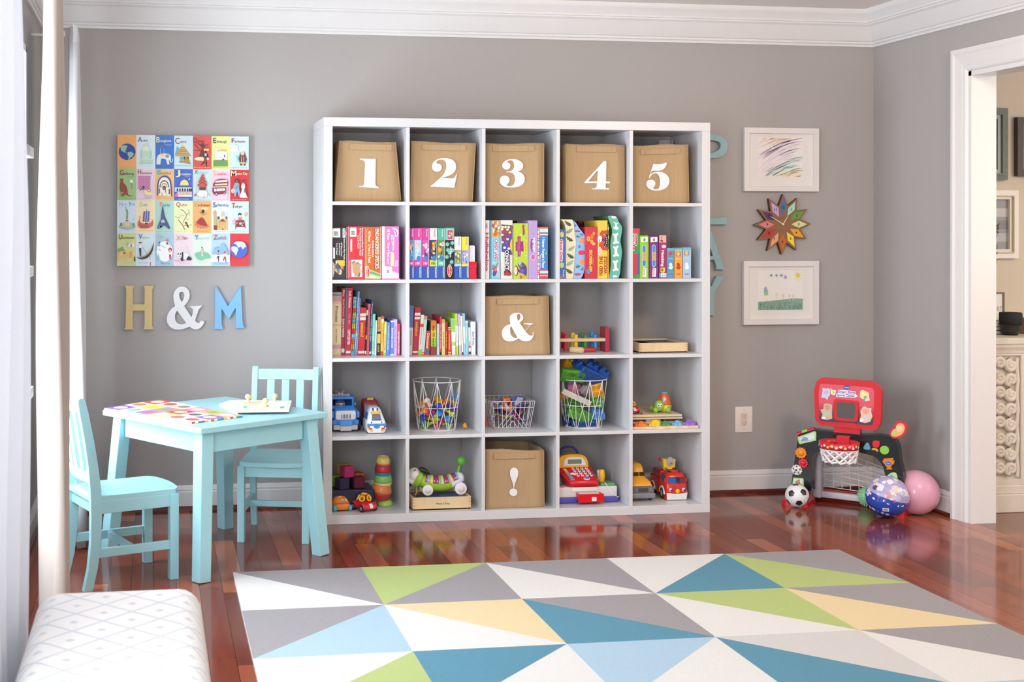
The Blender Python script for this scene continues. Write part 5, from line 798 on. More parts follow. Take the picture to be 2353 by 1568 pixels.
bone = lambda x, y: f'M{x-30} {y-100} C{x-70} {y-120} {x-80} {y-70} {x-45} {y-60} C{x-30} {y-20} {x-30} {y+40} {x-35} {y+70} C{x-75} {y+80} {x-70} {y+130} {x-25} {y+125} C{x} {y+100} {x+20} {y+100} {x+40} {y+115} C{x+80} {y+110} {x+75} {y+65} {x+35} {y+60} C{x+20} {y+20} {x+20} {y-30} {x+30} {y-60} C{x+70} {y-80} {x+55} {y-130} {x+15} {y-115} C{x} {y-95} {x-10} {y-90} {x-30} {y-100} Z'
wavy('shaped_puzzle_box', 'wavy teal puzzle box printed with white bones', 'M1070 150 C1200 125 1285 155 1300 250 C1315 300 1378 330 1378 420 C1378 520 1340 600 1345 700 C1355 780 1383 860 1376 950 C1365 1050 1345 1150 1345 1250 C1340 1350 1320 1440 1295 1470 L1085 1470 C1105 1400 1133 1300 1143 1150 C1148 1000 1137 900 1130 780 C1127 650 1167 560 1167 470 C1162 380 1122 300 1102 240 C1092 190 1085 170 1070 150 Z', '63b9a6', '4f7f50', [('p', bone(1246, 620), 'f2eeee'), ('p', bone(1250, 890), 'f2eeee'), ('p', bone(1240, 1195), 'f2eeee'), ('p', 'M1190 275 L1215 265 L1245 290 L1305 300 L1265 320 L1270 370 C1310 380 1315 440 1270 440 C1240 430 1195 430 1192 395 C1195 370 1225 370 1235 350 L1225 310 Z', 'f2eeee'), ('p', 'M1145 150 L1230 150 L1265 180 L1240 195 L1165 195 Z', 'f2eeee'), ('p', 'M1175 1410 L1225 1395 L1285 1420 L1260 1445 L1180 1450 Z', 'f2eeee')], -.39, .2)
gbox('game_box', 'narrow yellow box just left of the teal bone box', Kf, 1077, 1102, 330, 1470, 1, 'd9a93a', [('r', 1077, 330, 1102, 850, '4f6a4a'), ('e', 1090, 420, 9, 40, 'e6dc8a'), ('e', 1090, 600, 9, 40, 'c9cf7a')], 'game box', GB, .2)  # added box standing for the side of the wavy one
Kg = crop(1430, 480, 8.252)
gbox('game_box', 'red, green and blue box half hidden behind the last divider', Kg, 201, 326, 372, 1312, 1, '3f9a5a', [('r', 201, 372, 326, 470, 'd9404f'), ('p', 'M201 470 L240 480 L235 800 L201 815 Z', 'd2303f'), ('p', 'M201 850 L278 855 L278 1240 L240 1255 L201 1265 Z', 'd2384a'), ('r', 285, 850, 326, 1240, '3f5fb0'), ('e', 256, 590, 34, 118, 'f0e6e4'), ('e', 256, 590, 27, 104, 'b8343a'), ('tv', 'Melissa', 256, 510, 670, 22, 'f4ecea'), ('tv', 'FARM', 215, 470, 800, 26, 'f4ecea')], 'game box', GB)
for (nm, x0, x1, c) in (('lime green', 330, 502, '8fc53f'), ('purple', 513, 688, '74307f')):
    gbox('game_box', nm+' sticker game box with a white title and blue pill shaped panel', Kg, x0, x1, 505, 1312, 1, c, [('p', f'M{x0+22} 540 L{x0+150} 535 L{x0+152} 625 L{x0+25} 635 Z', 'f2efec'), ('e', x0+88, 588, 20, 30, '5f8a4a'), ('p', f'M{x0+45} 720 C{x0+45} 665 {x0+115} 665 {x0+118} 720 L{x0+122} 1060 C{x0+118} 1120 {x0+50} 1120 {x0+46} 1060 Z', 'cfdce6'), ('p', f'M{x0+54} 725 C{x0+55} 680 {x0+107} 680 {x0+110} 725 L{x0+113} 1055 C{x0+110} 1105 {x0+58} 1105 {x0+55} 1055 Z', '3f8ad0'), ('r', x0+62, 820, x0+125, 980, 'f0b45a'), ('tv', 'Puzzle Dots', x0+93, 830, 970, 34, 'a86a2a'), ('p', f'M{x0+62} 1120 L{x0+128} 1125 L{x0+120} 1290 L{x0+50} 1285 Z', 'f4f0ee'), ('tv', 'Dotty', x0+88, 1135, 1275, 40, 'a8485a')], 'game box', GB)
gbox('game_box', 'magenta game box lettered Matching', Kg, 696, 843, 498, 1312, 1, 'a52a68', photo(Kg, 700, 502, 830, 640, ['d9b8a4', 'a9c0cc', '7a3a34', 'e9cfa8', 'c98a5a'], 12, 31) + [('e', 785, 715, 45, 34, 'e6c4d6'), ('tv', 'Matching', 765, 785, 1095, 48, 'f6eef2', .04), ('p', 'M722 1120 L805 1115 L805 1200 L780 1215 L722 1205 Z', 'f0c84a'), ('e', 752, 1160, 22, 28, '5a8a52'), ('r', 698, 1220, 832, 1300, 'ecebee'), ('th', '0-72', 745, 822, 1265, 30, '3a3a44'), ('r', 698, 1222, 725, 1300, '5f9ad0')], 'game box', GB)
for (nm, x0, x1, yt, c, c2, fig) in (('teal blue', 846, 984, 746, '4a9cc0', '5fb0c8', 'f0e6e4'), ('orange', 990, 1140, 752, 'f0a33a', '7fc4c0', 'c0392f'), ('pale blue', 1150, 1306, 735, 'a3c6e0', '6fb4cc', 'eef0f2')):
    gbox('story_box', nm+' small boxed storybook set with a round sun badge', Kg, x0, x1, yt, 1312, 1, c, [('r', x0, yt, x1, yt+48, c2), ('r', x0+22, yt+65, x0+118, yt+150, '8a7fa8'), ('e', x0+68, yt+105, 32, 36, 'e8c83a' if nm != 'teal blue' else 'd2384f'), ('th', 'my first library', x0+18, x0+122, yt+195, 18, 'e6eef4'), ('e', x0+70, 1060, 30, 38, fig), ('p', f'M{x0+25} 1120 L{x0+70} 1070 L{x0+120} 1100 L{x0+95} 1150 L{x0+50} 1145 Z', fig), ('r', x0+28, 1232, x0+112, 1246, 'c9384f')], 'book set', GB, .16)

# books
BK = 'books on the third shelf'
def book(label, K, xb0, xb1, xt0, xt1, yt, yb, r, col, items=(), depth=.17, title=None, tc='f2eeea', bands=(), pages='ece7dc', group=BK):
    y = ybase(K, (xb0+xb1)/2, yb, r); z0 = cellz(r)+.0006
    a, b, c, d = PY(*K(xb0, yb), y), PY(*K(xb1, yb), y), PY(*K(xt0, yt), y), PY(*K(xt1, yt), y); zt = (c.z+d.z)/2
    a.x += .0002; b.x -= .0004; c.x += .0002; d.x -= .0004
    dv = min(depth, -.05-y); w = b.x-a.x; e = min(.0028, w*.22); t = thing('book', label, 'book', group, ((a.x+b.x)/2, y+dv/2, z0))
    def sl(x0a, x1a, x0b, x1b, y0, y1, za, zb): return [V((x0a, y0, za)), V((x1a, y0, za)), V((x1a, y1, za)), V((x0a, y1, za)), V((x0b, y0, zb)), V((x1b, y0, zb)), V((x1b, y1, zb)), V((x0b, y1, zb))]
    m = M()
    m.hexa(sl(a.x, b.x, c.x, d.x, y, y+e, z0, zt), col); m.hexa(sl(a.x, a.x+e, c.x, c.x+e, y+e, y+dv, z0, zt), col); m.hexa(sl(b.x-e, b.x, d.x-e, d.x, y+e, y+dv, z0, zt), col)
    def pt(u, v, z):
        x0_, x1_ = a.x+(c.x-a.x)*v, b.x+(d.x-b.x)*v; return (x0_+(x1_-x0_)*u, y-z, z0+(zt-z0)*v)
    z = .0003
    for (v0, v1, cc) in bands: m.add([pt(0, v0, z), pt(1, v0, z), pt(1, v1, z), pt(0, v1, z)], [(0, 1, 2, 3)], cc); z += .0001
    for it in ((title,) if title else ()) + tuple(items):
        tx, v0, v1, hh, cc = it if not isinstance(it, str) else (it, .2, .8, .5, tc)
        vs_, fs, tw = textmesh(tx, .02); z += .0001
        m.add([pt(.5-hh/2+hh*py, v1-(v1-v0)*px/max(tw, .01), z) for px, py in vs_], fs, cc)
    keep_build(m, 'cover', t)
    m = M(); g = .0022
    m.hexa(sl(a.x+e, b.x-e, c.x+e, d.x-e, y+e+.0003, y+dv-.004, z0+.001, zt-g), pages+':m'); keep_build(m, 'page_block', t)
Kb = crop(750, 640, 7.842); Q = 1387
book('thick cream storybook with pink panels, leftmost on the third shelf', Kb, 98, 266, 98, 281, 252, Q, 2, 'e0c6a0', (('Princess', .53, .78, .3, '6a5240'), ('Story Collection', .2, .42, .2, '8a725a')), bands=((.02, .1, 'e6cfa6'), (.86, .93, 'd3a4ae'), (.1, .16, 'd3a4ae'), (.5, .82, 'ead9b2'), (.18, .46, 'ead9b2'), (.94, .975, '6aa0b4')), depth=.2)
book('dark red tall book with cream lettering beside the cream storybook', Kb, 269, 325, 283, 349, 172, Q, 2, 'ac2b3b', (('ELMO & FRIENDS', .27, .54, .55, 'f2e9e6'), ('Ruth Durand', .58, .83, .45, 'b9c4a8'), ('Big', .87, .97, .5, 'e9dfa8')), bands=((.04, .1, 'e6d6d4'),))
book('tall bright red book lettered OPPOSITES', Kb, 352, 436, 388, 475, 170, Q, 2, 'd5324a', (('Ruth Wielockx', .7, .95, .5, 'f2e4ea'), ('The Big', .46, .62, .3, 'e6b4bc'), ('OPPOSITES', .16, .38, .55, 'f4eef0')), bands=((.03, .065, 'eadfe2'),))
book('thin tall grey-blue book behind the bright red one', Kb, 330, 350, 355, 386, 165, Q, 2, '6a7690')
book('board book whose spine is stacked squares of yellow, orange, blue and green', Kb, 440, 495, 487, 546, 332, Q, 2, '2f2a3a', (('my first busy book', .05, .97, .5, '3a3442'),), bands=tuple((i/11, (i+1)/11, c) for i, c in enumerate(['6fb0b8', 'b4cf3f', 'e66a2f', '8fc4e6', 'e0483a', 'f0c83a', '5fb4c0', 'b9d23f', 'e0502f', '6fb4e0', 'f0c83a'])) + ((.92, 1, '6fbcc0'),))
book('thin blue book with white flecked spine, right of the stacked squares', Kb, 500, 538, 566, 604, 236, Q, 2, '7d9fd4', (('Five Minute Stories', .1, .9, .5, 'e9eef6'),), bands=((.55, .6, 'd9a0b0'), (.3, .34, 'c9cf8a')))
book('pale blue thin picture book left of the red peekaboo book on the left', Kb, 540, 560, 600, 619, 362, Q, 2, '83abe2', (('Little Princess', .05, .5, .6, 'f0f2f6'),))
book('thick red book lettered peekaboo in the left book cube', Kb, 566, 686, 614, 719, 530, Q, 2, 'd6323f', (('peekaboo!', .39, .68, .5, 'f2c83a'),), bands=((.04, .09, 'ece6e6'), (.82, .88, 'f0e9ea'), (.74, .8, 'f0e9ea')))
book('thin black book with cream label behind the left red peekaboo book', Kb, 692, 716, 726, 755, 520, Q, 2, '29272d', (('Goodnight', .4, .6, .5, 'c9503f'),), bands=((.83, .94, 'd9d2b0'), (.33, .42, 'c9b84a'), (.02, .09, 'e9e6e2')))
book('thin dusty pink book beside the black one', Kb, 722, 766, 756, 799, 460, Q, 2, 'd8656e', (('The Very Hungry Caterpillar', .1, .95, .4, '8a3a44'),))
book('tall navy book with white lettering', Kb, 772, 801, 812, 845, 402, Q, 2, '33417e', (('Twinkle Twinkle Little Star', .25, .95, .5, 'dfe3ee'),), bands=((.02, .07, 'e6dfe2'),))
book('mint green book right of the tall navy one', Kb, 812, 861, 836, 887, 642, Q, 2, '7ad2b4', (('Goodnight Kisses', .35, .66, .45, 'dff4ec'),), bands=((.04, .1, 'a8e4cf'),))
book('very pale blue thin book right of the mint book', Kb, 864, 900, 888, 914, 757, Q, 2, 'dbe4f1')
book('black book with gold panels on its spine', Kb, 904, 968, 926, 988, 672, Q, 2, '2a272f', (('Yummy Yucky', .64, .92, .4, '3a2f22'), ('LESLIE', .08, .26, .4, 'e6c46a')), bands=((.6, .96, 'c9a24a'), (.3, .54, 'e2b85f')))
book('yellow and red striped book', Kb, 975, 1018, 992, 1040, 682, Q, 2, 'e9c454', (('Curious', .3, .8, .4, 'b8743a'),), bands=((0, .1, 'd2383f'), (.86, .93, 'f0e9e4'), (.93, 1, 'd9404a')))
book('pale yellow-green book left of the medium blue one', Kb, 1026, 1072, 1046, 1090, 782, Q, 2, 'e9dd72', (('WHO IS MY MOMMY', .12, .62, .45, 'd2582f'),), bands=((0, .08, '9fc45a'),))
book('medium blue book with white lettering in the left book cube', Kb, 1077, 1142, 1096, 1146, 792, Q, 2, '568fdc', (('Good Night Little Bear', .15, .9, .3, 'eaf0f8'),))
book('violet-blue book between the medium blue and lilac books', Kb, 1148, 1216, 1160, 1226, 762, Q, 2, '6d80da', (('BARNYARD DANCE!', .22, .78, .5, 'f2f2f8'),), bands=((0, .03, 'f2f2f6'), (.96, 1, 'f2f2f6')))
book('plain lilac book beside the rose red end book', Kb, 1218, 1268, 1227, 1279, 742, Q, 2, 'd2b2ea', (('Moo Baa La La La', .2, .8, .35, 'a47fc8'),))
book('rose red book at the right end of the left row of books', Kb, 1271, 1326, 1281, 1330, 817, Q, 2, 'd64a62', (('BEDTIME FOR A COWBOY', .05, .75, .5, 'f4dfe4'),))
Kc = crop(930, 640, 7.842); Q = 1380
book('blue and white book, leftmost in the second book cube', Kc, 82, 136, 82, 166, 500, Q, 2, 'dedee3', (('Stella', .2, .5, .4, '8a8a92'),), bands=((.56, 1, '5c7db4'),))
book('thick dark red book lettered peekaboo in the second book cube', Kc, 140, 236, 186, 292, 526, Q, 2, 'bf2f44', (('peekaboo!', .4, .7, .45, 'f0c44a'),), bands=((.04, .08, 'e6dade'), (.83, .89, 'f0e6e8'), (.75, .8, 'f0e6e8')))
book('off white book with green foot and red leaf', Kc, 240, 305, 292, 352, 660, Q, 2, 'e3e6dc', (('Llama Llama', .25, .7, .4, 'd98a8a'),), bands=((0, .14, 'a4d25a'), (.7, .78, 'd94a3a')))
book('pale aqua book with red striped ends', Kc, 306, 352, 353, 410, 682, Q, 2, 'bcdfe4', (), bands=((0, .03, 'e0584f'), (.045, .075, 'e0584f'), (.92, .95, 'e07060'), (.96, .99, 'e07060')))
book('short orange-red book with bold white lettering', Kc, 362, 442, 396, 464, 946, Q, 2, 'd5442c', (('Dinosaur', .25, .9, .6, 'f4ece6'),), bands=((.07, .2, '5a6aa0'),), depth=.14)
book('dark green book standing back between the orange-red and first words books', Kc, 444, 466, 462, 472, 765, Q, 2, '3d4634', depth=.14)
book('first 100 words board book striped orange, yellow, green and brown', Kc, 472, 571, 472, 571, 762, Q, 2, 'e8812a', (('first 100 words', .25, .85, .4, '3a2f26'),), bands=((0, .24, '9a4436'), (.24, .49, 'a9cf3f'), (.49, .74, 'f0c22f')))
book('pale mint book right of the first words book', Kc, 578, 626, 582, 628, 818, Q, 2, 'badfdf', (('Guess How Much', .2, .7, .35, '8fb8b8'),))
book('tall thin crimson book standing above its neighbours', Kc, 634, 662, 637, 667, 684, Q, 2, 'd63a5c', (('Are You My Mother', .15, .8, .5, 'f4dce2'),), bands=((0, .08, '2f2a33'),))
book('tan book with brown lettering', Kc, 669, 727, 669, 729, 742, Q, 2, 'e6cc88', (('THE POKY LITTLE PUPPY', .25, .65, .3, '6a4a30'),), bands=((.9, 1, 'c9a868'),))
book('maroon book with yellow lettering', Kc, 731, 772, 734, 775, 778, Q, 2, 'a52a3d', (('Open the Barn Door', .2, .7, .5, 'f0c04a'),))
book('red book with green-yellow striped ends', Kc, 781, 837, 781, 836, 876, Q, 2, 'd64c3a', (('Curious George', .2, .75, .4, 'f0d0a4'),), bands=((0, .03, 'd9d27a'), (.03, .06, '6a7a3a'), (.06, .1, 'd9d27a'), (.9, .93, 'd9d27a'), (.93, .96, '6a7a3a'), (.96, 1, 'd9d27a')))
book('thick light green and white book', Kc, 850, 917, 834, 914, 722, Q, 2, 'a3d66c', (('Baby Animals', .7, .95, .4, '7fbfae'),), bands=((0, .2, 'ecd2dc'), (.2, .62, 'eef2ea'), (.25, .36, 'a9d67c')))
book('tall lime book with white middle', Kc, 930, 970, 906, 952, 636, Q, 2, 'b2d847', (('Colors', .3, .65, .5, '8a9a6a'),), bands=((.22, .7, 'f2f3ee'),))
book('tall lilac book with white middle', Kc, 984, 1026, 957, 1001, 642, Q, 2, 'cdb2e6', (('Things That Go', .3, .7, .5, 'b59ac8'),), bands=((.24, .7, 'f2f0f2'),))
book('cream thin book between the lilac and sky blue books', Kc, 1034, 1058, 1004, 1038, 676, Q, 2, 'efebc6', bands=((0, .07, '2f2a30'),))
book('tall sky blue book with white middle', Kc, 1064, 1096, 1042, 1086, 636, Q, 2, '9abfec', (('Numbers', .3, .65, .5, 'a4b8d6'),), bands=((.28, .68, 'f0f2f6'),))
book('teal board book near the right of its cube', Kc, 1098, 1142, 1090, 1141, 766, Q, 2, '88cece', (('Counting', .5, .85, .5, 'd6efee'),), bands=((.93, 1, 'd9cfc4'),))
book('short grey book left of the white end book', Kc, 1152, 1196, 1147, 1189, 884, Q, 2, 'dad8d4', (('City', .3, .5, .5, '6a6a72'),), bands=((.26, .32, 'd23a7a'), (.02, .12, '3a3c44')))
book('thick white book with dark script lettering at the right end', Kc, 1203, 1277, 1192, 1277, 782, Q, 2, 'eeeef2', (('Such Pretty', .28, .7, .45, '5a5862'),))
# ---------------------------------------------------------------- burlap bins
def burlap(name, h, h2):
    m, nt, b = newmat(name, h, .95, .1)
    cv = coords(nt, (1, 1, 1)); w1 = nd(nt, 'ShaderNodeTexWave', wave_type='BANDS', bands_direction='X'); w2 = nd(nt, 'ShaderNodeTexWave', wave_type='BANDS', bands_direction='Z')
    for w in (w1, w2): setin(w, Scale=190, Distortion=1.5); w.inputs['Detail Scale'].default_value = 2; nt.links.new(cv, w.inputs[0])
    f = mixcol(nt, .5, w1.outputs['Color'], w2.outputs['Color'])
    n = noise(nt, coords(nt, (60, 60, 4)), 1.5, 3); n2 = noise(nt, cv, 9, 2)
    c = mixcol(nt, n, lin(h), lin(h2)); c = mixcol(nt, n2, c, mixcol(nt, .5, c, lin(h2)))
    nt.links.new(mixcol(nt, f, c, mixcol(nt, .35, c, lin('8a6a48'))), b.inputs['Base Color']); bump(nt, b, f, .35, .0012)
burlap('burlap', 'ccb18c', 'ba9b75')
K1, K2, K3, K4 = crop(720, 240, 6.033), crop(1100, 260, 4.278), crop(1100, 640, 4.357), crop(1100, 1000, 6.723)
GBIN = 'burlap bins in the cube shelf'
def bin_(label, K, quad, handle, glyph, c, r, seed, y=-.37, dep=.27, open_=False):
    """quad: front face corners TL TR BR BL in crop pixels"""
    TL, TR_, BR, BL = [PY(*K(*p), y) for p in quad]; z0 = cellz(r)+.001; zt = (TL.z+TR_.z)/2
    xl, xr = cellx(c)+.004, cellx(c)+CE-.004
    for p in (TL, BL): p.x = max(p.x, xl)
    for p in (TR_, BR): p.x = min(p.x, xr)
    t = thing('storage_bin', label, 'storage bin', GBIN, ((BL.x+BR.x)/2, y+dep/2, z0))
    rnd = random.Random(seed); n = 8
    def ring(q, inset, top=False):
        a, b = BL.lerp(TL, q), BR.lerp(TR_, q); pts = []
        bl = .002+.003*math.sin(PI*q)
        x0, x1, y0, y1 = a.x+inset, b.x-inset, y+inset, y+dep-inset
        for (p, q_, s) in (((x0, y0), (x1, y0), 0), ((x1, y0), (x1, y1), 1), ((x1, y1), (x0, y1), 2), ((x0, y1), (x0, y0), 3)):
            for i in range(n):
                f = i/n; px, py = p[0]+(q_[0]-p[0])*f, p[1]+(q_[1]-p[1])*f; w = math.sin(PI*f)
                o = .0022*math.sin(f*9+q*7+seed+s)*w*math.sin(PI*min(q, .98))
                if s == 0: py += o*.6
                elif s == 1: px += o*1.3
                elif s == 2: py -= o
                else: px -= o*1.3
                zz = z0+(zt-z0)*q
                if top:
                    zf = (TL.z+(TR_.z-TL.z)*(f if s == 0 else (1-f) if s == 2 else (1 if s == 1 else 0)))
                    zz = zf+(.004*math.sin(f*5+s+seed)*w) + ((.006*w if s in (1, 3) else 0) if open_ else 0)
                pts.append((px, py, zz))
        return pts
    qs = [0, .02, .08, .25, .45, .65, .85, .97]
    rings = [ring(q, .004 if q == 0 else 0) for q in qs]+[ring(1, 0, True), ring(1, .004, True)]+[ring(q, .004) for q in (.9, .5, .05)]
    m = M(); m.loft(rings, 'burlap', True, True, True); keep_build(m, 'fabric_body', t)
    # seams down the front corners and round the rim
    m = M()
    for k in (0, n): m.tube([r_[k] for r_ in rings[1:9]], .0017, 'burlap', 5)
    m.tube(rings[8], .0017, 'burlap', 5, True); keep_build(m, 'seam', t)
    h = [PY(*K(*p), y-.004) for p in handle]
    m = M(); m.hexa([V((p.x, y-.006, p.z)) for p in (h[3], h[2])]+[V((p.x, y-.0035, p.z)) for p in (h[2], h[3])]+[V((p.x, y-.006, p.z)) for p in (h[0], h[1])]+[V((p.x, y-.0035, p.z)) for p in (h[1], h[0])], 'burlap')
    wx = (h[1].x-h[0].x)*.13
    for xa in (h[0].x+wx, h[1].x-wx): m.box((xa-.0004, y-.0066, h[3].z+.002), (xa+.0004, y-.006, h[0].z-.002), 'a3835c:m')
    keep_build(m, 'handle_strap', t)
    m = M(FR(0, 0, 0)); m.prism(traced(glyph, K, y-.005, 8), -(y-.003), -(y-.0045), 'efedf0:m'); keep_build(m, 'printed_sign', t, label='white printed sign')
G1 = 'M645 750 L865 755 L860 1090 C860 1130 870 1138 908 1143 L906 1161 L634 1147 L634 1134 C690 1135 703 1125 705 1090 L718 830 C718 785 700 770 645 765 Z'
G2 = 'M1620 1140 L1955 1156 L1992 967 L1983 966 C1968 1010 1955 1027 1925 1027 L1768 1023 C1900 990 1980 955 1980 865 C1980 790 1920 743 1820 743 C1715 743 1645 795 1645 862 C1645 905 1672 933 1715 933 C1757 933 1783 905 1780 868 C1777 835 1750 820 1725 822 C1700 818 1703 795 1720 783 C1740 768 1770 764 1795 768 C1835 775 1848 820 1843 872 C1838 930 1800 985 1755 1025 Z'
G3 = 'M268 556 C240 550 228 530 232 510 C238 475 280 452 330 452 C395 452 438 480 438 520 C438 550 415 570 378 575 C425 580 453 610 453 650 C453 700 405 733 320 733 C245 733 203 705 205 660 C207 630 230 614 258 615 C290 617 308 640 303 665 C300 685 285 693 275 705 C275 718 300 720 315 718 C345 712 357 690 357 650 C357 605 340 585 300 583 L272 583 L272 574 L300 573 C335 568 350 545 348 515 C346 480 335 463 312 464 C295 465 280 475 283 485 C305 490 315 505 312 522 C308 545 290 558 268 556 Z'
G4 = 'M1230 472 L1256 475 L1252 672 L1290 674 L1288 692 L1250 690 L1247 725 C1247 735 1255 738 1282 739 L1280 752 L1114 750 L1114 740 C1150 740 1158 735 1160 722 L1163 688 L1040 689 L1040 680 Z M1170 560 L1166 672 L1075 673 Z'
G5 = 'M1718 497 C1765 508 1810 498 1843 487 L1850 489 C1848 530 1815 565 1770 568 C1740 570 1715 562 1700 570 L1685 605 C1705 585 1740 575 1775 577 C1835 582 1878 620 1876 670 C1874 725 1820 763 1750 763 C1690 763 1645 735 1647 695 C1648 670 1668 655 1695 655 C1725 656 1740 675 1738 698 C1735 718 1715 728 1718 740 C1725 750 1745 752 1758 748 C1780 740 1785 700 1782 660 C1778 610 1755 590 1735 592 C1712 595 1695 610 1680 640 L1670 638 Z'
GA = 'M310 400 C310 365 340 346 380 345 C425 345 447 365 447 393 C447 418 425 432 408 443 L465 525 C480 512 500 485 510 468 C500 462 470 462 455 460 L455 450 L540 449 L538 460 C520 463 512 470 505 480 C492 500 478 520 468 530 C490 560 515 577 535 574 C545 570 545 555 540 545 L549 540 C555 590 530 632 480 632 C445 632 420 622 400 600 C370 625 340 633 310 633 C260 633 231 600 231 550 C231 500 275 465 318 460 C312 440 310 420 310 400 Z M395 425 C415 415 421 395 418 375 C415 355 400 352 390 362 C378 375 385 405 395 425 Z M325 475 C312 500 312 540 325 568 C340 595 370 605 390 592 C365 555 340 510 325 475 Z'
GX = 'M547 505 C590 505 613 545 612 590 C611 660 555 730 550 815 L537 815 C537 730 485 665 484 590 C484 545 505 505 547 505 Z'
bin_('burlap bin printed with a white 1', K1, [(365, 510), (1140, 528), (1215, 1335), (300, 1328)], [(505, 548), (1085, 558), (1085, 640), (508, 628)], G1, 0, 0, 1)
bin_('burlap bin printed with a white 2', K1, [(1368, 512), (2248, 542), (2205, 1342), (1345, 1338)], [(1510, 556), (2110, 568), (2108, 645), (1510, 628)], G2, 1, 0, 2)
bin_('burlap bin printed with a white 3', K2, [(66, 300), (640, 300), (640, 870), (68, 868)], [(138, 320), (545, 322), (545, 373), (138, 377)], G3, 2, 0, 3)
bin_('burlap bin printed with a white 4', K2, [(855, 304), (1430, 318), (1432, 876), (862, 874)], [(965, 325), (1355, 332), (1352, 387), (965, 380)], G4, 3, 0, 4)
bin_('burlap bin printed with a white 5', K2, [(1522, 325), (2055, 312), (2066, 886), (1522, 880)], [(1590, 352), (1975, 348), (1972, 398), (1592, 408)], G5, 4, 0, 5)
bin_('burlap bin printed with a white ampersand', K3, [(72, 184), (695, 176), (708, 764), (72, 766)], [(184, 208), (598, 198), (597, 255), (184, 263)], GA, 2, 2, 6)
bin_('open burlap bin printed with a white exclamation mark', K4, [(100, 225), (1005, 238), (1012, 1100), (98, 1112)], [(232, 283), (858, 280), (858, 360), (232, 372)], GX+' M598 887 C598 925 570 946 537 946 C504 946 478 925 478 887 C478 850 504 828 537 828 C570 828 598 850 598 887 Z', 2, 4, 7, -.372, .27, True)
# things peeping out of the bins
z4 = cellz(4)
p = PY(*K4(300, 215), -.25)
m = M(TR(p.x, -.24, z4+.20, .5, 0, .6)); m.box((-.035, -.03, -.03), (.035, .03, .03), '7fb04a', .003); tag(m.build('toy_block'), 'green block corner showing in the open bin with the exclamation mark', 'toy block')
p = PY(*K4(470, 200), -.25)
m = M(TR(p.x+.005, -.235, z4+.215, .2, 0, .7)); m.box((-.055, -.012, -.005), (.06, .012, .006), 'e4dcd2', .002); tag(m.build('wooden_stick'), 'pale flat stick leaning in the open bin with the exclamation mark', 'toy')
q0 = cellz(0)
m = M(); a = PY(*K2(1775, 265), -.09); b = PY(*K2(1880, 318), -.09)
m.box((a.x, -.09, q0+.002), (b.x, -.06, a.z), 'd4d4d8', .002); m.box((b.x+.001, -.12, q0+.002), (b.x+.005, -.05, a.z-.002), 'e2e2e6', .001); tag(m.build('white_tray'), 'pale plastic tray standing behind the bin printed with a 5', 'tray')
a = PY(912, 272, -.2)
m = M(TR(a.x, -.2, SW)); m.lathe([(.001, 0), (.018, 0), (.021, .006), (.02, .013), (.014, .017), (.001, .0185)], 'e8662f', 16); m.sph((-.012, -.004, .011), .0085, 'e8662f', 10, 6); tag(m.build('orange_toy'), 'small orange toy lying on top of the white shelf', 'toy')
# ---------------------------------------------------------------- toys on the shelf
def spt(K, u, v, r): return PZ(*K(u, v), cellz(r)+.0005)
def carbody(m, rings, mm, rad=.012, smooth=True):
    """rings: (height, half width, front y, back y); rounded rectangles lofted upward"""
    rr = []
    for z, hw, yf, yb in rings:
        r_ = min(rad, hw*.6, abs(yb-yf)*.45); rr.append([(x, y, z) for x, y in rrect(-hw, yf, hw, yb, r_, 4)])
    return m.loft(rr, mm, smooth)
def rat(rings, z):
    for a, b in zip(rings, rings[1:]):
        if a[0] <= z <= b[0]:
            f = (z-a[0])/max(b[0]-a[0], 1e-6); return [a[i]+(b[i]-a[i])*f for i in range(4)]
    return rings[-1]
def fq(m, rings, z0, z1, t0, t1, mm, off=.0012, n=4):
    """a patch on the sloping front between two heights; t runs from -1 to 1 across"""
    vs_, fs = [], []
    for i in range(n+1):
        z = z0+(z1-z0)*i/n; _, hw, yf, yb = rat(rings, z)
        vs_ += [(t0*hw, yf-off, z), (t1*hw, yf-off, z)]
    for i in range(n): fs.append((2*i, 2*i+1, 2*i+3, 2*i+2))
    m.add(vs_, fs, mm)
def fell(m, rings, zc, tc, rx, rz, mm, off=.0016, n=14):
    vs_ = []
    for i in range(n):
        a = 2*PI*i/n; z = zc+rz*math.sin(a); _, hw, yf, yb = rat(rings, z); vs_.append((tc*hw+rx*math.cos(a), yf-off, z))
    m.add(vs_, [tuple(range(n))], mm)
def wheel(t, x, y, z, r, w, tyre, hub, name='wheel', ax='x'):
    m = M(Matrix.Translation((x, y, z)) @ (Matrix.Rotation(PI/2, 4, 'Y') if ax == 'x' else Matrix.Rotation(PI/2, 4, 'X')))
    m.lathe([(.001, -w/2), (r*.55, -w/2), (r*.62, -w/2+.001), (r*.9, -w/2), (r, -w*.3), (r, w*.3), (r*.9, w/2), (r*.62, w/2-.001), (r*.55, w/2), (.001, w/2)], tyre, 20)
    o = m.build(name, t)
    m = M(m.T); m.lathe([(.0005, -w/2-.001), (r*.55, -w/2-.0012), (r*.56, -w/2+.002), (r*.56, w/2-.002), (r*.55, w/2+.0012), (.0005, w/2+.001)], hub, 14); m.build('hub', o); return o
G3_ = 'wooden toys on the middle shelf'
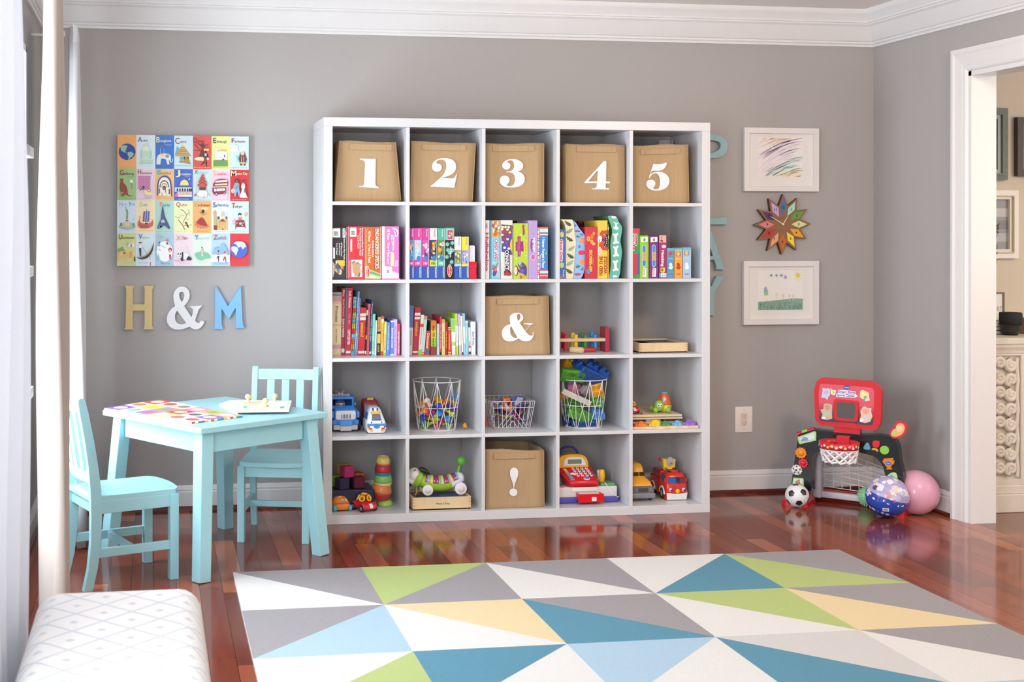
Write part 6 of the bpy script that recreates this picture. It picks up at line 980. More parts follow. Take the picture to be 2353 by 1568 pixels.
# hammer bench
pb = spt(K3, 1308, 735, 2); S_ = 1/4.357/512
xr_, y0_ = pb.x, pb.y; xl_ = cellx(3)+.004
t = thing('hammer_bench', 'wooden pounding bench with coloured pegs and a red end panel', 'toy', None, ((xl_+xr_)/2, y0_+.04, cellz(2)+.0005))
zb = cellz(2)+.0005
for xa in (xr_-.019, xl_):
    m = M(); m.box((xa, y0_, zb), (xa+.019, y0_+.075, zb+.113), 'b3344c:s', .001)
    m.box((xa, y0_+.03, zb+.113), (xa+.019, y0_+.075, zb+.116), 'b3344c:s'); keep_build(m, 'end_panel', t)
m = M(); m.box((xl_+.019, y0_+.002, zb+.049), (xr_-.012, y0_+.073, zb+.064), 'pale_wood', .001); keep_build(m, 'pegboard', t)
for i, (c, uf, ub, tf, tbk, bf, bb_) in enumerate((('c4283c', 870, 845, .081, .09, .006, .012), ('f0d23a', 972, 942, .081, .088, .018, .018), ('3f8a4a', 1068, 1038, .078, .086, .016, .016), ('4583c4', 1166, 1136, .081, .094, .016, .016))):
    for u, yy, zt_, zb_ in ((uf, y0_+.02, tf, bf), (ub, y0_+.053, tbk, bb_)):
        x = PY(*K3(u, 590), yy).x; m = M(); m.cyl((x, yy, zb+zb_), (x, yy, zb+zt_), .0098, c+':s', n=14); keep_build(m, 'peg', t)
h = spt(K3, 990, 752, 2); t = thing('toy_hammer', 'small wooden hammer with a red handle lying before the pounding bench', 'toy hammer', None, (h.x, h.y+.012, zb))
m = M(TR(0, 0, .0145, math.radians(-38))); m.cyl((-.03, 0, 0), (.03, 0, 0), .0142, 'pale_wood', n=10, smooth=False); m.build('head', t)
m = M(TR(0, 0, .0145, math.radians(24))); m.tube([(.01, 0, 0), (.04, 0, 0), (.1, 0, -.003), (.118, 0, -.004), (.122, 0, -.004)], [.006, .0075, .0085, .0085, .005], 'd3343f:s', 12); m.build('handle', t)
# wooden tray
a, b = spt(K3, 1612, 750, 2), spt(K3, 2088, 742, 2); yt_ = (a.y+b.y)/2; w = b.x-a.x; hh = .047; dd = .30+yt_ if False else min(.24, -.05-yt_)
t = thing('wooden_tray', 'shallow pale wooden box of puzzle pieces, alone in its cube', 'wooden box', None, ((a.x+b.x)/2, yt_+dd/2, zb))
def woodbox(t, w, d, h, inner, wood='pale_wood'):
    th = .007; m = M()
    m.box((-w/2, -d/2, 0), (w/2, d/2, .006), wood); m.build('floor_panel', t)
    for nm, A_, B_ in (('side', (-w/2, -d/2, .0), (w/2, -d/2+th, h)), ('side', (-w/2, d/2-th, 0), (w/2, d/2, h)), ('side', (-w/2, -d/2+th, 0), (-w/2+th, d/2-th, h)), ('side', (w/2-th, -d/2+th, 0), (w/2, d/2-th, h))):
        m = M(); m.box(A_, B_, wood, .0008)
        if A_[1] == -d/2 and A_[0] == -w/2 and B_[0] == w/2:
            for k in range(4):
                for sx in (-1, 1): z = h*(.12+.22*k); m.box((sx*(w/2-.0062)-.006, -d/2-.0004, z), (sx*(w/2-.0062)+.006, -d/2, z+h*.09), 'c9a273')
        m.build(nm, t)
woodbox(t, w, dd, hh, None)
m = M(); m.box((-w/2+.008, -dd/2+.008, .006), (w/2-.008, dd/2-.008, .039), 'd6c29a', .001)
for (x0, y0, x1, y1, c) in ((-.9, -.8, -.1, .8, '6f6f62'), (-.05, -.85, .9, .0, '8a8168'), (-.02, .05, .9, .85, '55506e'), (-.8, -.5, -.3, .3, '8f947a')): m.box((x0*w/2*.93, y0*dd/2*.9, .039), (x1*w/2*.93, y1*dd/2*.9, .0415), c)
m.build('puzzle_pieces', t)

# -------- fourth shelf, blue truck and van
KT = crop(755, 890, 13.634); kT = 1/13.634/512
b = spt(KT, 535, 1405, 3); X = lambda u: (u-535)*kT; Z = lambda v: max(0, (1408-v)*kT)
t = thing('toy_truck', 'chunky blue toy truck with a driver and a grey load on its roof', 'toy truck', None, (b.x, b.y, b.z))
B_ = '3f86d8:s'; yb = .19
m = M()
for q in ((105, 150, 700, 320), (780, 838, 700, 320)): m.box((X(q[0]), .035, Z(q[2])), (X(q[1]), .12, Z(q[3])), B_, .003)
m.box((X(105), .035, Z(402)), (X(838), .12, Z(315)), B_, .004); m.box((X(105), .032, Z(720)), (X(838), .12, Z(608)), B_, .004); m.box((X(110), .112, Z(720)), (X(833), .122, Z(320)), '1d2a5a'); m.build('cab', t)
m = M(); rg = [(Z(1180), .052, .004, .05), (Z(1010), .053, .0, .05), (Z(735), .052, .002, .05), (Z(690), .049, .008, .05), (Z(625), .046, .03, .06)]
carbody(m, rg, B_, .01)
for s in (1, -1): m.box((s*.0525 if s > 0 else -.065, .004, Z(975)), (.0655 if s > 0 else -.0525, .06, Z(745)), '4f93e0:s', .009, 3)
m.build('hood', t)
m = M(FR(0, -.0005, 0)); m.prism(rrect(X(215), Z(1010), X(855), Z(735), .009), -.004, .002, 'e0dfe2:s')
for i in range(7): u = 392+i*48; m.rect(X(u), Z(985), X(u+22), Z(845), .0023, '22232a')
for u, v, r_, c in ((295, 812, 36, 'f0ead8'), (782, 808, 38, 'eeeaf0'), (272, 885, 24, 'e6d2a8'), (796, 905, 24, 'e6d2a8')): m.disc(X(u), Z(v), r_*kT, .0026, c)
m.text('TRUCK', X(545), Z(790), 44*kT, .0024, 'c9c9d0'); m.build('grille', t)
m = M(); m.box((X(115), -.012, Z(1168)), (X(950), .012, Z(1015)), B_, .004)
for u in (235, 745): m.box((X(u), -.0135, Z(1150)), (X(u+90), -.011, Z(1040)), '2f6fc0:s', .001)
m.box((X(350), -.014, Z(1200)), (X(735), -.01, Z(1040)), '4a92e2:s', .003); m.build('bumper', t)
m = M(); m.box((X(140), -.008, Z(1340)), (X(920), .02, Z(1172)), 'b9b8bc:s', .003); m.box((X(355), -.0115, Z(1365)), (X(715), -.007, Z(1220)), 'c6c5c8:s', .002); m.build('skid_plate', t)
for sx in (-.064, .064):
    for yy in (.04, .135): wheel(t, sx, yy, .029, .029, .017, '2b2b2e:m', 'c9c9cc')
m = M(); m.box((-.056, .062, .03), (.056, yb, .075), B_, .004); m.box((-.057, .125, .07), (.057, yb, .15), B_, .006); m.build('truck_bed', t)
m = M(); m.box((X(110), .05, Z(318)), (X(742), .115, Z(285)), '8f8f94', .002)
for i in range(6): m.sph((X(175+i*100), .055, Z(285-(24 if i in (2, 3) else 0))), (.0085, .007, .0085 if i not in (2, 3) else .011), '9a9a9f', 12, 8)
for u, v, r_ in ((290, 205, 90), (520, 195, 98), (400, 230, 80)): m.sph((X(u), .085, Z(v)), r_*kT, '77777c', 14, 9)
m.build('roof_load', t)
m = M(); m.box((X(842), .03, Z(600)), (X(915), .042, Z(500)), B_, .004); m.build('mirror', t)
m = M(); cx_ = X(428); m.sph((cx_, .078, Z(565)), (.0235, .02, .02), 'e0b083', 18, 12); m.sph((cx_, .076, Z(480)), (.026, .022, .013), '2a4a8f', 18, 10); m.cyl((cx_, .085, Z(700)), (cx_, .085, Z(590)), .02, '2f5aa8')
for u in (378, 515): m.sph((X(u), .0585, Z(574)), .0024, '2a2024', 8, 6)
m.build('driver', t, label='toy driver with a blue cap behind the windscreen')
b = spt(KT, 1510, 1465, 3); t = thing('toy_van', 'small white and blue toy van with a yellow roof visor', 'toy van', None, (b.x, b.y, b.z))
rg = [(.004, .040, .003, .13), (.012, .0425, 0, .135), (.032, .0445, -.001, .138), (.05, .043, .004, .138), (.058, .0405, .012, .138), (.09, .031, .034, .136), (.104, .026, .044, .13), (.112, .02, .052, .12)]
m = M(); carbody(m, rg, 'edeef2:s', .014); fq(m, rg, .036, .046, -1, 1, '3f86cf', .0008); fell(m, rg, .033, 0, .0145, .009, '2f7fd0')
for s in (-1, 1): fq(m, rg, .02, .027, s*.5, s*.85, 'd23a4f'); fq(m, rg, .012, .021, s*.42, s*.75, 'f0b43a'); fell(m, rg, .0515, s*.55, .003, .003, '2a2c3a'); fq(m, rg, .026, .036, s*.72, s*.97, '2f66b0', .001); fq(m, rg, .022, .03, s*.82, s*.98, 'f0c24a', .0014)
m.build('body', t)
m = M(); fq(m, rg, .058, .085, -.52, .62, '6f7488:g'); fq(m, rg, .058, .064, -.4, .5, 'c9cede'); m.build('windscreen', t)
for s in (-1, 1): m = M(); m.add([(s*.0405, .03, .06), (s*.0405, .11, .06), (s*.0315, .11, .09), (s*.032, .045, .09)], [(0, 1, 2, 3)], '4f96dc:g'); m.build('side_window', t)
m = M(); rgv = [(.086, .022, .022, .06), (.094, .022, .028, .06), (.097, .02, .033, .06)]; carbody(m, rgv, 'f0b93a:s', .01)
for x0, x1, c in ((-.014, -.006, '3f4fae'), (-.006, .006, 'eef0f4'), (.006, .014, '3f4fae')): m.box((x0, .04, .097), (x1, .062, .111), c, .001)
m.build('roof_visor', t)
for sx in (-.036, .036):
    for yy in (.026, .11): wheel(t, sx, yy, .0125, .0125, .012, '33353c:m', '8a8d96')
b = spt(KT, 1330, 1330, 3); t = thing('toy_bus', 'dark red toy bus with a yellow roof sign behind the white van', 'toy bus', None, (b.x+.016, min(b.y+.17, -.12), b.z))
m = M(); rg = [(.012, .036, 0, .075), (.05, .037, 0, .075), (.10, .036, .002, .075), (.118, .034, .006, .072), (.124, .028, .012, .065)]; carbody(m, rg, 'a83234:s', .01); fq(m, rg, .06, .1, -.8, .8, '7f9fd0:g'); m.build('body', t)
m = M(); m.box((-.016, .004, .122), (.014, .02, .133), 'e6c84a:s', .002); m.build('roof_sign', t)
for sx in (-.033, .033):
    for yy in (.016, .058): wheel(t, sx, yy, .0125, .0125, .01, '2b2b2e:m', '8a8d96')

# -------- wire baskets
WW = 'e9e8ea:s'
def round_basket(label, cx_, cy_, r, R1=.1135, R0=.088, H=.226, n=10, ph=.12):
    t = thing('wire_basket', label, 'basket', 'round white wire baskets', (cx_, cy_, cellz(r)+.001)); rw = .0016
    def ringp(R, z, k=40): return [(R*math.cos(2*PI*i/k), R*math.sin(2*PI*i/k), z) for i in range(k)]
    M().tube(ringp(R1, H), .0022, WW, 8, True).build('rim', t); M().tube(ringp(R0, .002), .002, WW, 8, True).build('base_ring', t); M().tube(ringp(R0+(R1-R0)*.47, H*.47), .0018, WW, 8, True).build('middle_ring', t)
    m = M()
    for i in range(n):
        a = ph+2*PI*i/n; p1 = V((R1*math.cos(a), R1*math.sin(a), H))
        for d in (-1, 0, 1):
            a0 = a+d*2*PI/n*.92; p0 = V((R0*math.cos(a0), R0*math.sin(a0), .002)); pts = [p1]
            for k in range(1, 6):
                q = p1.lerp(p0, k/6); rr = R0+(R1-R0)*(1-k/6); l = math.hypot(q.x, q.y); pts.append(V((q.x/l*rr, q.y/l*rr, q.z)))
            m.tube(pts+[p0], rw, WW, 5)
    m.build('side_wires', t)
    m = M()
    for i in range(-3, 4): y = i*.024; x = math.sqrt(max(R0*R0-y*y, 0)); m.tube([(-x, y, .002), (x, y, .002)], rw, WW, 5)
    m.build('base_wires', t); return t
KB = crop(750, 820, 6.36); KC3 = crop(1100, 820, 6.723)
def bpos(K, uc, vb, r, R0):
    f = spt(K, uc, vb, r); return (PY(*K(uc, vb), f.y+R0).x, f.y+R0)
bx, by = bpos(KB, 1610, 1098, 3, .088)
round_basket('round white wire basket holding suction cup toys', bx, by, 3)
rnd = random.Random(11)
SQ = [('lime green', 'b9dc4a'), ('sky blue', '3f96d6'), ('dark blue', '2f3fa0'), ('magenta', 'cf3a68'), ('orange', 'e87a3f'), ('purple', '7a5ab8'), ('yellow-orange', 'f2b02a'), ('white', 'efece6'), ('crimson', 'a82a44')]
def squig(c):
    m = M(); k = rnd.choice((0, 0, 1, 2))
    def cup(o, d, s=1.0):
        ref = V(d).normalized().to_track_quat('Z', 'Y').to_matrix().to_4x4(); m.T = Matrix.Translation(o) @ ref
        m.lathe([(.0005, -.004), (.006*s, -.003), (.0085*s, .001), (.0125*s, .007), (.0135*s, .0085), (.012*s, .0085), (.007*s, .004), (.0005, .003)], c, 14); m.T = Matrix()
    if k == 0: m.cyl((0, 0, -.014), (0, 0, .014), .0055, c, n=10); cup((0, 0, .012), (0, 0, 1)); cup((0, 0, -.012), (0, 0, -1))
    elif k == 1: m.sph((0, 0, 0), .008, c, 12, 8); [cup((.009*math.cos(a), .009*math.sin(a), 0), (math.cos(a), math.sin(a), 0), .9) for a in (0, 2.1, 4.2)]
    else: m.tube([(-.018, 0, 0), (-.006, 0, .004), (.008, 0, 0), (.018, 0, .002)], [.005, .0055, .0055, .005], c, 10); cup((-.017, 0, 0), (-1, 0, 0)); cup((.018, 0, .002), (1, 0, .2))
    return m
protos = {}
zB = cellz(3)
lay = [(.027, .060, 9), (.042, .064, 10), (.06, .07, 10), (.08, .073, 10), (.102, .076, 9), (.12, .07, 5)]
front_c = ['lime green', 'sky blue', 'lime green', 'lime green', 'magenta', 'dark blue', 'sky blue', 'purple', 'crimson', 'sky blue', 'magenta', 'sky blue', 'purple', 'yellow-orange', 'lime green', 'white', 'orange', 'lime green']
SQd = dict(SQ); cnt = 0
for li, (z, R, n) in enumerate(lay):
    for i in range(n):
        a = -PI/2+(i-n/2+.5)*2*PI/n+.3*li; c = front_c[(cnt*7+li) % len(front_c)]; cnt += 1
        if li > 3: c = rnd.choice(['yellow-orange', 'dark blue', 'white', 'orange', 'lime green', 'sky blue', 'purple'])
        m = squig(SQd[c]+':s'); o = m.build('suction_toy'); o.scale = (1.22,)*3
        o.location = (bx+R*math.cos(a)*(1 if i % 3 else .75), by+R*math.sin(a)*(1 if i % 3 else .75), zB+z+.006+rnd.uniform(-.003, .003))
        o.rotation_euler = (rnd.uniform(-1.4, 1.4)+PI/2, rnd.uniform(-.7, .7), rnd.uniform(-PI, PI))
        tag(o, c+' suction cup toy in the round wire basket', 'toy', 'suction cup toys')
m = squig('3f96d6:s'); o = m.build('suction_toy'); o.location = (bx+.075, by-.02, zB+.148); o.rotation_euler = (1.2, .3, .5); tag(o, 'sky blue suction cup toy sticking up highest at the right of the wire basket', 'toy', 'suction cup toys')
m = M(); m.lathe([(.0005, 0), (.008, .001), (.013, .012), (.0145, .018), (.012, .016), (.0005, .006)], 'f2b02a:s', 14); o = m.build('suction_toy'); o.location = (bx+.118, by-.03, zB+.014); o.rotation_euler = (.4, 1.2, 0); tag(o, 'yellow suction cup toy lying on the shelf outside the round basket', 'toy', 'suction cup toys')
# rectangular basket of plastic frames
f0, f1 = spt(KC3, 240, 1108, 3), spt(KC3, 795, 1104, 3); fw = f1.x-f0.x; yc0 = (f0.y+f1.y)/2
t = thing('wire_basket', 'low rectangular white wire basket full of coloured plastic pieces', 'basket', None, ((f0.x+f1.x)/2, yc0+.085, zB+.001))
tw, td, bw, bd, H = fw*1.2/2, .112, fw/2, .088, .128
def rp(q, hw, hd): return [V((-hw, -hd, q)), V((hw, -hd, q)), V((hw, hd, q)), V((-hw, hd, q))]
top_, bot_ = rp(H, tw, td), rp(.002, bw, bd); mid_ = [b.lerp(a, .76) for a, b in zip(top_, bot_)]
for nm, q, r_ in (('rim', top_, .0022), ('band', mid_, .0018), ('base_ring', bot_, .0018)): M().tube(q, r_, WW, 6, True).build(nm, t)
m = M()
for s in range(4):
    a0, a1, b0, b1 = top_[s], top_[(s+1) % 4], bot_[s], bot_[(s+1) % 4]; n = 9 if s % 2 == 0 else 8
    for i in range(1, n): m.tube([a0.lerp(a1, i/n), b0.lerp(b1, i/n)], .0013, WW, 5)
    m.tube([a0, b0], .0015, WW, 5)
    if s % 2 == 0:
        for zz, wd in ((.73, .42), (.5, .29), (.27, .15)):
            c = b0.lerp(b1, .5).lerp(a0.lerp(a1, .5), zz)
            for sg in (-1, 1): m.tube([c, b0.lerp(b1, .5+sg*wd)], .0013, WW, 5)
m.build('side_wires', t)
m = M()
for i in range(-4, 5): m.tube([(i*bw/4.6, -bd, .002), (i*bw/4.6, bd, .002)], .0012, WW, 5)
m.build('base_wires', t)
cols = [('orange', 'ee7a2f'), ('lime', 'a3cf3f'), ('violet', '6a4a9a'), ('navy', '2f3a70'), ('red', 'c93a3f'), ('magenta', 'a83a80'), ('blue', '4f6fb8')]
def frame_piece(c, c2, w, h):
    m = M(); b = w*.2
    for A_, B2 in (((-w/2, -h/2), (w/2, -h/2+b)), ((-w/2, h/2-b), (w/2, h/2)), ((-w/2, -h/2+b), (-w/2+b, h/2-b)), ((w/2-b, -h/2+b), (w/2, h/2-b))): m.box((A_[0], A_[1], -.002), (B2[0], B2[1], .002), c, .001)
    m.box((-w/2+b, -h/2+b, -.001), (w/2-b, h/2-b, .001), c2); return m
ox, oy = t.location.x, t.location.y; k = 0
for z, n in ((.016, 6), (.036, 7), (.056, 7), (.076, 7), (.094, 6)):
    for i in range(n):
        nm, c = cols[(k*5+i) % 7]; c2 = ['3a3550', 'd9d4e6', '2f2f4a', 'cfe0c4'][k % 4]; k += 1; q = .55+.45*z/.1
        o = frame_piece(c+':s', c2, rnd.uniform(.03, .045), rnd.uniform(.06, .085)).build('plastic_tile')
        o.location = (ox+(i-(n-1)/2)*(2*bw*.72/n)*1.08, oy-bd*.62+rnd.uniform(0, .06), zB+z+(.022 if z < .05 else .012)); o.rotation_euler = (rnd.uniform(.1, .35) if z < .05 else rnd.uniform(.3, 1.1), rnd.uniform(-.3, .3), rnd.uniform(-1.2, 1.2))
        tag(o, nm+' plastic tile in the rectangular wire basket', 'toy', 'plastic tiles')
for (u, v, z, c, nm, rz_) in ((620, 700, .118, '3f6fae', 'blue and clear plastic tile lying on top of the pieces in the rectangular basket', -.5), (300, 720, .105, '8a6ab0', 'violet plastic tile on top at the left of the rectangular basket', .7)):
    o = frame_piece(c+':s', 'c9cfe0', .05, .085).build('plastic_tile'); p = PY(*KC3(u, v), oy-.03); o.location = (p.x, oy-.03, zB+z); o.rotation_euler = (.45, .1, rz_); tag(o, nm, 'toy', 'plastic tiles')
m = M(); m.box((-.004, -.003, 0), (.004, .003, .075), 'e0622f:s', .001); o = m.build('plastic_stick'); p = PY(*KC3(113, 1065), oy-.02); o.location = (p.x+.004, oy-.02, zB+.004); o.rotation_euler = (0, -.18, .2); tag(o, 'orange plastic stick standing left of the rectangular wire basket', 'toy')
# basket of big blocks
bx2, by2 = bpos(KC3, 1600, 1120, 3, .088)
round_basket('round white wire basket heaped with big building bricks', bx2, by2, 3, ph=.3)
U_ = .029
def brick(nx, ny, c, hollow=False):
    m = M(); w, d, h = nx*U_, ny*U_, .034; m.box((-w/2, -d/2, 0), (w/2, d/2, h), c, .0025, 3)
    for i in range(nx):
        for j in range(ny): x, y = -w/2+U_*(i+.5), -d/2+U_*(j+.5); m.cyl((x, y, h), (x, y, h+.0125), .0112, c, .0104, 14); m.disc(x, y, .0104, h+.0125, c, n=14)
    if hollow:
        m.rect(-w/2+.003, -d/2+.003, w/2-.003, d/2-.003, -.0004, '1f3f80')
        for i in range(nx):
            for j in range(ny): m.tube([(-w/2+U_*(i+.5)+.011*math.cos(a), -d/2+U_*(j+.5)+.011*math.sin(a), -.001) for a in [q*PI/6 for q in range(12)]], .0012, c, 5, True)
    return m
def bb(label, nx, ny, c, u, v, dy, rx_, ry_, rz_, hollow=False):
    y = by2+dy; p = PY(*KC3(u, v), y); zr_ = (p.z-zB)/.226
    if zr_ < 1:
        R = .088+.0255*zr_; lim = -math.sqrt(max((R-.004)**2-min(abs(p.x-bx2)+nx*U_*.3, R-.01)**2, .0004))+(.008 if hollow else .047); y = by2+max(dy, lim); p = PY(*KC3(u, v), y)
        l_ = math.hypot(p.x-bx2, 0); mx = R-nx*U_*.42
        if l_ > mx: p.x = bx2+math.copysign(max(mx, 0), p.x-bx2)
    o = brick(nx, ny, c+':s', hollow).build('building_brick'); o.location = p; o.rotation_euler = (rx_, ry_, rz_); tag(o, label, 'building brick', 'big building bricks')
BS = ' in the wire basket of bricks'
gC, bC, yC, pC = '62b044', '2358b0', 'f2b428', 'd98aae'
bb('long green brick lying across the left of the heap'+BS, 4, 2, gC, 1420, 262, -.012, 1.9, .1, .12)
bb('dark blue brick at the top left of the heap'+BS, 2, 2, bC, 1500, 190, .02, .5, .7, .3)
bb('dark blue brick at the top right of the heap'+BS, 2, 2, bC, 1720, 205, .02, .3, .5, -.3)
bb('dark blue brick behind the hollow one at the right rim of the basket', 2, 2, bC, 1850, 290, .035, .2, .9, .1)
bb('hollow blue brick, open side out, near the rim of the brick basket', 4, 2, '2a66c4', 1745, 318, -.05, -1.3, .46, .1, True)
bb('yellow brick at the back left of the heap'+BS, 2, 1, yC, 1365, 170, .05, .3, .2, .2)
bb('pink brick just under the rim at the left'+BS, 2, 2, pC, 1420, 500, -.07, 1.0, .7, .5)
bb('yellow brick under the rim at the right'+BS, 2, 2, yC, 1790, 520, -.07, 1.45, -.25, .05)
bb('grey-brown brick in the middle of the basket'+BS, 2, 1, '9a9298', 1630, 560, -.055, .8, .3, .4)
bb('green brick below the yellow one at the right'+BS, 2, 2, gC, 1820, 690, -.058, 1.4, .1, -.2)
bb('long green brick sloping across the middle left'+BS, 3, 2, '4f9a38', 1440, 740, -.05, 1.3, .3, .1)
bb('long light green brick sloping low in the basket'+BS, 4, 2, '6fbe4a', 1530, 900, -.05, 1.5, .42, .15)
bb('small orange brick at the far left side'+BS, 2, 1, 'e2a02f', 1310, 640, -.03, .9, .1, -.3)
bb('light blue brick low at the right side'+BS, 2, 2, '5a96dc', 1810, 900, -.045, 1.2, 0, .1)
bb('hollow dark blue brick at the front of the brick basket bottom', 4, 1, '2f6fa8', 1640, 1045, -.05, -1.52, .02, .05, True)
bb('navy brick on the basket bottom at the left'+BS, 2, 2, '1f3f8a', 1370, 980, -.02, 1.2, .1, .2)
p = PY(*KC3(1510, 630), by2-.078); m = M(TR(p.x, p.y, p.z, .0, .25, .44)); m.box((-.075, -.008, -.013), (.075, .008, .013), 'd6d0c6:s', .003); tag(m.build('plastic_bar'), 'long pale grey plastic bar slanting across the basket of bricks', 'toy')
# -------- fourth shelf, last cube: puzzle boards, turtle, rattle car, rainbow pieces
K5 = crop(1440, 860, 10.455); k5 = 1/10.455/512; zB = cellz(3)+.0005; xw = cellx(4)+.003
def X5(u, y): return PY(*K5(u, 1000), y).x
yS = -.33
stack_ = [(1340, 1072, 1030, 'd9c4a4', 0), (1345, 975, 940, 'd4bd9a', .004), (1335, 930, 885, 'dcc9ac', .0)]
zz = zB
labels = ['lowest wooden puzzle board of the stack under the turtle toy', 'second wooden puzzle board of the stack, its edge standing out furthest', 'third wooden puzzle board, just under the top one', 'topmost wooden puzzle board, carrying the turtle toy']
for i, (u, th, gap, c) in enumerate(((1330, .0085, .006, 'd2b68e'), (1340, .009, .0115, 'cdb18c'), (1345, .0085, .0022, 'dcc6a2'), (1332, .0105, 0, 'e2d0b4'))):
    t = thing('puzzle_board', labels[i], 'puzzle', 'wooden puzzle boards under the turtle', ((xw+X5(u, yS))/2, -.19, zz)); x1 = X5(u, yS)
    m = M(); m.box((xw, yS, zz), (x1, -.06, zz+th), c, .001); keep_build(m, 'board', t)
    m = M(); zt = zz+th
    if gap:
        for j, (a, b_, cc) in enumerate(((.05, .3, '6a3a34'), (.36, .62, 'b9b4ba'), (.68, .93, '4a3a36'))): m.box((xw+(x1-xw)*a, yS+.012, zt), (xw+(x1-xw)*b_, -.08, zt+gap), cc)
    else:
        for j in range(14): m.disc(xw+(x1-xw)*(.08+.065*j), yS+.02+.2*((j*37) % 11)/11, .008, zt+.0004+.00003*j, ['6f8f6a', '9aa87a', '7f6a52', 'b8b09a', '5a6f5f'][j % 5], n=10)
        for j, (dx, dy) in enumerate(((.055, .03), (.075, .018))): m.box((xw+dx, yS+dy, zt), (xw+dx+.006, yS+dy+.006, zt+.008), 'a8242f:s')
    keep_build(m, 'picture_pieces', t); zz = zt+gap+(.0006 if gap else 0)
zS = zz+.0012
# rainbow caterpillar puzzle
yR = -.385
t = thing('puzzle_tray', 'long wavy pale wooden tray in front of the stacked puzzle boards', 'puzzle', None, ((xw+X5(1700, yR))/2, yR+.03, zB))
x1 = X5(1720, yR); n = 40; fr = [(xw+(x1-xw)*i/n, yR+.003*math.sin(i*.9)) for i in range(n+1)]
bk_ = [(x1-(x1-xw)*i/n, yR+.075+.003*math.sin(i*.9)) for i in range(n+1)]
m = M(); m.prism(fr+bk_, zB, zB+.011, 'pale_wood'); keep_build(m, 'tray_board', t)
for u0, u1, c, nm in ((150, 200, 'c9283a', 'red'), (208, 520, 'f0802a', 'orange'), (540, 838, 'f3cc22', 'yellow'), (800, 1090, '4a9a62', 'green'), (1096, 1362, '6fb4e6', 'sky blue'), (1352, 1700, '9a6fd0', 'purple')):
    xa, xb = X5(u0, yR+.02), X5(u1, yR+.02); xa = max(xa, xw); w = xb-xa; zt = zB+.0112
    t = thing('puzzle_piece', nm+' wooden gear piece of the rainbow row on the wavy tray', 'puzzle piece', 'rainbow puzzle pieces', ((xa+xb)/2, yR+.028, zt))
    pts = []
    for i in range(36):
        a = 2*PI*i/36; r_ = 1 if (i % 6) in (0, 1, 5) else .8; pts.append((w*.5*.97*r_*math.cos(a), .02*r_*math.sin(a)))
    m = M(); m.prism(pts, 0, .0115, c+':s'); m.build('gear', t, .001)
    m = M(FR(0, -.004 if nm != 'yellow' else -.012, 0)); r_ = w*(.22 if nm != 'yellow' else .4); r_ = min(r_, .022)
    m.prism([(r_*math.cos(PI*i/12), .011+r_*(1.0 if nm in ('sky blue', 'purple') else .8)*math.sin(PI*i/12)) for i in range(13)], -.008, 0, c+':s'); m.build('grip', t, .001)
# turtle
p = PY(*K5(830, 825), -.25); t = thing('turtle_toy', 'green toy turtle with an orange shell on the topmost puzzle board', 'toy', None, (p.x, -.25, zS)); q = lambda u: (u-830)*k5
gT = '9aca4a:s'
m = M(); m.sph((q(905), .0, .022), (.028, .036, .024), 'e2d84a:s', 18, 12); m.build('body', t)
m = M(TR(q(905), 0, .038)); m.lathe([(.0005, 0), (.031, 0), (.034, .004), (.033, .008), (.027, .022), (.02, .038), (.014, .05), (.0005, .052)], 'e8662a:s', 8, False)
m.T = TR(q(905), 0, .038) @ FR(-.009, -.0245, .018, 0); m.prism(ell(0, .006, .0095, .014, 14), 0, .003, 'f0ece6'); m.prism(ell(0, .006, .0065, .0105, 14), .003, .0034, '7a8aa8'); m.prism(ell(0, .006, .004, .007, 12), .0034, .0038, 'f0ece6'); m.build('shell', t)
m = M(TR(q(905), 0, .088)); m.lathe([(.0005, 0), (.015, 0), (.017, .004), (.015, .008), (.0005, .008)], '5fb4cf:s', 14); m.build('button', t)
m = M(); m.sph((q(705), -.03, .034), (.0225, .022, .026), gT, 18, 12)
m.build('head', t)
m = M(FR(0, -.052, 0))
for u, v in ((645, 620), (710, 622)): m.disc(q(u), .0385, .0065, .0, 'f4f4f0', .0085, 12); m.disc(q(u)+.0008, .0375, .0025, .0006, '24222a', .005, 10)
m.build('eyes', t)
for x, y in ((q(620), -.028), (q(945), -.03), (q(640), .03), (q(945), .03)): m = M(); m.sph((x, y, .0145), (.0135, .013, .0145), gT, 14, 9); m.build('foot', t)
m = M(); m.sph((q(1075), .01, .022), (.011, .009, .011), gT, 12, 8); m.build('tail', t)
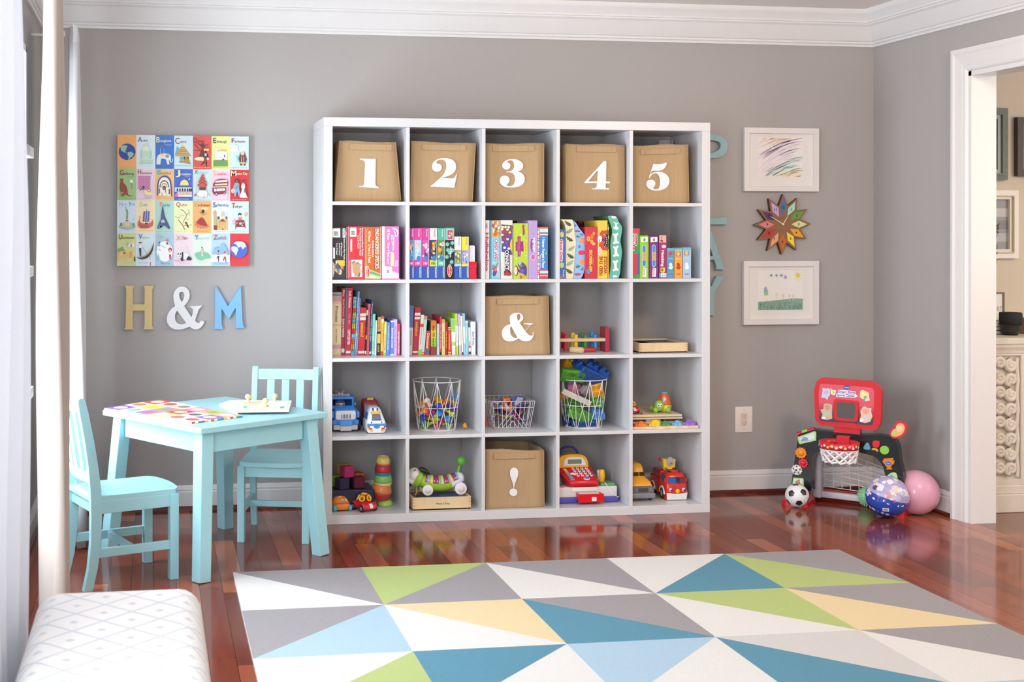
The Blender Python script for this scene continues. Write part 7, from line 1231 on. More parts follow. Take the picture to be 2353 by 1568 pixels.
# rattle cars: open ball cage on a red car
def rattle(label, loc, s, rz, flip=False):
    t = thing('rattle_car', label, 'toy car', 'red rattle cars with yellow ball cages', loc, rz); R = lambda *a: tuple(x*s for x in a)
    m = M(); rg = [(.014, .034, -.062, .058), (.02, .036, -.064, .06), (.03, .036, -.063, .06), (.038, .031, -.055, .056), (.044, .022, -.02, .05)]
    rg = [tuple(x*s for x in r_) for r_ in rg]; carbody(m, rg, 'd8283f:g', .016*s)
    for sx in (-1, 1):
        for yy in (-.036, .034): m.T = Matrix.Translation(R(sx*.029, yy, .0235)) @ Matrix.Rotation(PI/2, 4, 'Y'); m.lathe([(.0005*s, -.009*s), (.017*s, -.009*s), (.0195*s, -.005*s), (.0195*s, .005*s), (.017*s, .009*s), (.0005*s, .009*s)], 'd8283f:g', 18); m.T = Matrix()
    m.build('body', t)
    m = M(); m.add([R(x, y, z) for x, y, z in ((-.009, -.0655, .02), (.009, -.0655, .02), (.009, -.0645, .031), (-.009, -.0645, .031), (.009, -.054, .0395), (-.009, -.054, .0395))], [(0, 1, 2, 3), (3, 2, 4, 5)], 'f1eeee'); m.box(R(-.009, .03, .044), R(.009, .058, .047), 'f1eeee', .001*s); m.build('stripe', t)
    for sx in (-.034, .034):
        for yy in (-.036, .034): wheel(t, sx*s, yy*s, .0165*s, .0165*s, .014*s, '2c2a2c:m', '9a948c:s')
    bm = bmesh.new(); bmesh.ops.create_icosphere(bm, subdivisions=2, radius=.034*s)
    fm = [list(v.co) for v in bm.verts]; bm.free()
    m = M(Matrix.Translation((0, -.002*s, .045*s)))
    ico = bmesh.new(); bmesh.ops.create_icosphere(ico, subdivisions=1, radius=1)
    for f in ico.faces:
        c = f.calc_center_median().normalized()
    cen = [v.co.normalized() for v in ico.verts]; fc = [f.calc_center_median().normalized() for f in ico.faces]; ico.free()
    for c in cen:
        if c.z < -.3: continue
        a = c.orthogonal().normalized(); b_ = c.cross(a); ring = []
        for i in range(14): d = (c*math.cos(.36)+(a*math.cos(2*PI*i/14)+b_*math.sin(2*PI*i/14))*math.sin(.36)); ring.append(d*.034*s)
        m.tube(ring, .0042*s, 'f2b92e:s', 8, True)
    m.build('ball_cage', t); return t
p = PY(*K5(240, 860), -.31); rattle('red rattle car half hidden beside the turtle on the puzzle boards', (xw+.036, -.265, zS), .78, .15)

# -------- bottom row
KA = crop(755, 1040, 10.455); zC = cellz(4)+.0005; kA = 1/10.455/512
def block(label, u, v, y, c, rz, dz, ch, s=.0445):
    p = PY(*KA(u, v), y); m = M(); m.box((-s/2, -s/2, 0), (s/2, s/2, s), c+':m', .0035, 3)
    for a in range(4):
        m.T = FR(0, 0, 0) if False else Matrix.Rotation(a*PI/2, 4, 'Z') @ FR(0, -s/2, s/2)
        o_ = rrect(-s*.41, -s*.41, s*.41, s*.41, .003); i_ = rrect(-s*.36, -s*.36, s*.36, s*.36, .003); m.prism([o_, i_], 0, .0012, c+':m'); m.text(ch, 0, 0, s*.42, .0012, c+':m', bold=.04)
        vs_, fs, tw = textmesh(ch, .04)
    m.T = Matrix(); m.prism([rrect(-s*.41, -s*.41, s*.41, s*.41, .003), rrect(-s*.36, -s*.36, s*.36, s*.36, .003)], s, s+.0012, c+':m')
    o = m.build('soft_block'); o.location = (p.x, y, zC+dz); o.rotation_euler = (0, 0, rz); return tag(o, label, 'toy block', 'soft toy blocks')
S4, HB = .0515, .086
xb_ = PY(*KA(1000, 950), -.17).x
m = M(TR(0, 0, zC)); m.box((cellx(0)+.004, -.285, 0), (xb_, -.12, HB), '1e2342:s', .004); m.box((cellx(0)+.012, -.277, HB), (xb_-.008, -.128, HB+.001), '1a1c30:s'); tag(m.build('toy_box'), 'low dark navy box carrying the pile of soft blocks', 'toy box')
block('yellow soft toy block at the top of the pile', 375, 600, -.19, 'b9a52f', .5, HB+S4*1.03+.001, '5', .05)
block('magenta soft toy block in front of the yellow one', 445, 700, -.245, 'a83468', .35, HB+S4*1.03+.001, '7', .05)
block('green soft toy block at the left edge of the pile', 150, 940, -.18, '8fb04a', .1, HB+.001, '2', .05)
block('dark violet soft toy block under the magenta one', 330, 940, -.25, '39304f', .4, HB+.001, '4', .05)
block('dark maroon soft toy block at the right of the pile', 710, 950, -.235, '5f1f38', .12, HB+.001, '9', .05)
block('dark navy soft toy block at the back between violet and maroon', 545, 930, -.165, '1f2240', .2, HB+.001, '6', .05)
block('small orange soft toy block peeping over the maroon one', 690, 640, -.165, 'b9582a', .3, HB+.001, '1', .055)
p = spt(KA, 340, 1430, 4); p.x = max(p.x, cellx(0)+.040)
t = thing('toy_car', 'orange toy car with cartoon eyes and blue wheels at the front left', 'toy car', None, (p.x, p.y+.004, zC), .12)
m = M(); rg = [(.008, .034, 0, .07), (.014, .037, -.003, .075), (.03, .037, -.004, .075), (.036, .036, .002, .075), (.05, .031, .022, .07), (.058, .024, .032, .064), (.061, .014, .04, .058)]; carbody(m, rg, 'ef8530:s', .016); fq(m, rg, .0345, .0395, -.9, .9, 'b96a4a'); m.build('body', t)
m = M(); fq(m, rg, .04, .053, -.75, .85, 'ee8d3c')
for tx in (.15, .62): fell(m, rg, .0475, tx, .0065, .0055, '7a8f84', .002); fell(m, rg, .0475, tx, .005, .0045, 'f2f0ea', .0024); fell(m, rg, .0465, tx-.02, .002, .0025, '2a2826', .0028)
m.build('face', t)
m = M(TR(-.006, .035, .06, 0, 0, -.3)); m.sph((0, 0, 0), (.011, .006, .004), 'd6cf5a:s', 12, 8); m.build('roof_leaf', t)
for sx in (-.036, .036):
    for yy in (.006, .056): wheel(t, sx, yy, .0145, .0145, .014, '57aac8:s', '4a9cba:s')
p = PY(*KA(565, 1235), p.y+.09); t = thing('toy_scoop', 'brown plastic wedge shaped cup with striped rim behind the orange car', 'toy', None, (p.x, p.y, zC))
m = M(); m.lathe([(.0005, 0), (.011, 0), (.026, .05), (.0275, .056), (.025, .056), (.01, .004), (.0005, .004)], '8f4530:s', 20); m.build('cup', t)
m = M(); [m.tube([((.0277-.001*k)*math.cos(a), (.0277-.001*k)*math.sin(a), .057+.0024*k) for a in [2*PI*i/24 for i in range(24)]], .0014, c, 6, True) for k, c in enumerate(('e9e2da', '8a4030', '7fa05a'))]; m.build('rim', t)
p = spt(KA, 900, 1455, 4); rattle('red rattle car with white stripe and yellow ball cage in the bottom left cube', (p.x, p.y+.06, zC), .97, .42)
# stacking bowls
def X6(u, y=-.22): return PY(*KA(u, 800), y).x
yC_ = -.225; zz0 = lambda v: zC+(1345-v)*kA
def bowl(label, u, v, r, h, c, up, tx, r2=.62):
    """u, v: middle of the bowl's rim; up: open side up"""
    R = Matrix.Rotation(tx, 4, 'Y') @ Matrix.Rotation(.1, 4, 'X') @ (Matrix() if up else Matrix.Rotation(PI, 4, 'X'))
    t_ = M(Matrix.Translation((X6(u), yC_, zz0(v))) @ R @ Matrix.Translation((0, 0, -h)))
    q = [(r*(r2+(1-r2)*math.sin(PI/2*i/6)), h*(1-math.cos(PI/2*i/6))**.8) for i in range(7)]
    t_.lathe([(.0005, 0)]+q+[(r-.003, h)]+[(max(a-.003, .001), z+.0015) for a, z in q[::-1][1:]]+[(.0005, .002)], c+':s', 30); return tag(t_.build('stacking_bowl'), label, 'stacking toy', 'wobbly tower of stacking bowls')
dm = M(TR(X6(1350), yC_, zC)); dm.lathe([(.0005, 0), (.036, 0), (.037, .006), (.033, .018), (.024, .026), (.012, .0285), (.0005, .029)], 'b4d860:s', 28); tag(dm.build('tower_base'), 'lime green domed base under the tower of stacking bowls', 'stacking toy', 'wobbly tower of stacking bowls')
bowl('big red lower bowl of the stacking tower', 1264, 1010, .0478, .037, 'c03a44', True, .14, .62)
bowl('big orange bowl upside down on the red one', 1264, 1008, .0478, .038, 'ee8d4a', False, .14, .72)
bowl('cream bowl in the middle of the stacking tower', 1302, 748, .0432, .021, 'f2e290', True, -.03, .82)
bowl('mid green bowl upside down on the cream one', 1302, 746, .0432, .031, '8ac872', False, -.03, .84)
bowl('teal blue bowl below the upper red one', 1303, 505, .039, .019, '3f8fa8', True, 0, .8)
bowl('upper red bowl upside down on the teal one', 1303, 503, .0392, .033, 'bf3648', False, 0, .78)
bowl('small orange bowl near the top of the stacking tower', 1308, 290, .0335, .021, 'e68038', True, .02, .78)
m = M(Matrix.Translation((X6(1305), yC_, zz0(285))) @ Matrix.Rotation(.02, 4, 'Y') @ Matrix.Rotation(.14, 4, 'X'))
m.lathe([(.0325, 0), (.0335, .004), (.0325, .012), (.0265, .027), (.0255, .0275), (.0245, .027), (.0245, .01), (.0005, .008)], 'f3dc7c:s', 28); tag(m.build('stacking_bowl'), 'open topped yellow bowl at the top of the stacking tower', 'stacking toy', 'wobbly tower of stacking bowls')

# dog pull toy on a wooden box
KD = crop(740, 1000, 6.192); kD = 1/6.192/512
a, b = spt(KD, 1290, 1080, 4), spt(KD, 2118, 1052, 4); yb_ = (a.y+b.y)/2; w = b.x-a.x; dd = .2
t = thing('wooden_box', 'pale wooden box of flat pieces under the toy dog', 'wooden box', None, ((a.x+b.x)/2, yb_+dd/2, zC)); bh = .058
woodbox(t, w, dd, bh, None)
m = M(FR(0, -dd/2-.0004, 0)); m.text('Melissa & Doug', .004, .029, .009, .0002, '3a2c22', w=.062); m.build('stamped_name', t, label='small dark stamped name')
m = M(); m.box((-w/2+.008, -dd/2+.008, .006), (w/2-.008, dd/2-.008, .044), 'b9a184', .001)
for x0, y0, x1, y1, z, c in ((-.4, -.4, .8, .5, .0455, '4a6a94'), (-.85, -.7, -.45, .2, .0465, '6a5a48'), (.1, .0, .9, .85, .047, '55709a'), (-.6, .3, .05, .9, .046, '8a7a66')): m.box((x0*w/2*.9, y0*dd/2*.9, .044), (x1*w/2*.9, y1*dd/2*.9, z), c)
m.box((-w/2*.72, -dd/2+.012, .044), (w/2*.82, -dd/2+.018, .0555), 'f0bf3a', .001); m.build('flat_pieces', t)
yD = yb_+.085; zD = zC+bh+.0015
t = thing('dog_toy', 'white and green toy dog with a keyboard back and white wheels', 'toy', None, (PY(*KD(1660, 800), yD).x, yD, zC+.056))
pos = lambda u, v: (PY(*KD(u, v), yD).x-t.location.x, 0, PY(*KD(u, v), yD).z-t.location.z)
path = [(1330, 610, 62), (1400, 640, 88), (1470, 665, 104), (1560, 682, 112), (1650, 690, 114), (1740, 685, 112), (1820, 665, 106), (1890, 635, 100), (1950, 608, 92), (1995, 590, 68), (2012, 585, 30)]
P_ = [(V(pos(u, v)), r*kD) for u, v, r in path]; N = 20; rings = []
for i, (p, r) in enumerate(P_):
    d = (P_[min(i+1, len(P_)-1)][0]-P_[max(i-1, 0)][0]).normalized(); up_ = V((-d.z, 0, d.x)); rings.append([p+V((0, -1, 0))*(r*math.cos(2*PI*k/N))+up_*(r*math.sin(2*PI*k/N)) for k in range(N)])
m = M()
m.loft(rings[:7], 'a0c83c:s', True, True, False); m.loft(rings[6:], 'eceaee:s', True, True, True); m.build('body', t)
m = M(); cols = ['b8283f', '6fbede', 'f0d04a', '6a3f9a']*3+['b8283f', '6fbede']
def surf(f, th, off):
    i = min(int(f), len(P_)-2); g = f-i; p = P_[i][0].lerp(P_[i+1][0], g); r = P_[i][1]+(P_[i+1][1]-P_[i][1])*g+off; d = (P_[i+1][0]-P_[i][0]).normalized(); up_ = V((-d.z, 0, d.x))
    return p+V((0, -1, 0))*(r*math.cos(th))+up_*(r*math.sin(th))
for i, c in enumerate(cols):
    f0, f1 = 1.55+i*.455, 1.55+(i+1)*.455-.05
    ths = [.12+1.35*k/7 for k in range(8)]
    vs_ = [surf(f, th, .0022) for th in ths for f in (f0, f1)]; m.add(vs_, [(2*k, 2*k+1, 2*k+3, 2*k+2) for k in range(7)], c)
    p = surf((f0+f1)/2, .42, .0028); vs2, fs, tw = textmesh('ABCDEFGHIJKLMN'[i], .04); d_ = (surf(f1, .42, .0028)-surf(f0, .42, .0028)).normalized(); u_ = (surf((f0+f1)/2, .6, .0028)-p).normalized()
    m.add([p+d_*((px-tw/2)*.006)+u_*((py-.5)*.006)+V((0, -.0006, 0)) for px, py in vs2], fs, 'f2eef0')
m.add([surf(1.45, th, .0012) for th in [.06+1.5*k/7 for k in range(8)]]+[surf(8.0, th, .0012) for th in [.06+1.5*k/7 for k in range(8)]], [], '2a2c3a'); m.build('keyboard', t)
m = M(); m.tube([surf(.15+.25*k, 0, 0) for k in range(2)], .001, 'a0c83c:s')
ra = rings[0]; c0 = P_[0][0]; d0 = (P_[1][0]-P_[0][0]).normalized(); up0 = V((-d0.z, 0, d0.x))
m = M(); rr = [[c0+d0*(s_)+V((0, -1, 0))*(r_*math.cos(2*PI*k/N))+up0*(r_*1.05*math.sin(2*PI*k/N)) for k in range(N)] for s_, r_ in ((-.006, .03), (.004, .038), (.016, .041), (.022, .036))]; m.loft(rr, '9ac43a:s', True, True, False); m.build('collar', t)
m = M(); hp = V(pos(1312, 575)); m.sph(tuple(hp), (.034, .03, .036), 'efedf0:s', 20, 14); mp_ = V(pos(1262, 650)); m.sph(tuple(mp_), (.03, .025, .022), 'efedf0:s', 18, 12); m.build('head', t)
m = M(); n_ = V(pos(1240, 690)); m.sph((n_.x, -.012, n_.z), (.012, .012, .012), '222024:s', 12, 8); m.build('nose', t)
e = V(pos(1297, 480)); m = M(FR(e.x, -.029, e.z)); m.disc(0, 0, .0072, 0, '55525a'); m.disc(0, 0, .0062, .0004, 'f4f2f2'); m.disc(.0006, 0, .0045, .0008, '1e1c20'); m.disc(-.001, .0018, .0014, .0012, 'f4f2f2'); m.build('eye', t)
ea, eb = V(pos(1370, 470)), V(pos(1520, 545)); m = M(); m.tube([ea+V((0, -.02, .002)), ea.lerp(eb, .3)+V((0, -.026, .004)), ea.lerp(eb, .65)+V((0, -.028, .002)), eb+V((0, -.026, 0))], [.006, .012, .012, .004], '211f24:s', 12); m.build('ear', t)
s0, s1, s2 = V(pos(1935, 540)), V(pos(1945, 480)), V(pos(1962, 420)); m = M(); m.tube([s0, s1, s2], [.0085, .006, .0045], '6ab84a:s', 10); tc_ = V(pos(1976, 366)); m.sph(tuple(tc_), .0228, '62b544:s', 18, 12); m.build('tail', t)
for u, v, r in ((1480, 785, 80), (1948, 765, 90)):
    c = V(pos(u, v)); rr = c.z if False else r*kD
    for y in (-.036, .036): wheel(t, c.x, y, rr, rr, .012, 'ece9ec:s', 'e6e3e6:s', 'wheel', 'y')
m = M(); s_ = V(pos(1335, 735)); m.tube([(s_.x, -.02, s_.z), (s_.x-.004, -.035, s_.z-.015), (s_.x-.012, -.05, s_.z-.03)], .0012, 'd6c49a', 6); m.build('pull_string', t)
# toy cash register
KR = crop(1100, 1000, 6.723); kR = 1/6.723/512
p = spt(KR, 1700, 1055, 4); yR_ = p.y
t = thing('toy_cash_register', 'red, white and yellow toy cash register with an open drawer', 'toy cash register', None, (p.x, yR_, zC))
ux = lambda u: PY(*KR(u, 1000), yR_).x-p.x; vz = lambda v: max(.0, (1060-v)*kR)
xl, xr = max(ux(1225), cellx(3)+.003-p.x), ux(2165)
m = M(); m.box((xl, .004, 0), (xr, .15, vz(965)), '5a54b0:s', .006, 3); m.build('blue_base', t)
m = M(); m.box((xl+.002, .008, vz(970)), (xr-.004, .145, vz(800)), 'e6e2e0:s', .006, 3); m.build('white_base', t)
m = M(); m.box((ux(1900), .012, vz(802)), (ux(2130), .1, vz(755)), '6aa868:s', .006, 3); m.build('scale_plate', t)
m = M(); m.box((ux(1950), .1, vz(800)), (ux(2065), .125, vz(600)), 'e6e2e0:s', .008, 3); m.build('scanner_stand', t)
for (u0, u1, v0, v1, c, nm) in ((1225, 1300, 775, 720, '4a3f90', 'side_bar'), (1225, 1330, 806, 775, 'c9562a', 'side_bar')):
    m = M(); m.box((max(ux(u0), xl), .01, vz(v0)), (ux(u1), .07, vz(v1)), c+':s', .003); m.build(nm, t)
rg = [(vz(865), abs(ux(1890)-ux(1400))/2, .0, .13), (vz(790), abs(ux(1900)-ux(1410))/2, .002, .135), (vz(775), abs(ux(1890)-ux(1415))/2, .004, .135)]
cxo = (ux(1895)+ux(1405))/2
m = M(TR(cxo)); carbody(m, rg, 'eae6e4:s', .03); m.build('body', t)
w1, w2 = abs(ux(1895)-ux(1400))/2, abs(ux(1835)-ux(1280))/2
rgt = [(vz(806), w1*.93, .012, .13), (vz(795), w1*1.02, -.002, .135), (vz(735), w1, -.004, .135), (vz(690), w1*1.0, .004, .135), (vz(530), w2*.97, .075, .135), (vz(518), w2*.9, .082, .135)]
m = M()
rr = []
for z, hw, yf, yb in rgt:
    f = (z-rgt[0][0])/(rgt[-1][0]-rgt[0][0]); cx_ = cxo+(((ux(1835)+ux(1280))/2)-cxo)*f; rr.append([(x+cx_, y, z) for x, y in rrect(-hw, yf, hw, yb, min(.03, (yb-yf)*.4), 5)])
m.loft(rr, 'd21f2e:g', True); m.build('keyboard_housing', t)
def kpt(u, v):
    z = vz(v); f = (z-vz(690))/(vz(530)-vz(690)); return V((ux(u), .004+.071*f, z))
nrm = V((0, -(vz(530)-vz(690)), .071)).normalized()
m = M(); cc = ['3f6fc0', '4f9a5f', 'c0404f', '6f5fb0']
for r_ in range(4):
    for c in range(4):
        u, v = 1528+c*69+r_*13, 545+r_*29; q = kpt(u, v)
        m.tube([q-nrm*.001, q+nrm*.003, q+nrm*.0042], [.0072, .0072, .006], 'eeeaee', 12); q2 = q+nrm*.0045; a_ = V((1, 0, 0)); b_ = nrm.cross(a_)
        m.add([q2+a_*(.0042*math.cos(i*PI/5))+b_*(.0042*math.sin(i*PI/5)) for i in range(10)], [tuple(range(10))], cc[(r_*3+c) % 4])
q = kpt(1682, 672); a_ = V((1, 0, 0)); b_ = nrm.cross(a_)
ring = lambda rx_, ry_, o: [q+nrm*o+a_*(rx_*math.cos(i*PI/9))+b_*(ry_*math.sin(i*PI/9)) for i in range(18)]
m.loft([ring(.0155, .009, -.001), ring(.0155, .009, .004), ring(.014, .0078, .005)], 'eeeaee', True); m.add(ring(.0135, .0072, .0054), [tuple(range(18))], '4f86c8'); m.build('keys', t)
m = M(); sl_ = [kpt(1368, 540)+nrm*.001, kpt(1415, 540)+nrm*.001, kpt(1495, 688)+nrm*.001, kpt(1435, 688)+nrm*.001]; m.add(sl_, [(0, 1, 2, 3)], 'c9a06a')
for i, c in enumerate(('e6c98a', 'a8b46a', '5f9fb0', '7f9fd0')):
    f0, f1 = i/4+.02, i/4+.22; m.add([sl_[0].lerp(sl_[3], f0)+nrm*.0004, sl_[1].lerp(sl_[2], f0)+nrm*.0004, sl_[1].lerp(sl_[2], f1)+nrm*.0004, sl_[0].lerp(sl_[3], f1)+nrm*.0004], [(0, 1, 2, 3)], c)
m.build('picture_strip', t)
m = M(); q1, q2 = kpt(1452, 615)+nrm*.004, kpt(1530, 628)+nrm*.004; m.tube([q1, q1.lerp(q2, .5)+nrm*.003, q2], [.004, .0065, .004], 'f0edf0', 10); m.build('lever', t)
# yellow display hood, with its arched handle
yh = .07; hm = FR(0, yh, 0)
outl = [(ux(a), vz(b)) for a, b in parse('M1300 525 C1290 400 1320 330 1420 316 C1530 305 1640 310 1690 330 C1760 370 1770 440 1772 522 Z', 8)[0]]
m = M(hm); m.prism(outl, -.05, 0, 'f0b92a:s'); m.build('display_hood', t, .003)
m = M(hm); m.prism([(ux(a), vz(b)) for a, b in parse('M1385 495 C1380 400 1410 355 1500 352 C1600 350 1680 350 1705 400 C1725 440 1728 470 1728 490 Z', 8)[0]], -.001, .0022, 'ece4e8:s')
m.prism(rrect(ux(1430), vz(480), ux(1685), vz(378), .003), .0022, .003, 'f4f0f2:s'); m.rect(ux(1446), vz(465), ux(1662), vz(392), .0033, '7f8a78:g'); m.build('display', t)
m = M(); hp = [(1352, 330), (1358, 270), (1390, 225), (1440, 203), (1500, 200), (1560, 215), (1605, 255), (1635, 312)]
m.tube([(ux(a), yh+.025, vz(b)) for a, b in hp], .0058, '3a3496:s', 10); m.build('handle', t)
# drawer
m = M(); x0, x1 = ux(1500), ux(1892); z0_, z1_ = vz(1022), vz(872)
m.box((x0, -.038, z0_), (x1, -.034, z1_-.004), 'dd1722:g', .001); m.box((x0+.004, -.034, z0_), (x0+.007, .02, z1_-.004), 'dd1722:g'); m.box((x1-.007, -.034, z0_), (x1-.004, .02, z1_-.004), 'dd1722:g'); m.box((x0+.004, -.034, z0_), (x1-.004, .02, z0_+.004), '8a1018')
dr = m.build('drawer', t)
m = M(FR(0, -.0385, 0)); m.prism(rrect(ux(1705), vz(998), ux(1775), vz(935), .002), 0, .0012, 'f2eef0'); m.disc(ux(1740), vz(966), .0022, .0016, '3a3a3a', n=8); m.build('drawer_button', dr)
# yellow scanner with cord
m = M(); m.loft([[(ux(1925)+.0115*math.cos(i*PI/8)*s_, .02+.012*math.sin(i*PI/8)*s_, z) for i in range(16)] for z, s_ in ((vz(735), .55), (vz(720), 1.0), (vz(640), 1.25), (vz(560), 1.1), (vz(535), .7))], 'f0b51f:s', True); m.build('scanner', t)
m = M(); m.tube([(ux(1955), .008, vz(740)), (ux(1990), -.004, vz(800)), (ux(2050), -.008, vz(890)), (ux(2115), -.006, vz(950)), (ux(2145), -.002, vz(975)), (ux(2165), 0, vz(965))], .0018, 'f0eef0', 8); m.build('cord', t)
m = M(TR(cellx(3)+.012, yR_+.16, zC)); m.lathe([(.0005, 0), (.012, 0), (.0135, .02), (.013, .06), (.008, .068), (.0005, .07)], '6f8f5a:s', 14); m.T = m.T @ TR(0, 0, .068); m.lathe([(.006, 0), (.0075, .01), (.009, .04), (.0005, .05)], 'e6e2dc:s', 12); tag(m.build('toy_bottle'), 'green toy bottle at the left edge behind the cash register', 'toy bottle')

# school bus and fire engine
KV = crop(1430, 1000, 7.468); kV = 1/7.468/512; xw5 = cellx(4)+.002
p = spt(KV, 360, 1140, 4)
t = thing('toy_school_bus', 'yellow toy school bus with a grey grille and bumper', 'toy bus', None, (PY(*KV(355, 1000), p.y).x, p.y, zC)); ux = lambda u: (u-355)*kV; vz = lambda v: max(0, (1140-v)*kV)
hw = abs(ux(560)); Y1 = 'f2ac2c:s'
rg = [(vz(985), hw*1.0, .0, .20), (vz(865), hw*.96, .004, .20), (vz(800), hw*.84, .014, .20), (vz(740), hw*.60, .045, .20), (vz(725), hw*.56, .05, .20), (vz(600), hw*.5, .056, .20), (vz(565), hw*.46, .062, .195), (vz(520), hw*.36, .07, .19), (vz(505), hw*.24, .08, .18)]
m = M(); carbody(m, rg, Y1, .016); m.build('body', t)
m = M(); zg0, zg1 = vz(985), vz(868)
m.T = FR(0, -.0035, 0); m.prism(rrect(-hw*.97, zg0, hw*.97, zg1, .006), -.006, .003, '6f6f74:s')
for i in range(9): u = 272+i*20-10; m.rect(ux(u), vz(968), ux(u)+.003, vz(900), .0035, '2a2a2e')
for u in (225, 490): m.disc(ux(u), vz(925), .0065, .0038, '8a8a90'); m.disc(ux(u), vz(925), .0045, .0042, '77777d')
m.build('grille', t)
m = M(); m.box((-hw*1.06, -.016, vz(1080)), (hw*1.06, .008, vz(985)), '85868e:s', .006, 3); m.build('bumper', t)
m = M()
for a, b in ((-.95, -.06), (.06, .95)): fq(m, rg, vz(718), vz(648), a, b, '33291f:g', .001)
m.build('windscreen', t)
for i in range(4):
    for s in (-1, 1):
        m = M(); y0 = .068+i*.03; a, b = rat(rg, vz(715)), rat(rg, vz(640)); m.add([(s*(a[1]+.0008), y0, vz(715)), (s*(a[1]+.0008), y0+.022, vz(715)), (s*(b[1]+.0008), y0+.022, vz(640)), (s*(b[1]+.0008), y0, vz(640))], [(0, 1, 2, 3)], '33291f:g'); m.build('side_window', t)
for sx in (-hw*.88, hw*.88):
    for yy in (.03, .15): wheel(t, sx, yy, .022, .022, .016, '4a4a4e:m', '8a8a8f')
p = spt(KV, 880, 1125, 4)
t = thing('toy_fire_engine', 'red toy fire engine with cartoon eyes and a yellow ladder basket', 'toy fire engine', None, (PY(*KV(935, 1000), p.y).x, p.y, zC), -.04)
s_ = 1.0; hw = .0535; RC = 'd8352c:g'; vz = lambda v: max(0, (1120-v)*kV*.98)
rg = [(vz(1110), hw*.94, .004, .085), (vz(985), hw*1.0, -.002, .088), (vz(830), hw*.99, .0, .088), (vz(805), hw*.96, .004, .088), (vz(690), hw*.86, .012, .086), (vz(645), hw*.8, .018, .083), (vz(620), hw*.62, .028, .075)]
m = M(); carbody(m, rg, RC, .018); m.build('cab', t)
m = M(); fq(m, rg, vz(1110), vz(1000), -.95, .95, 'f0eeee:s', .0016)
for i in range(8):
    t0, t1 = -.95+i*.2375, -.95+(i+1)*.2375; tm = (t0+t1)/2; fq(m, rg, vz(1000), vz(1000)+.007*(abs(tm)**1.3), t0, t1, 'f0eeee:s', .0016)
for sx in (-.6, .6): fell(m, rg, vz(1105), sx, .006, .006, 'f0eeee:s', .003)
m.build('bumper', t)
m = M(); fq(m, rg, vz(815), vz(700), -.8, .8, '232a52:g', .001); fq(m, rg, vz(812), vz(705), -.78, -.05, '2c5fb0:g', .0014); fq(m, rg, vz(812), vz(705), .35, .78, '7a2430:g', .0014); m.build('windscreen', t)
m = M()
for tx in (-.56, .62): fell(m, rg, vz(925), tx, .0085, .0098, '2a3350', .0014); fell(m, rg, vz(922), tx-.02, .0075, .009, 'dfe4ee', .0018); fell(m, rg, vz(932), tx+.05, .006, .0065, '4a7ac0', .0022); fell(m, rg, vz(930), tx+.08, .0035, .005, '1e2030', .0026); fell(m, rg, vz(915), tx+.03, .002, .0022, 'f6f6f8', .003)
m.build('eyes', t)
z_ = vz(950); m = M(); m.sph((.003, rat(rg, z_)[2]-.001, z_), (.0105, .006, .0115), 'f0c83a:s', 16, 10); m.build('nose', t)
for s in (-1, 1):
    m = M(); a, b = rat(rg, vz(795)), rat(rg, vz(680)); m.add([(s*(a[1]+.001), .025, vz(795)), (s*(a[1]+.001), .07, vz(785)), (s*(b[1]+.001), .07, vz(680)), (s*(b[1]+.001), .032, vz(680))], [(0, 1, 2, 3)], '2c5fa8:g'); m.build('side_window', t)
for s in (-1, 1): m = M(); m.box((s*hw*.9-.006 if s < 0 else s*hw*.9, .012, vz(800)), (s*hw*.9 if s < 0 else s*hw*.9+.006, .022, vz(720)), 'e2402f:s', .003, 3); m.build('mirror', t)
m = M(); m.box((-hw*.5, .032, vz(640)), (hw*.5, .05, vz(590)), RC, .004, 3)
for s in (-1, 1): m.box((s*hw*.42-.006, .028, vz(635)), (s*hw*.42+.006, .048, vz(592)), '2a2a3a:g', .003, 3)
m.build('light_bar', t)
m = M(); m.box((-hw*.98, .084, vz(1060)), (hw*.98, .22, vz(760)), 'c42a2a:g', .008, 3); m.box((-hw*.9, .09, vz(770)), (hw*.9, .2, vz(640)), 'b82a2a:g', .006, 3); m.build('rear_body', t)
for sx in (-hw*.93, hw*.93):
    for yy in (.05, .18):
        wheel(t, sx, yy, .0265, .0265, .016, '3f3b38:m', 'b0a89a:s')
        m = M(); m.tube([(sx*1.06, yy+.031*math.cos(a), .0265+.031*math.sin(a)) for a in [PI*i/12 for i in range(13)]], .0055, 'efe9e6:s', 8); m.build('wheel_arch', t)
m = M(); m.tube([(-.02, .1, vz(640)), (-.02, .12, vz(560)), (-.012, .09, vz(520))], .009, 'ecc63a:s', 10); m.tube([(-.026, .13, vz(600)), (-.02, .08, vz(500))], .006, 'b9b9bd:s', 8); m.build('ladder_arm', t)
m = M(FR(0, .075, 0)); bx_ = [(-.048+.012, vz(545)), (.014, vz(545)), (.02, vz(420)), (.008, vz(420)), (.004, vz(470)), (-.02, vz(470)), (-.026, vz(420)), (-.036, vz(420))]
m.prism([(-.036, vz(570)), (.018, vz(570)), (.022, vz(410)), (-.04, vz(410))], -.03, 0, 'efcf4a:s'); m.prism([(-.018, vz(600)), (.006, vz(600)), (.006, vz(570)), (-.018, vz(570))], -.02, 0, 'efcf4a:s'); m.build('ladder_basket', t, .002)
m = M(FR(-.007, .074, vz(465))); m.prism(ell(0, .004, .016, .0215, 18), 0, .006, 'b4b2b8:s'); m.prism(ell(.003, -.004, .008, .008, 16), .006, .016, 'b4b2b8:s'); m.disc(.003, -.004, .0045, .0164, '6f6f3a'); m.disc(.003, -.004, .002, .0167, '2a2a2a', n=8); m.build('water_cannon', t)
m = M(); m.tube([(-.05, .11, vz(425)), (-.035, .1, vz(440))], .006, 'c42a2a:s', 8); m.build('hose_end', t)
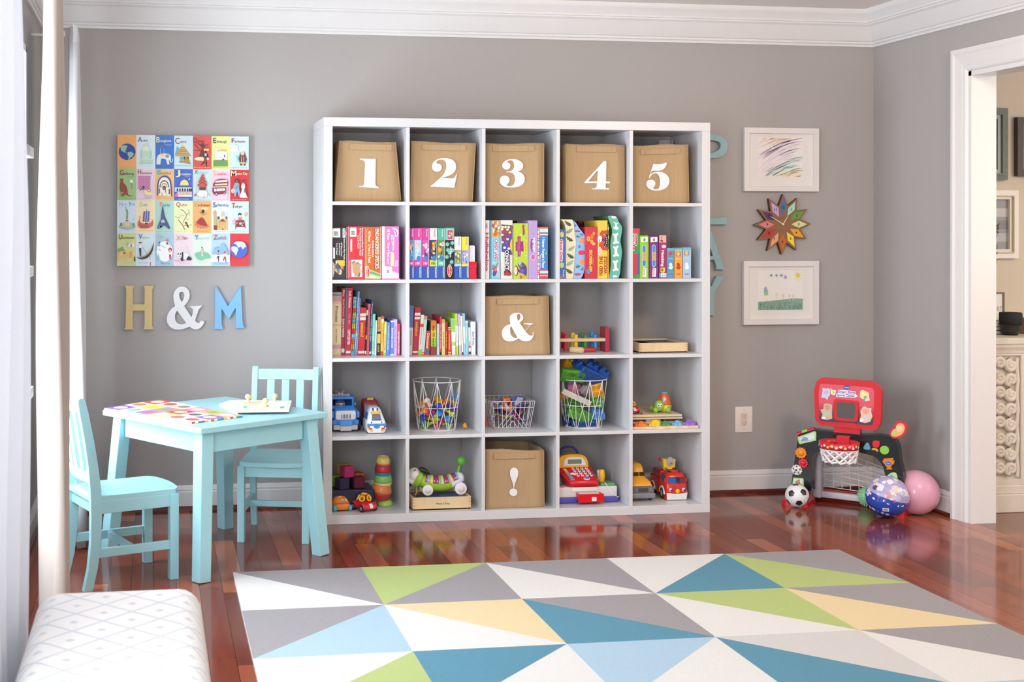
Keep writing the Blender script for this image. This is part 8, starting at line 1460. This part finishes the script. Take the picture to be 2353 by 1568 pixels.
# ---------------------------------------------------------------- sports toy in the corner
KS, KN = crop(1780, 850, 4.238), crop(1860, 860, 11.2)
O_, ROT = V((2.485, -.425, 0)), math.radians(-44)
SF = FR(O_.x, O_.y, 0, ROT); SX, SN = V((math.cos(ROT), math.sin(ROT), 0)), V((math.sin(ROT), -math.cos(ROT), 0))
def sp_(K, u, v, off=0.0):
    d = ray(*K(u, v)); t = ((O_+SN*off-EYE).dot(SN))/d.dot(SN); q = EYE+d*t-O_; return (q.dot(SX), q.z)
def sP(K, d, off=0.0, n=6): return [[sp_(K, a, b, off) for a, b in p] for p in parse(d, n)]
t = thing('sports_toy', 'black and red toy sports centre with basketball hoop and goal, standing in the corner', 'toy', None, tuple(O_), ROT)
L = FR(0, 0, 0)
RD, BKc = 'd32632:g', '19191c:g'
def plate(nm, K, d, z0, z1, c, bev=.004, parent=None, off=None):
    m = M(L); m.prism(sP(K, d, z1 if off is None else off), z0, z1, c); return m.build(nm, parent or t, bev)
plate('arch', KS, 'M160 1150 L170 1050 L200 850 L222 700 L240 625 L385 582 L430 590 L590 610 L830 632 L1000 636 L1110 648 C1150 660 1190 700 1205 760 L1215 880 L1240 980 L1258 1060 L1256 1330 L1120 1330 L1090 1100 L1070 1000 C1060 930 1020 880 960 840 L800 800 L450 790 C400 800 370 840 360 880 L355 1000 L358 1180 L300 1195 L165 1195 Z', -.03, .03, BKc, .012)
for x, fw, fd in ((-.21, 1, 1), (.232, .7, .62)):
    m = M(L); m.loft([[(x+sx*w*fw, z, y*fd) for sx, y in ((-1, .075), (-.6, .095), (.6, .095), (1, .075), (1, -.06), (-1, -.06))] for z, w in ((.0, .062), (.02, .058), (.045, .042), (.05, .03))], RD, False); m.build('foot', t)
for x in (-.19, .215): m = M(); m.tube([(x, .03, .018), (x*1.02, .22, .018)], .017, RD, 8); m.build('side_rail', t)
m = M(); m.box((-.2, .2, 0), (.225, .235, .04), RD, .008, 3); m.build('rear_rail', t)
# goal net
m = M()
xa, xb, za, zb_ = -.13, .2, .045, .27
for i in range(9): x = xa+(xb-xa)*i/8; m.tube([(x, .06+.08*(1-i/8), zb_-.01*i), (x, .1+.1*(1-i/8)*.6, za+.02)], .0022, 'd9d7dc:s', 6)
for j in range(7):
    f = j/6; m.tube([(xa+(xb-xa)*k/6, .06+.04*f+.08*(1-k/6)*(1-.2*f), zb_-.075*k/6*(1-f)*.0-.01*8*k/6*(1-f)+(za+.02-zb_)*f) for k in range(7)], .0022, 'd9d7dc:s', 6)
m.build('goal_net', t)
m = M(); m.box((-.175, .08, .02), (-.13, .13, .31), 'c9c7cc:s', .006, 3); m.box((-.15, .1, .02), (.2, .135, .05), 'c9c7cc:s', .006, 3); m.build('net_frame', t)
# backboard
plate('backboard_neck', KN, 'M620 1330 L1300 1330 L1300 1600 L620 1600 Z', -.015, .02, RD, .004)
bbo = plate('backboard', KN, 'M330 100 L1500 180 C1700 190 1840 330 1855 480 L1830 1200 C1810 1380 1720 1450 1600 1450 L350 1330 C220 1310 150 1220 140 1100 L120 480 C130 250 200 100 330 100 Z', -.01, .028, RD, .012)
m = M(L); zz_ = .0283
pan = sP(KN, 'M260 300 C262 270 280 250 320 245 L1560 345 C1620 355 1650 390 1665 450 L1640 1250 C1630 1300 1600 1320 1550 1320 L350 1220 C300 1210 265 1190 255 1140 L235 500 Z', zz_)[0]
m.pl(pan, zz_, 'dc5464')
for i, (y0, c) in enumerate(((800, 'c74455'), (900, 'a83c4c'), (980, '863642'), (1060, '5f3340'), (1130, '46343f'))):
    m.pl(sP(KN, f'M{240+i*2} {y0-40} L{1658-i*3} {y0+60} L1640 1250 C1630 1300 1600 1320 1550 1320 L350 1220 C300 1210 265 1190 255 1140 Z', zz_)[0], zz_+.0002+.0001*i, c)
m.pl(sP(KN, 'M720 1240 L1160 1265 L1190 1300 L690 1255 Z', zz_)[0], zz_+.001, RD)
def el(K, u, v, a, b, z, c, n=18): m.pl([sp_(K, x, y, z) for x, y in ell(u, v, a, b, n)], z, c)
el(KN, 955, 345, 80, 54, zz_+.001, '2f4a9f')
def tx(s, K, u0, u1, v, h, z, c, bold=.03):
    a, b_, c0, c1 = sp_(K, u0, v, z), sp_(K, u1, v, z), sp_(K, u0, v-h/2, z), sp_(K, u0, v+h/2, z); m.text(s, (a[0]+b_[0])/2, (a[1]+b_[1])/2, c0[1]-c1[1], z, c, w=b_[0]-a[0], bold=bold)
tx('vtech', KN, 895, 1015, 345, 30, zz_+.0014, 'f2f2f6')
m.pl(sP(KN, 'M735 400 L960 420 L1190 450 L1190 520 L1235 545 L1230 585 L1150 610 L690 580 L690 510 L740 480 Z', zz_)[0], zz_+.001, 'f4f2f6')
tx('Smart Shots', KN, 745, 1180, 462, 62, zz_+.0014, '4a6ab8'); tx('Sports Center', KN, 705, 1170, 550, 58, zz_+.0014, '4a6ab8')
m.pl(sP(KN, 'M760 497 L1170 530 L1170 540 L760 507 Z', zz_)[0], zz_+.0012, 'd2384a')
# plain animal-free stickers
for d, c in (('M330 370 C360 350 400 370 430 380 C480 350 540 370 535 420 C545 500 530 560 480 600 L480 650 L420 650 L410 610 L300 610 C330 540 320 470 340 440 Z', 'cfcfe6'), ('M545 355 L565 360 L570 400 L690 420 L660 545 L555 520 Z', 'eeeccb'), ('M1310 440 L1370 405 L1530 480 L1535 590 L1560 680 L1440 700 L1290 590 Z', 'f0dca6'), ('M370 780 C420 740 540 760 585 800 L580 1000 L590 1150 L440 1180 L300 1150 L340 1030 L280 920 L360 900 Z', 'd4b49a'), ('M1370 850 L1420 830 L1500 870 L1600 870 L1590 960 L1625 1090 L1560 1230 L1440 1260 L1290 1230 L1300 1150 L1330 1080 L1310 960 Z', 'eac4ae')): m.pl(sP(KN, d, zz_)[0], zz_+.001, c)
for u, v, a, b_, c in ((430, 470, 60, 55, 'b9b9d9'), (620, 470, 32, 30, 'b4cf9a'), (1410, 540, 80, 66, 'f2e2a0'), (1440, 600, 44, 36, '7fc29a'), (430, 1030, 80, 50, 'a9d4b4'), (460, 860, 70, 70, 'c99a78'), (365, 1130, 50, 34, 'f2eeec'), (1450, 960, 90, 76, 'e6a88a'), (1450, 1120, 60, 60, 'c9d2ee'), (1340, 1190, 46, 46, 'f4f2f4'), (1400, 660, 42, 24, '6f8fd0')): el(KN, u, v, a, b_, zz_+.0014, c)
m.build('printed_panel', bbo)
wf = M(L); ow = sP(KN, 'M680 640 L1200 690 C1250 700 1265 730 1265 790 L1240 1180 C1235 1220 1210 1235 1170 1235 L720 1195 C660 1185 630 1160 628 1100 L620 760 C622 690 640 645 680 640 Z', .036)[0]
wf.prism(ow, .028, .036, RD); wf.build('window_rim', bbo, .003)
m = M(L); m.pl(sP(KN, 'M740 720 L1130 745 C1170 755 1180 780 1182 820 L1165 1120 C1160 1155 1140 1165 1110 1163 L760 1130 C715 1120 705 1100 703 1060 L695 790 C695 740 710 722 740 720 Z', .0365)[0], .0365, '544a46'); m.build('window_mesh', bbo)
# hoop and its net
h0, h1 = sp_(KS, 425, 700, .13), sp_(KS, 815, 700, .13); hr = (h1[0]-h0[0])/2*.93; hx, hz = (h0[0]+h1[0])/2, sp_(KS, 620, 712, .13)[1]
m = M(TR(hx, -.03-hr*.98, hz-.012)); m.lathe([(hr, -.016), (hr+.004, -.016), (hr+.006, .016), (hr-.004, .016), (hr-.006, -.016), (hr, -.016)], 'd52b38:g', 32); m.T = Matrix(); m.box((hx-.03, -.05, hz-.025), (hx+.03, -.028, hz+.02), 'd52b38:g', .004); hp_ = m.build('hoop', t)
m = M()
for i, c in enumerate(['efe0a8', 'f0ecec', 'c9d27a', 'e9a0a8', 'f0ecec', 'e6c84a', 'b9d9a4']*2):
    a = PI+.15+(PI-.3)*i/13; x, y = hx+(hr+.0058)*math.cos(a), -.03-hr*.98+(hr+.0058)*math.sin(a); m.T = Matrix.Translation((x, y, hz-.012+.003*(-1)**i)) @ Matrix.Rotation(a+PI/2, 4, 'Z') @ FR(0, -.0006, 0); m.disc(0, 0, .0075, 0, c, .006, 10)
m.build('printed_band', hp_)
m = M(TR(hx, -.03-hr*.98, hz-.03)); n = 12
lv = [(hr*.98, .0), (hr*.94, -.018), (hr*.9, -.036), (hr*.86, -.056)]
for j in range(3):
    for i in range(n):
        for s_ in (0, 1):
            a0 = 2*PI*(i+.5*(j % 2))/n; a1 = a0+(PI/n if s_ else -PI/n); m.tube([(lv[j][0]*math.cos(a0), lv[j][0]*math.sin(a0), lv[j][1]), (lv[j+1][0]*math.cos(a1), lv[j+1][0]*math.sin(a1), lv[j+1][1])], .0055, 'f0eef0:s', 6)
for j in (0, 3): m.tube([(lv[j][0]*math.cos(2*PI*i/36), lv[j][0]*math.sin(2*PI*i/36), lv[j][1]+(.004*math.sin(i*2.1) if j else 0)) for i in range(36)], .005, 'f0eef0:s', 6, True)
m.build('hoop_net', t)
# gears, buttons and stickers
def gear(u, v, r, c, nm, teeth=12):
    x, z = sp_(KS, u, v, .036); rr = r/4.238/487; m = M(L); m.prism([(x+rr*(1 if i % 2 else .82)*math.cos(2*PI*i/(2*teeth)), z+rr*(1 if i % 2 else .82)*math.sin(2*PI*i/(2*teeth))) for i in range(2*teeth)], .03, .042, c+':s'); m.sph((x, z, .042), (rr*.55, rr*.55, rr*.3), c+':s', 14, 8)
    if c == 'ecebe8':
        for k in range(5): a = k*1.256+.3; m.disc(x+rr*.62*math.cos(a), z+rr*.62*math.sin(a), rr*.16, .0426, '28282c', n=8)
        m.disc(x, z, rr*.2, .042+rr*.31, '28282c', n=8)
    m.build(nm, t)
gear(258, 810, 57, 'ee8f1f', 'gear'); gear(280, 908, 50, 'd9273a', 'gear'); gear(218, 975, 54, 'ecebe8', 'gear')
m = M(L)
def sk(d, c, z=.0305): m.prism(sP(KS, d, .032), .028, z+.002, c)
sk('M225 655 L385 600 C400 600 405 610 405 625 L402 690 L250 725 C235 725 228 700 225 655 Z', 'b4dc8a'); sk('M240 665 L380 618 L388 675 L258 705 Z', 'd6e6ec', .031); sk('M255 690 L280 655 L320 660 L330 690 L262 700 Z', '7f9fd0', .0315)
sk('M180 1050 L275 1055 C285 1060 285 1080 283 1140 L170 1138 Z', 'a9cf6a'); sk('M185 1060 L272 1065 L272 1110 L180 1110 Z', 'dcebf2', .031); sk('M200 1090 L240 1065 L255 1120 L215 1125 Z', 'c98a5a', .0315)
sk('M1085 1050 C1110 1010 1150 990 1180 1005 C1200 1030 1200 1070 1190 1090 L1100 1085 C1085 1075 1082 1065 1085 1050 Z', 'b9d98a'); sk('M1110 1050 L1135 1020 L1160 1040 L1150 1075 L1120 1075 Z', '5f8fd0', .031)
m.build('sticker', t)
for d, c, nm in (('M900 712 C915 715 935 760 930 775 C910 785 875 780 865 768 C862 755 885 712 900 712 Z', '6fb4d2', 'button'), ('M960 695 C975 690 1010 692 1020 702 C1022 720 1022 745 1012 755 C990 762 965 758 955 745 C950 725 952 705 960 695 Z', 'd9283a', 'button'), ('M945 770 C970 755 1000 770 1010 795 L995 800 C985 780 965 778 945 785 Z', 'f0c23a', 'button')): plate(nm, KS, d, .028, .04, c+':g', .003)
x, z = sp_(KS, 1070, 783, .036); m = M(L); m.prism(ell(x, z, .0198, .0198, 20), .028, .04, '8fd04a:g'); m.build('button', t, .003)
plate('trophy', KS, 'M1060 868 L1155 862 L1150 885 C1172 885 1170 920 1140 930 C1138 945 1130 950 1125 955 L1145 972 L1080 972 L1098 955 C1085 945 1075 930 1072 920 C1045 905 1048 880 1062 882 Z', .028, .042, 'd98428:g', .003)
m = M(L); x, z = sp_(KS, 1108, 912, .0425); m.disc(x, z, .0125, .0425, '3f66b8', .0085); m.text('vtech', x, z, .005, .0429, 'f2f2f6'); m.build('trophy_badge', t)
plate('flip_panel', KS, 'M1120 640 C1115 600 1130 570 1165 560 C1160 520 1190 498 1230 502 C1270 508 1290 540 1285 580 C1280 630 1250 665 1165 672 Z', -.01, .012, 'dd2f3c:g', .004)
m = M(L); m.pl(sP(KS, 'M1140 630 C1135 600 1150 580 1180 572 C1178 540 1200 520 1230 522 C1258 528 1270 550 1265 580 C1258 620 1235 645 1170 655 Z', .0125)[0], .0125, 'f0b46a'); el(KS, 1215, 575, 32, 34, .013, 'e9d0b0'); el(KS, 1160, 625, 26, 26, .013, 'b9d27a'); m.build('flip_picture', t)
m = M(L); a, b_ = sp_(KS, 225, 630, 0), sp_(KS, 395, 580, 0); m.tube([(a[0], a[1], 0), (a[0]+(b_[0]-a[0])*.3, a[1]+(b_[1]-a[1])*.3, 0)], .012, 'd9273a:g', 8); m.tube([(a[0]+(b_[0]-a[0])*.3, a[1]+(b_[1]-a[1])*.3, 0), (a[0]+(b_[0]-a[0])*.6, a[1]+(b_[1]-a[1])*.6, 0)], .013, '9ad04a:g', 8); m.tube([(a[0]+(b_[0]-a[0])*.6, a[1]+(b_[1]-a[1])*.6, 0), (b_[0], b_[1], 0)], .012, 'd9273a:g', 8); m.build('spinner_bar', t)

# ---------------------------------------------------------------- balls
def sphc(r, fn, n=72, k=48):
    m = M(); vs_ = [(r*math.sin(PI*j/k)*math.cos(2*PI*i/n), r*math.sin(PI*j/k)*math.sin(2*PI*i/n), r*math.cos(PI*j/k)) for j in range(k+1) for i in range(n)]; by = {}
    for j in range(k):
        for i in range(n):
            a = PI*(j+.5)/k; b_ = 2*PI*(i+.5)/n; c = fn(V((math.sin(a)*math.cos(b_), math.sin(a)*math.sin(b_), math.cos(a)))); by.setdefault(c, []).append((j*n+i, (j+1)*n+i, (j+1)*n+(i+1) % n, j*n+(i+1) % n))
    o = len(m.v); m.v = vs_
    for c, fs in by.items():
        m.mats.append(c); kk = len(m.mats)-1
        for f in fs: m.f.append(f); m.mi.append(kk); m.sm.append(True)
    return m
ph = (1+5**.5)/2; icv = [V(v).normalized() for v in [(0, s*1, q*ph) for s in (-1, 1) for q in (-1, 1)]+[(s*1, q*ph, 0) for s in (-1, 1) for q in (-1, 1)]+[(q*ph, 0, s*1) for s in (-1, 1) for q in (-1, 1)]]
icv = [Matrix.Rotation(.55, 3, 'X') @ Matrix.Rotation(.3, 3, 'Z') @ v for v in icv]
def soccer(d):
    b_ = max(icv, key=lambda v: v.dot(d)); q = b_.dot(d)
    a = b_.orthogonal().normalized(); w = b_.cross(a)
    nb = sorted(icv, key=lambda v: -v.dot(b_))[1]; e = (nb-b_*nb.dot(b_)).normalized(); f = b_.cross(e); an = math.atan2(d.dot(f), d.dot(e)); seg = (an % (2*PI/5))-PI/5
    lim = .30*math.cos(PI/5)/math.cos(abs(seg)) if True else .3
    return '242428:s' if math.acos(max(-1, min(1, q))) < lim*1.08 else 'ececee:s'
p = PZ(1833, 1166, 0); r = .0545; m = sphc(r, soccer, 110, 72); o = m.build('soccer_ball'); o.location = (p.x, p.y+.006, r); tag(o, 'small black and white soccer ball before the left foot of the sports toy', 'ball', 'balls in the corner')
rnd = random.Random(21); bl = []
for i in range(60):
    d = V((rnd.uniform(-1, 1), rnd.uniform(-1, 1), rnd.uniform(-.1, 1))).normalized(); bl.append((d, rnd.uniform(.08, .2), rnd.choice(['e9e2f0', 'c9c4e0', 'f2ecf0', 'd9a48f', '8f86bc', 'ece6ee', 'b8aed6', '7a4a5f', 'e6d4cc'])))
for i in range(26): a = i*.2417; bl.append((V((math.cos(a), math.sin(a), -.04+.1*math.sin(i*2.3))).normalized(), .05, ['f0eef4', 'f0eef4', 'd0408a'][i % 3]))
for i in range(20): a = i*.314; bl.append((V((math.cos(a)*.75, math.sin(a)*.75, -.72)).normalized(), .09, ['c9c4dc', 'e6dfe8', '4f62b0'][i % 3]))
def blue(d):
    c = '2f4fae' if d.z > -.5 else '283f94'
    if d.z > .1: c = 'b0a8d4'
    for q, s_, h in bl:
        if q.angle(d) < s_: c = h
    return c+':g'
p = PZ(2042, 1190, 0); r = .0945; m = sphc(r, blue, 96, 64); o = m.build('ball'); pb_ = V((p.x, p.y+.011, r)); o.location = pb_; o.rotation_euler = (.25, .15, .4); tag(o, 'shiny blue ball with pale printed pictures in front of the sports toy', 'ball', 'balls in the corner')
dl = (EYE-pb_).normalized(); dl = (Matrix.Rotation(-.08, 3, 'Z') @ (dl+V((0, 0, -.72)))).normalized(); R = dl.to_track_quat('Z', 'Y').to_matrix().to_4x4(); m = M(Matrix.Translation(pb_) @ R @ Matrix.Translation((0, 0, r*.985)))
m.prism(rrect(-.0135, -.0085, .0135, .0085, .001), 0, .0022, 'f0f0f4')
for i in range(6): m.rect(-.0085+i*.003, -.0045, -.0072+i*.003+(i % 2)*.0006, .0045, .0026, '22222a')
oo = m.build('price_label'); under(oo, o); oo.matrix_parent_inverse = o.matrix_basis.inverted()
noisy('pink_ball', 'eab4c8', 'e2a2ba', 6, .25)
p = PZ(2122, 1183, 0); r = .102; m = M(); m.sph((0, 0, 0), r, 'pink_ball', 48, 32); m.lathe([(.0005, 0), (.004, .0), (.004, .001), (.0005, .0012)], 'd898ae'); o = m.build('ball'); o.location = (min(p.x, XR-.0295-r), p.y+.012, r); tag(o, 'large plain pink ball against the right wall', 'ball', 'balls in the corner')
q = PZ(1996, 1165, 0); r = .044; m = M(); m.sph((0, 0, 0), r, '8fd09a:s', 28, 18)
for j in range(1, 12):
    for i in range(int(22*math.sin(PI*j/12))+1):
        a = PI*j/12; b_ = 2*PI*(i+.5*(j % 2))/(int(22*math.sin(PI*j/12))+1); d = V((math.sin(a)*math.cos(b_), math.sin(a)*math.sin(b_), math.cos(a))); m.cyl(d*(r*.96), d*(r+.0055), .0028, '9ad6a4:s', .001, 6)
o = m.build('spiky_ball'); o.location = (q.x-.006, -.40, r+.005); tag(o, 'small green bumpy ball mostly hidden behind the blue ball', 'ball', 'balls in the corner')

# ---------------------------------------------------------------- the hall beyond the doorway
noisy('carved_white', 'e6dfd2', 'd9d0c0', 30, .55, .1, .001)
CWt = 'carved_white'; YK = -.6; zt = PY(2320, 776, YK).z; xL, xR = 3.02, 4.3
t = thing('carved_cabinet', 'cream white cabinet with carved scroll panels in the next room', 'cabinet', None, ((xL+xR)/2, -.36, 0))
YW = -.105
m = M(); m.box((xL, YK+.02, .09), (xR, YW, zt-.06), CWt); keep_build(m, 'carcass', t)
m = M(); m.box((xL-.02, YK-.012, 0), (xR+.02, YW, .085), CWt, .004); m.box((xL-.01, YK, .085), (xR+.01, YW, .125), CWt, .004); keep_build(m, 'plinth', t)
m = M(); m.loft([[(xL-o_, YK-o_, z), (xR+o_, YK-o_, z), (xR+o_, YW, z), (xL-o_, YW, z)] for z, o_ in ((zt-.075, 0), (zt-.06, .004), (zt-.045, .012), (zt-.03, .014), (zt-.028, .022), (zt-.002, .024), (zt, .02))], CWt, False); keep_build(m, 'top', t)
KH = crop(2150, 600, 2.45)
a, b_ = PY(*KH(480, 545), YK), PY(*KH(480, 1215), YK); px1, zt1, zb1 = a.x, a.z, b_.z; pw = .26
for k in range(3):
    x1 = px1+k*(pw+.06); x0 = x1-pw
    m = M(); m.box((x1+.004, YK+.002, .125), (x1+.056, YK+.02, zt-.075), CWt, .002)
    if k == 0: m.box((x0-.05, YK+.002, .125), (x0-.004, YK+.02, zt-.075), CWt, .002)
    m.box((x0-.004, YK+.002, zt1+.01), (x1+.004, YK+.02, zt-.075), CWt, .002); m.box((x0-.004, YK+.002, .12), (x1+.004, YK+.02, zb1-.012), CWt, .002); keep_build(m, 'panel_frame', t)
    if k < 2:
        m = M()
        def curl(cx_, cz, r, d, a0, turns=1.35, tail=None):
            pts, rad = [], []
            for i in range(17):
                f = i/16; a_ = a0+d*2*PI*turns*f; q_ = r*(1-.8*f); pts.append((cx_+q_*math.cos(a_), YK+.008, cz+q_*math.sin(a_))); rad.append(.013-.005*f)
            if tail: pts = [(cx_+tail[0], YK+.01, cz+tail[1])]+pts; rad = [.004]+rad
            m.tube(pts, rad, CWt, 8); m.sph(pts[-1], .011, CWt, 10, 7)
        hgt = zt1-zb1; rows = 8
        for i in range(rows):
            z = zb1+hgt*(i+.5)/rows; s_ = 1 if i % 2 else -1
            curl(x1-.045, z, .031, s_, PI*.5*s_+(.5 if i % 2 else -.5), 1.3, (.03, -.03*s_))
            curl(x0+.045, z, .031, -s_, PI-PI*.5*s_, 1.3, (-.03, -.03*s_)); curl(x0+.104, z, .027, s_, .3*s_, 1.3); curl(x1-.104, z+.01, .026, -s_, PI-.3*s_, 1.3)
        for s_ in (x0+.012, x1-.012): m.tube([(s_+.004*math.sin(i*1.57), YK+.01, zb1+hgt*i/16) for i in range(17)], .009, CWt, 8)
        keep_build(m, 'carved_panel', t)
# on the cabinet
def boxpx(K, u0, v0, u1, v1, y): a, b_ = PY(*K(u0, v1), y), PY(*K(u1, v0), y); return a.x, b_.x, a.z, b_.z
x0, x1, _, z1 = boxpx(KH, 300, 345, 385, 420, -.42); zc = zt+.0008
hs = (PY(*KH(350, 345), -.42).z-zt)/3
for i, (c, pg, dx, lb) in enumerate((('5f6f86', 'e6e0d6', 0, 'lowest of three stacked books, blue-grey'), ('8a4a4a', 'ece6da', -.006, 'middle of three stacked books, dull red'), ('e6e1da', 'efe9df', .002, 'topmost of three stacked books, cream'))):
    tt = thing('book', lb+', on the cream cabinet beyond the doorway', 'book', 'books on the cream cabinet', ((x0+x1)/2-.06+dx, -.36, zc)); h = max(hs-.001, .012); w = .1
    m = M(); m.box((-w, -.07, 0), (w, .07, .0025), c); m.box((-w, -.07, h-.0025), (w, .07, h), c); m.box((-w, -.07, .0025), (-w+.003, .07, h-.0025), c); m.build('cover', tt)
    m = M(); m.box((-w+.003, -.066, .0026), (w-.003, .066, h-.0026), pg+':m'); m.build('page_block', tt); zc += h+.0004
x0, x1, z0, z1 = boxpx(KH, 250, 175, 385, 345, -.36)
tt = thing('sign_frame', 'small brown framed sign with grey script, leaning on the books beyond the doorway', 'sign', None, ((x0+x1)/2, -.36, zc)); w, h = (x1-x0)/2, z1-zc
m = M(FR(0, 0, 0)); b_ = .008
for A_ in ((-w, 0, w, b_), (-w, h-b_, w, h), (-w, b_, -w+b_, h-b_), (w-b_, b_, w, h-b_)): m.box((A_[0], A_[1], -.008), (A_[2], A_[3], .006), '7d7260', .001)
m.build('border', tt)
m = M(FR(0, 0, 0)); m.box((-w+b_, b_, -.006), (w-b_, h-b_, .0), 'f0ece6'); m.text('together', -.004, h*.48, h*.24, .0004, '9a958e', w=w*1.75); m.build('sign_face', tt)
x0, x1, z0, z1 = boxpx(KH, 366, 290, 478, 425, -.47); R0 = (x1-x0)/2
tt = thing('camera_lens', 'black camera lens standing on the cream cabinet beyond the doorway', 'camera lens', None, ((x0+x1)/2, -.47, zt+.0008)); h = z1-zt
m = M(); m.lathe([(.001, 0), (R0*.62, 0), (R0*.62, h*.08), (R0*.72, h*.1), (R0*.78, h*.18), (R0*.84, h*.45), (R0*.92, h*.5), (R0*.92, h*.6)], '2c2c2e:s', 28); m.build('barrel', tt)
m = M(); m.lathe([(R0*.92, h*.6), (R0*.97, h*.62), (R0*.97, h*.92), (R0*.94, h), (R0*.8, h), (R0*.78, h*.7), (.001, h*.68)], '333335:m', 28); m.build('hood', tt)
m = M(); m.lathe([(R0*.86, h*.46), (R0*.96, h*.46), (R0*.96, h*.59), (R0*.86, h*.59)], '232325:m', 32); m.build('focus_ring', tt)
x0 = PY(*KH(480, 380), -.4).x; m = M(); m.box((x0, -.46, zt+.0008), (x0+.14, -.34, zt+.075), '9a7550', .004); m.box((x0+.006, -.454, zt+.07), (x0+.134, -.346, zt+.0755), '5a4430'); tag(m.build('wooden_crate'), 'brown wooden box at the right edge on the cream cabinet', 'box')
m = M(); m.tube([(x0-.03, -.53, zt+.006), (x0+.01, -.55, zt+.005), (x0+.06, -.54, zt+.006), (x0+.1, -.55, zt+.005)], .005, '2a2a2c:m', 8); tag(m.build('lens_strap'), 'short black strap lying on the cabinet right of the camera lens', 'strap')
KG2 = crop(2150, 60, 2.45)
vx = PY(2266, 700, -.28).x
tt = thing('dried_branches', 'vase of dried brown leaves peeping round the doorway edge', 'dried plant', None, (vx, -.28, zt+.0008))
m = M(); m.lathe([(.001, 0), (.03, 0), (.045, .05), (.04, .12), (.022, .16), (.026, .18), (.021, .18), (.018, .16), (.001, .02)], 'd9d0c2', 20); m.build('vase', tt)
rnd = random.Random(4); m = M(); m2 = M()
for (u, v) in ((330, 1080), (335, 1110), (355, 1130), (345, 1270), (328, 1300), (326, 1330), (300, 1050), (290, 1180)):
    e = PY(*KG2(u, v), -.3); e = V((e.x-vx, e.y+.28, e.z-zt)); m.tube([(0, 0, .15), (e.x*.4, e.y*.4, .15+(e.z-.15)*.55), tuple(e)], .0016, '6a5240', 5)
    for k in range(4):
        c = e+V((rnd.uniform(-.02, .012), rnd.uniform(-.01, .01), rnd.uniform(-.03, .02))); a_ = rnd.uniform(0, 6.28); l_ = .02; d = V((math.cos(a_)*l_, .004, math.sin(a_)*l_)); n_ = V((-d.z, 0, d.x))*.3
        m2.add([c-d, c+n_, c+d, c-n_], [(0, 1, 2, 3)], rnd.choice(['a8642f', 'b9855a', '4a4238', '6a4a34']))
m.build('stem', tt); m2.build('dry_leaf', tt)
def hframe(nm, label, u1, v0, v1, K, cols, ratio, inner, yh=-.1):
    p0, p1 = PY(*K(u1, v0), yh-.03), PY(*K(u1, v1), yh-.03); h = p0.z-p1.z; w = h*ratio
    tt = thing(nm, label, 'picture', 'pictures in the next room', (p0.x-w/2, yh, p1.z)); z = .002; b_ = 0; th = [.03, .036, .026, .02, .016]
    for i, (c, bw) in enumerate(cols):
        m = M(FR(0, 0, 0)); o_ = [(-w/2+b_, b_), (w/2-b_, b_), (w/2-b_, h-b_), (-w/2+b_, h-b_)]; bb2 = b_+bw; i_ = [(-w/2+bb2, bb2), (w/2-bb2, bb2), (w/2-bb2, h-bb2), (-w/2+bb2, h-bb2)]
        m.prism([o_, i_], .001, th[i], c); m.build('moulding', tt); b_ = bb2
    m = M(FR(0, 0, 0)); m.rect(-w/2+b_, b_, w/2-b_, h-b_, .008, inner[0])
    for k, c in enumerate(inner[1:]): m.rect(-w/2+b_, b_+(h-2*b_)*(.15+.25*k), w/2-b_, b_+(h-2*b_)*(.32+.25*k), .0084, c)
    m.build('photo', tt)
noisy('green_distressed', '7f8a80', '5f6a60', 25, .6)
hframe('framed_picture', 'grey-green wooden picture frame high on the hall wall beyond the doorway', 408, 462, 867, KG2, [('green_distressed', .022), ('6a6f62', .012), ('9aa8a4', .02), ('55605a', .008)], .82, ['d9cfbe', '8a8078', 'b8ae9e'])
hframe('framed_picture', 'white framed grey seascape photograph hung under the grey-green frame', 468, 925, 1308, KG2, [('f0ece4', .026), ('c9bda4', .006), ('e6dfd2', .014)], .85, ['9a9a9e', 'b9b9bc', '85858a', 'c4c2c2'])
p0, p1 = PY(*KG2(463, 512), -.13), PY(*KG2(463, 845), -.13); h = p0.z-p1.z
tt = thing('framed_picture', 'dark brown picture at the right edge of the hall wall', 'picture', 'pictures in the next room', (p0.x+.14, -.1, p1.z)); m = M(FR(0, 0, 0)); m.prism([[(-.14, 0), (.14, 0), (.14, h), (-.14, h)], [(-.11, .03), (.11, .03), (.11, h-.03), (-.11, h-.03)]], .001, .03, '4a3f3a'); m.build('border', tt)
m = M(FR(0, 0, 0)); m.rect(-.11, .03, .11, h-.03, .012, '6a625c'); m.rect(-.1, .04, .1, h*.5, .0124, '857b72'); m.build('photo', tt)
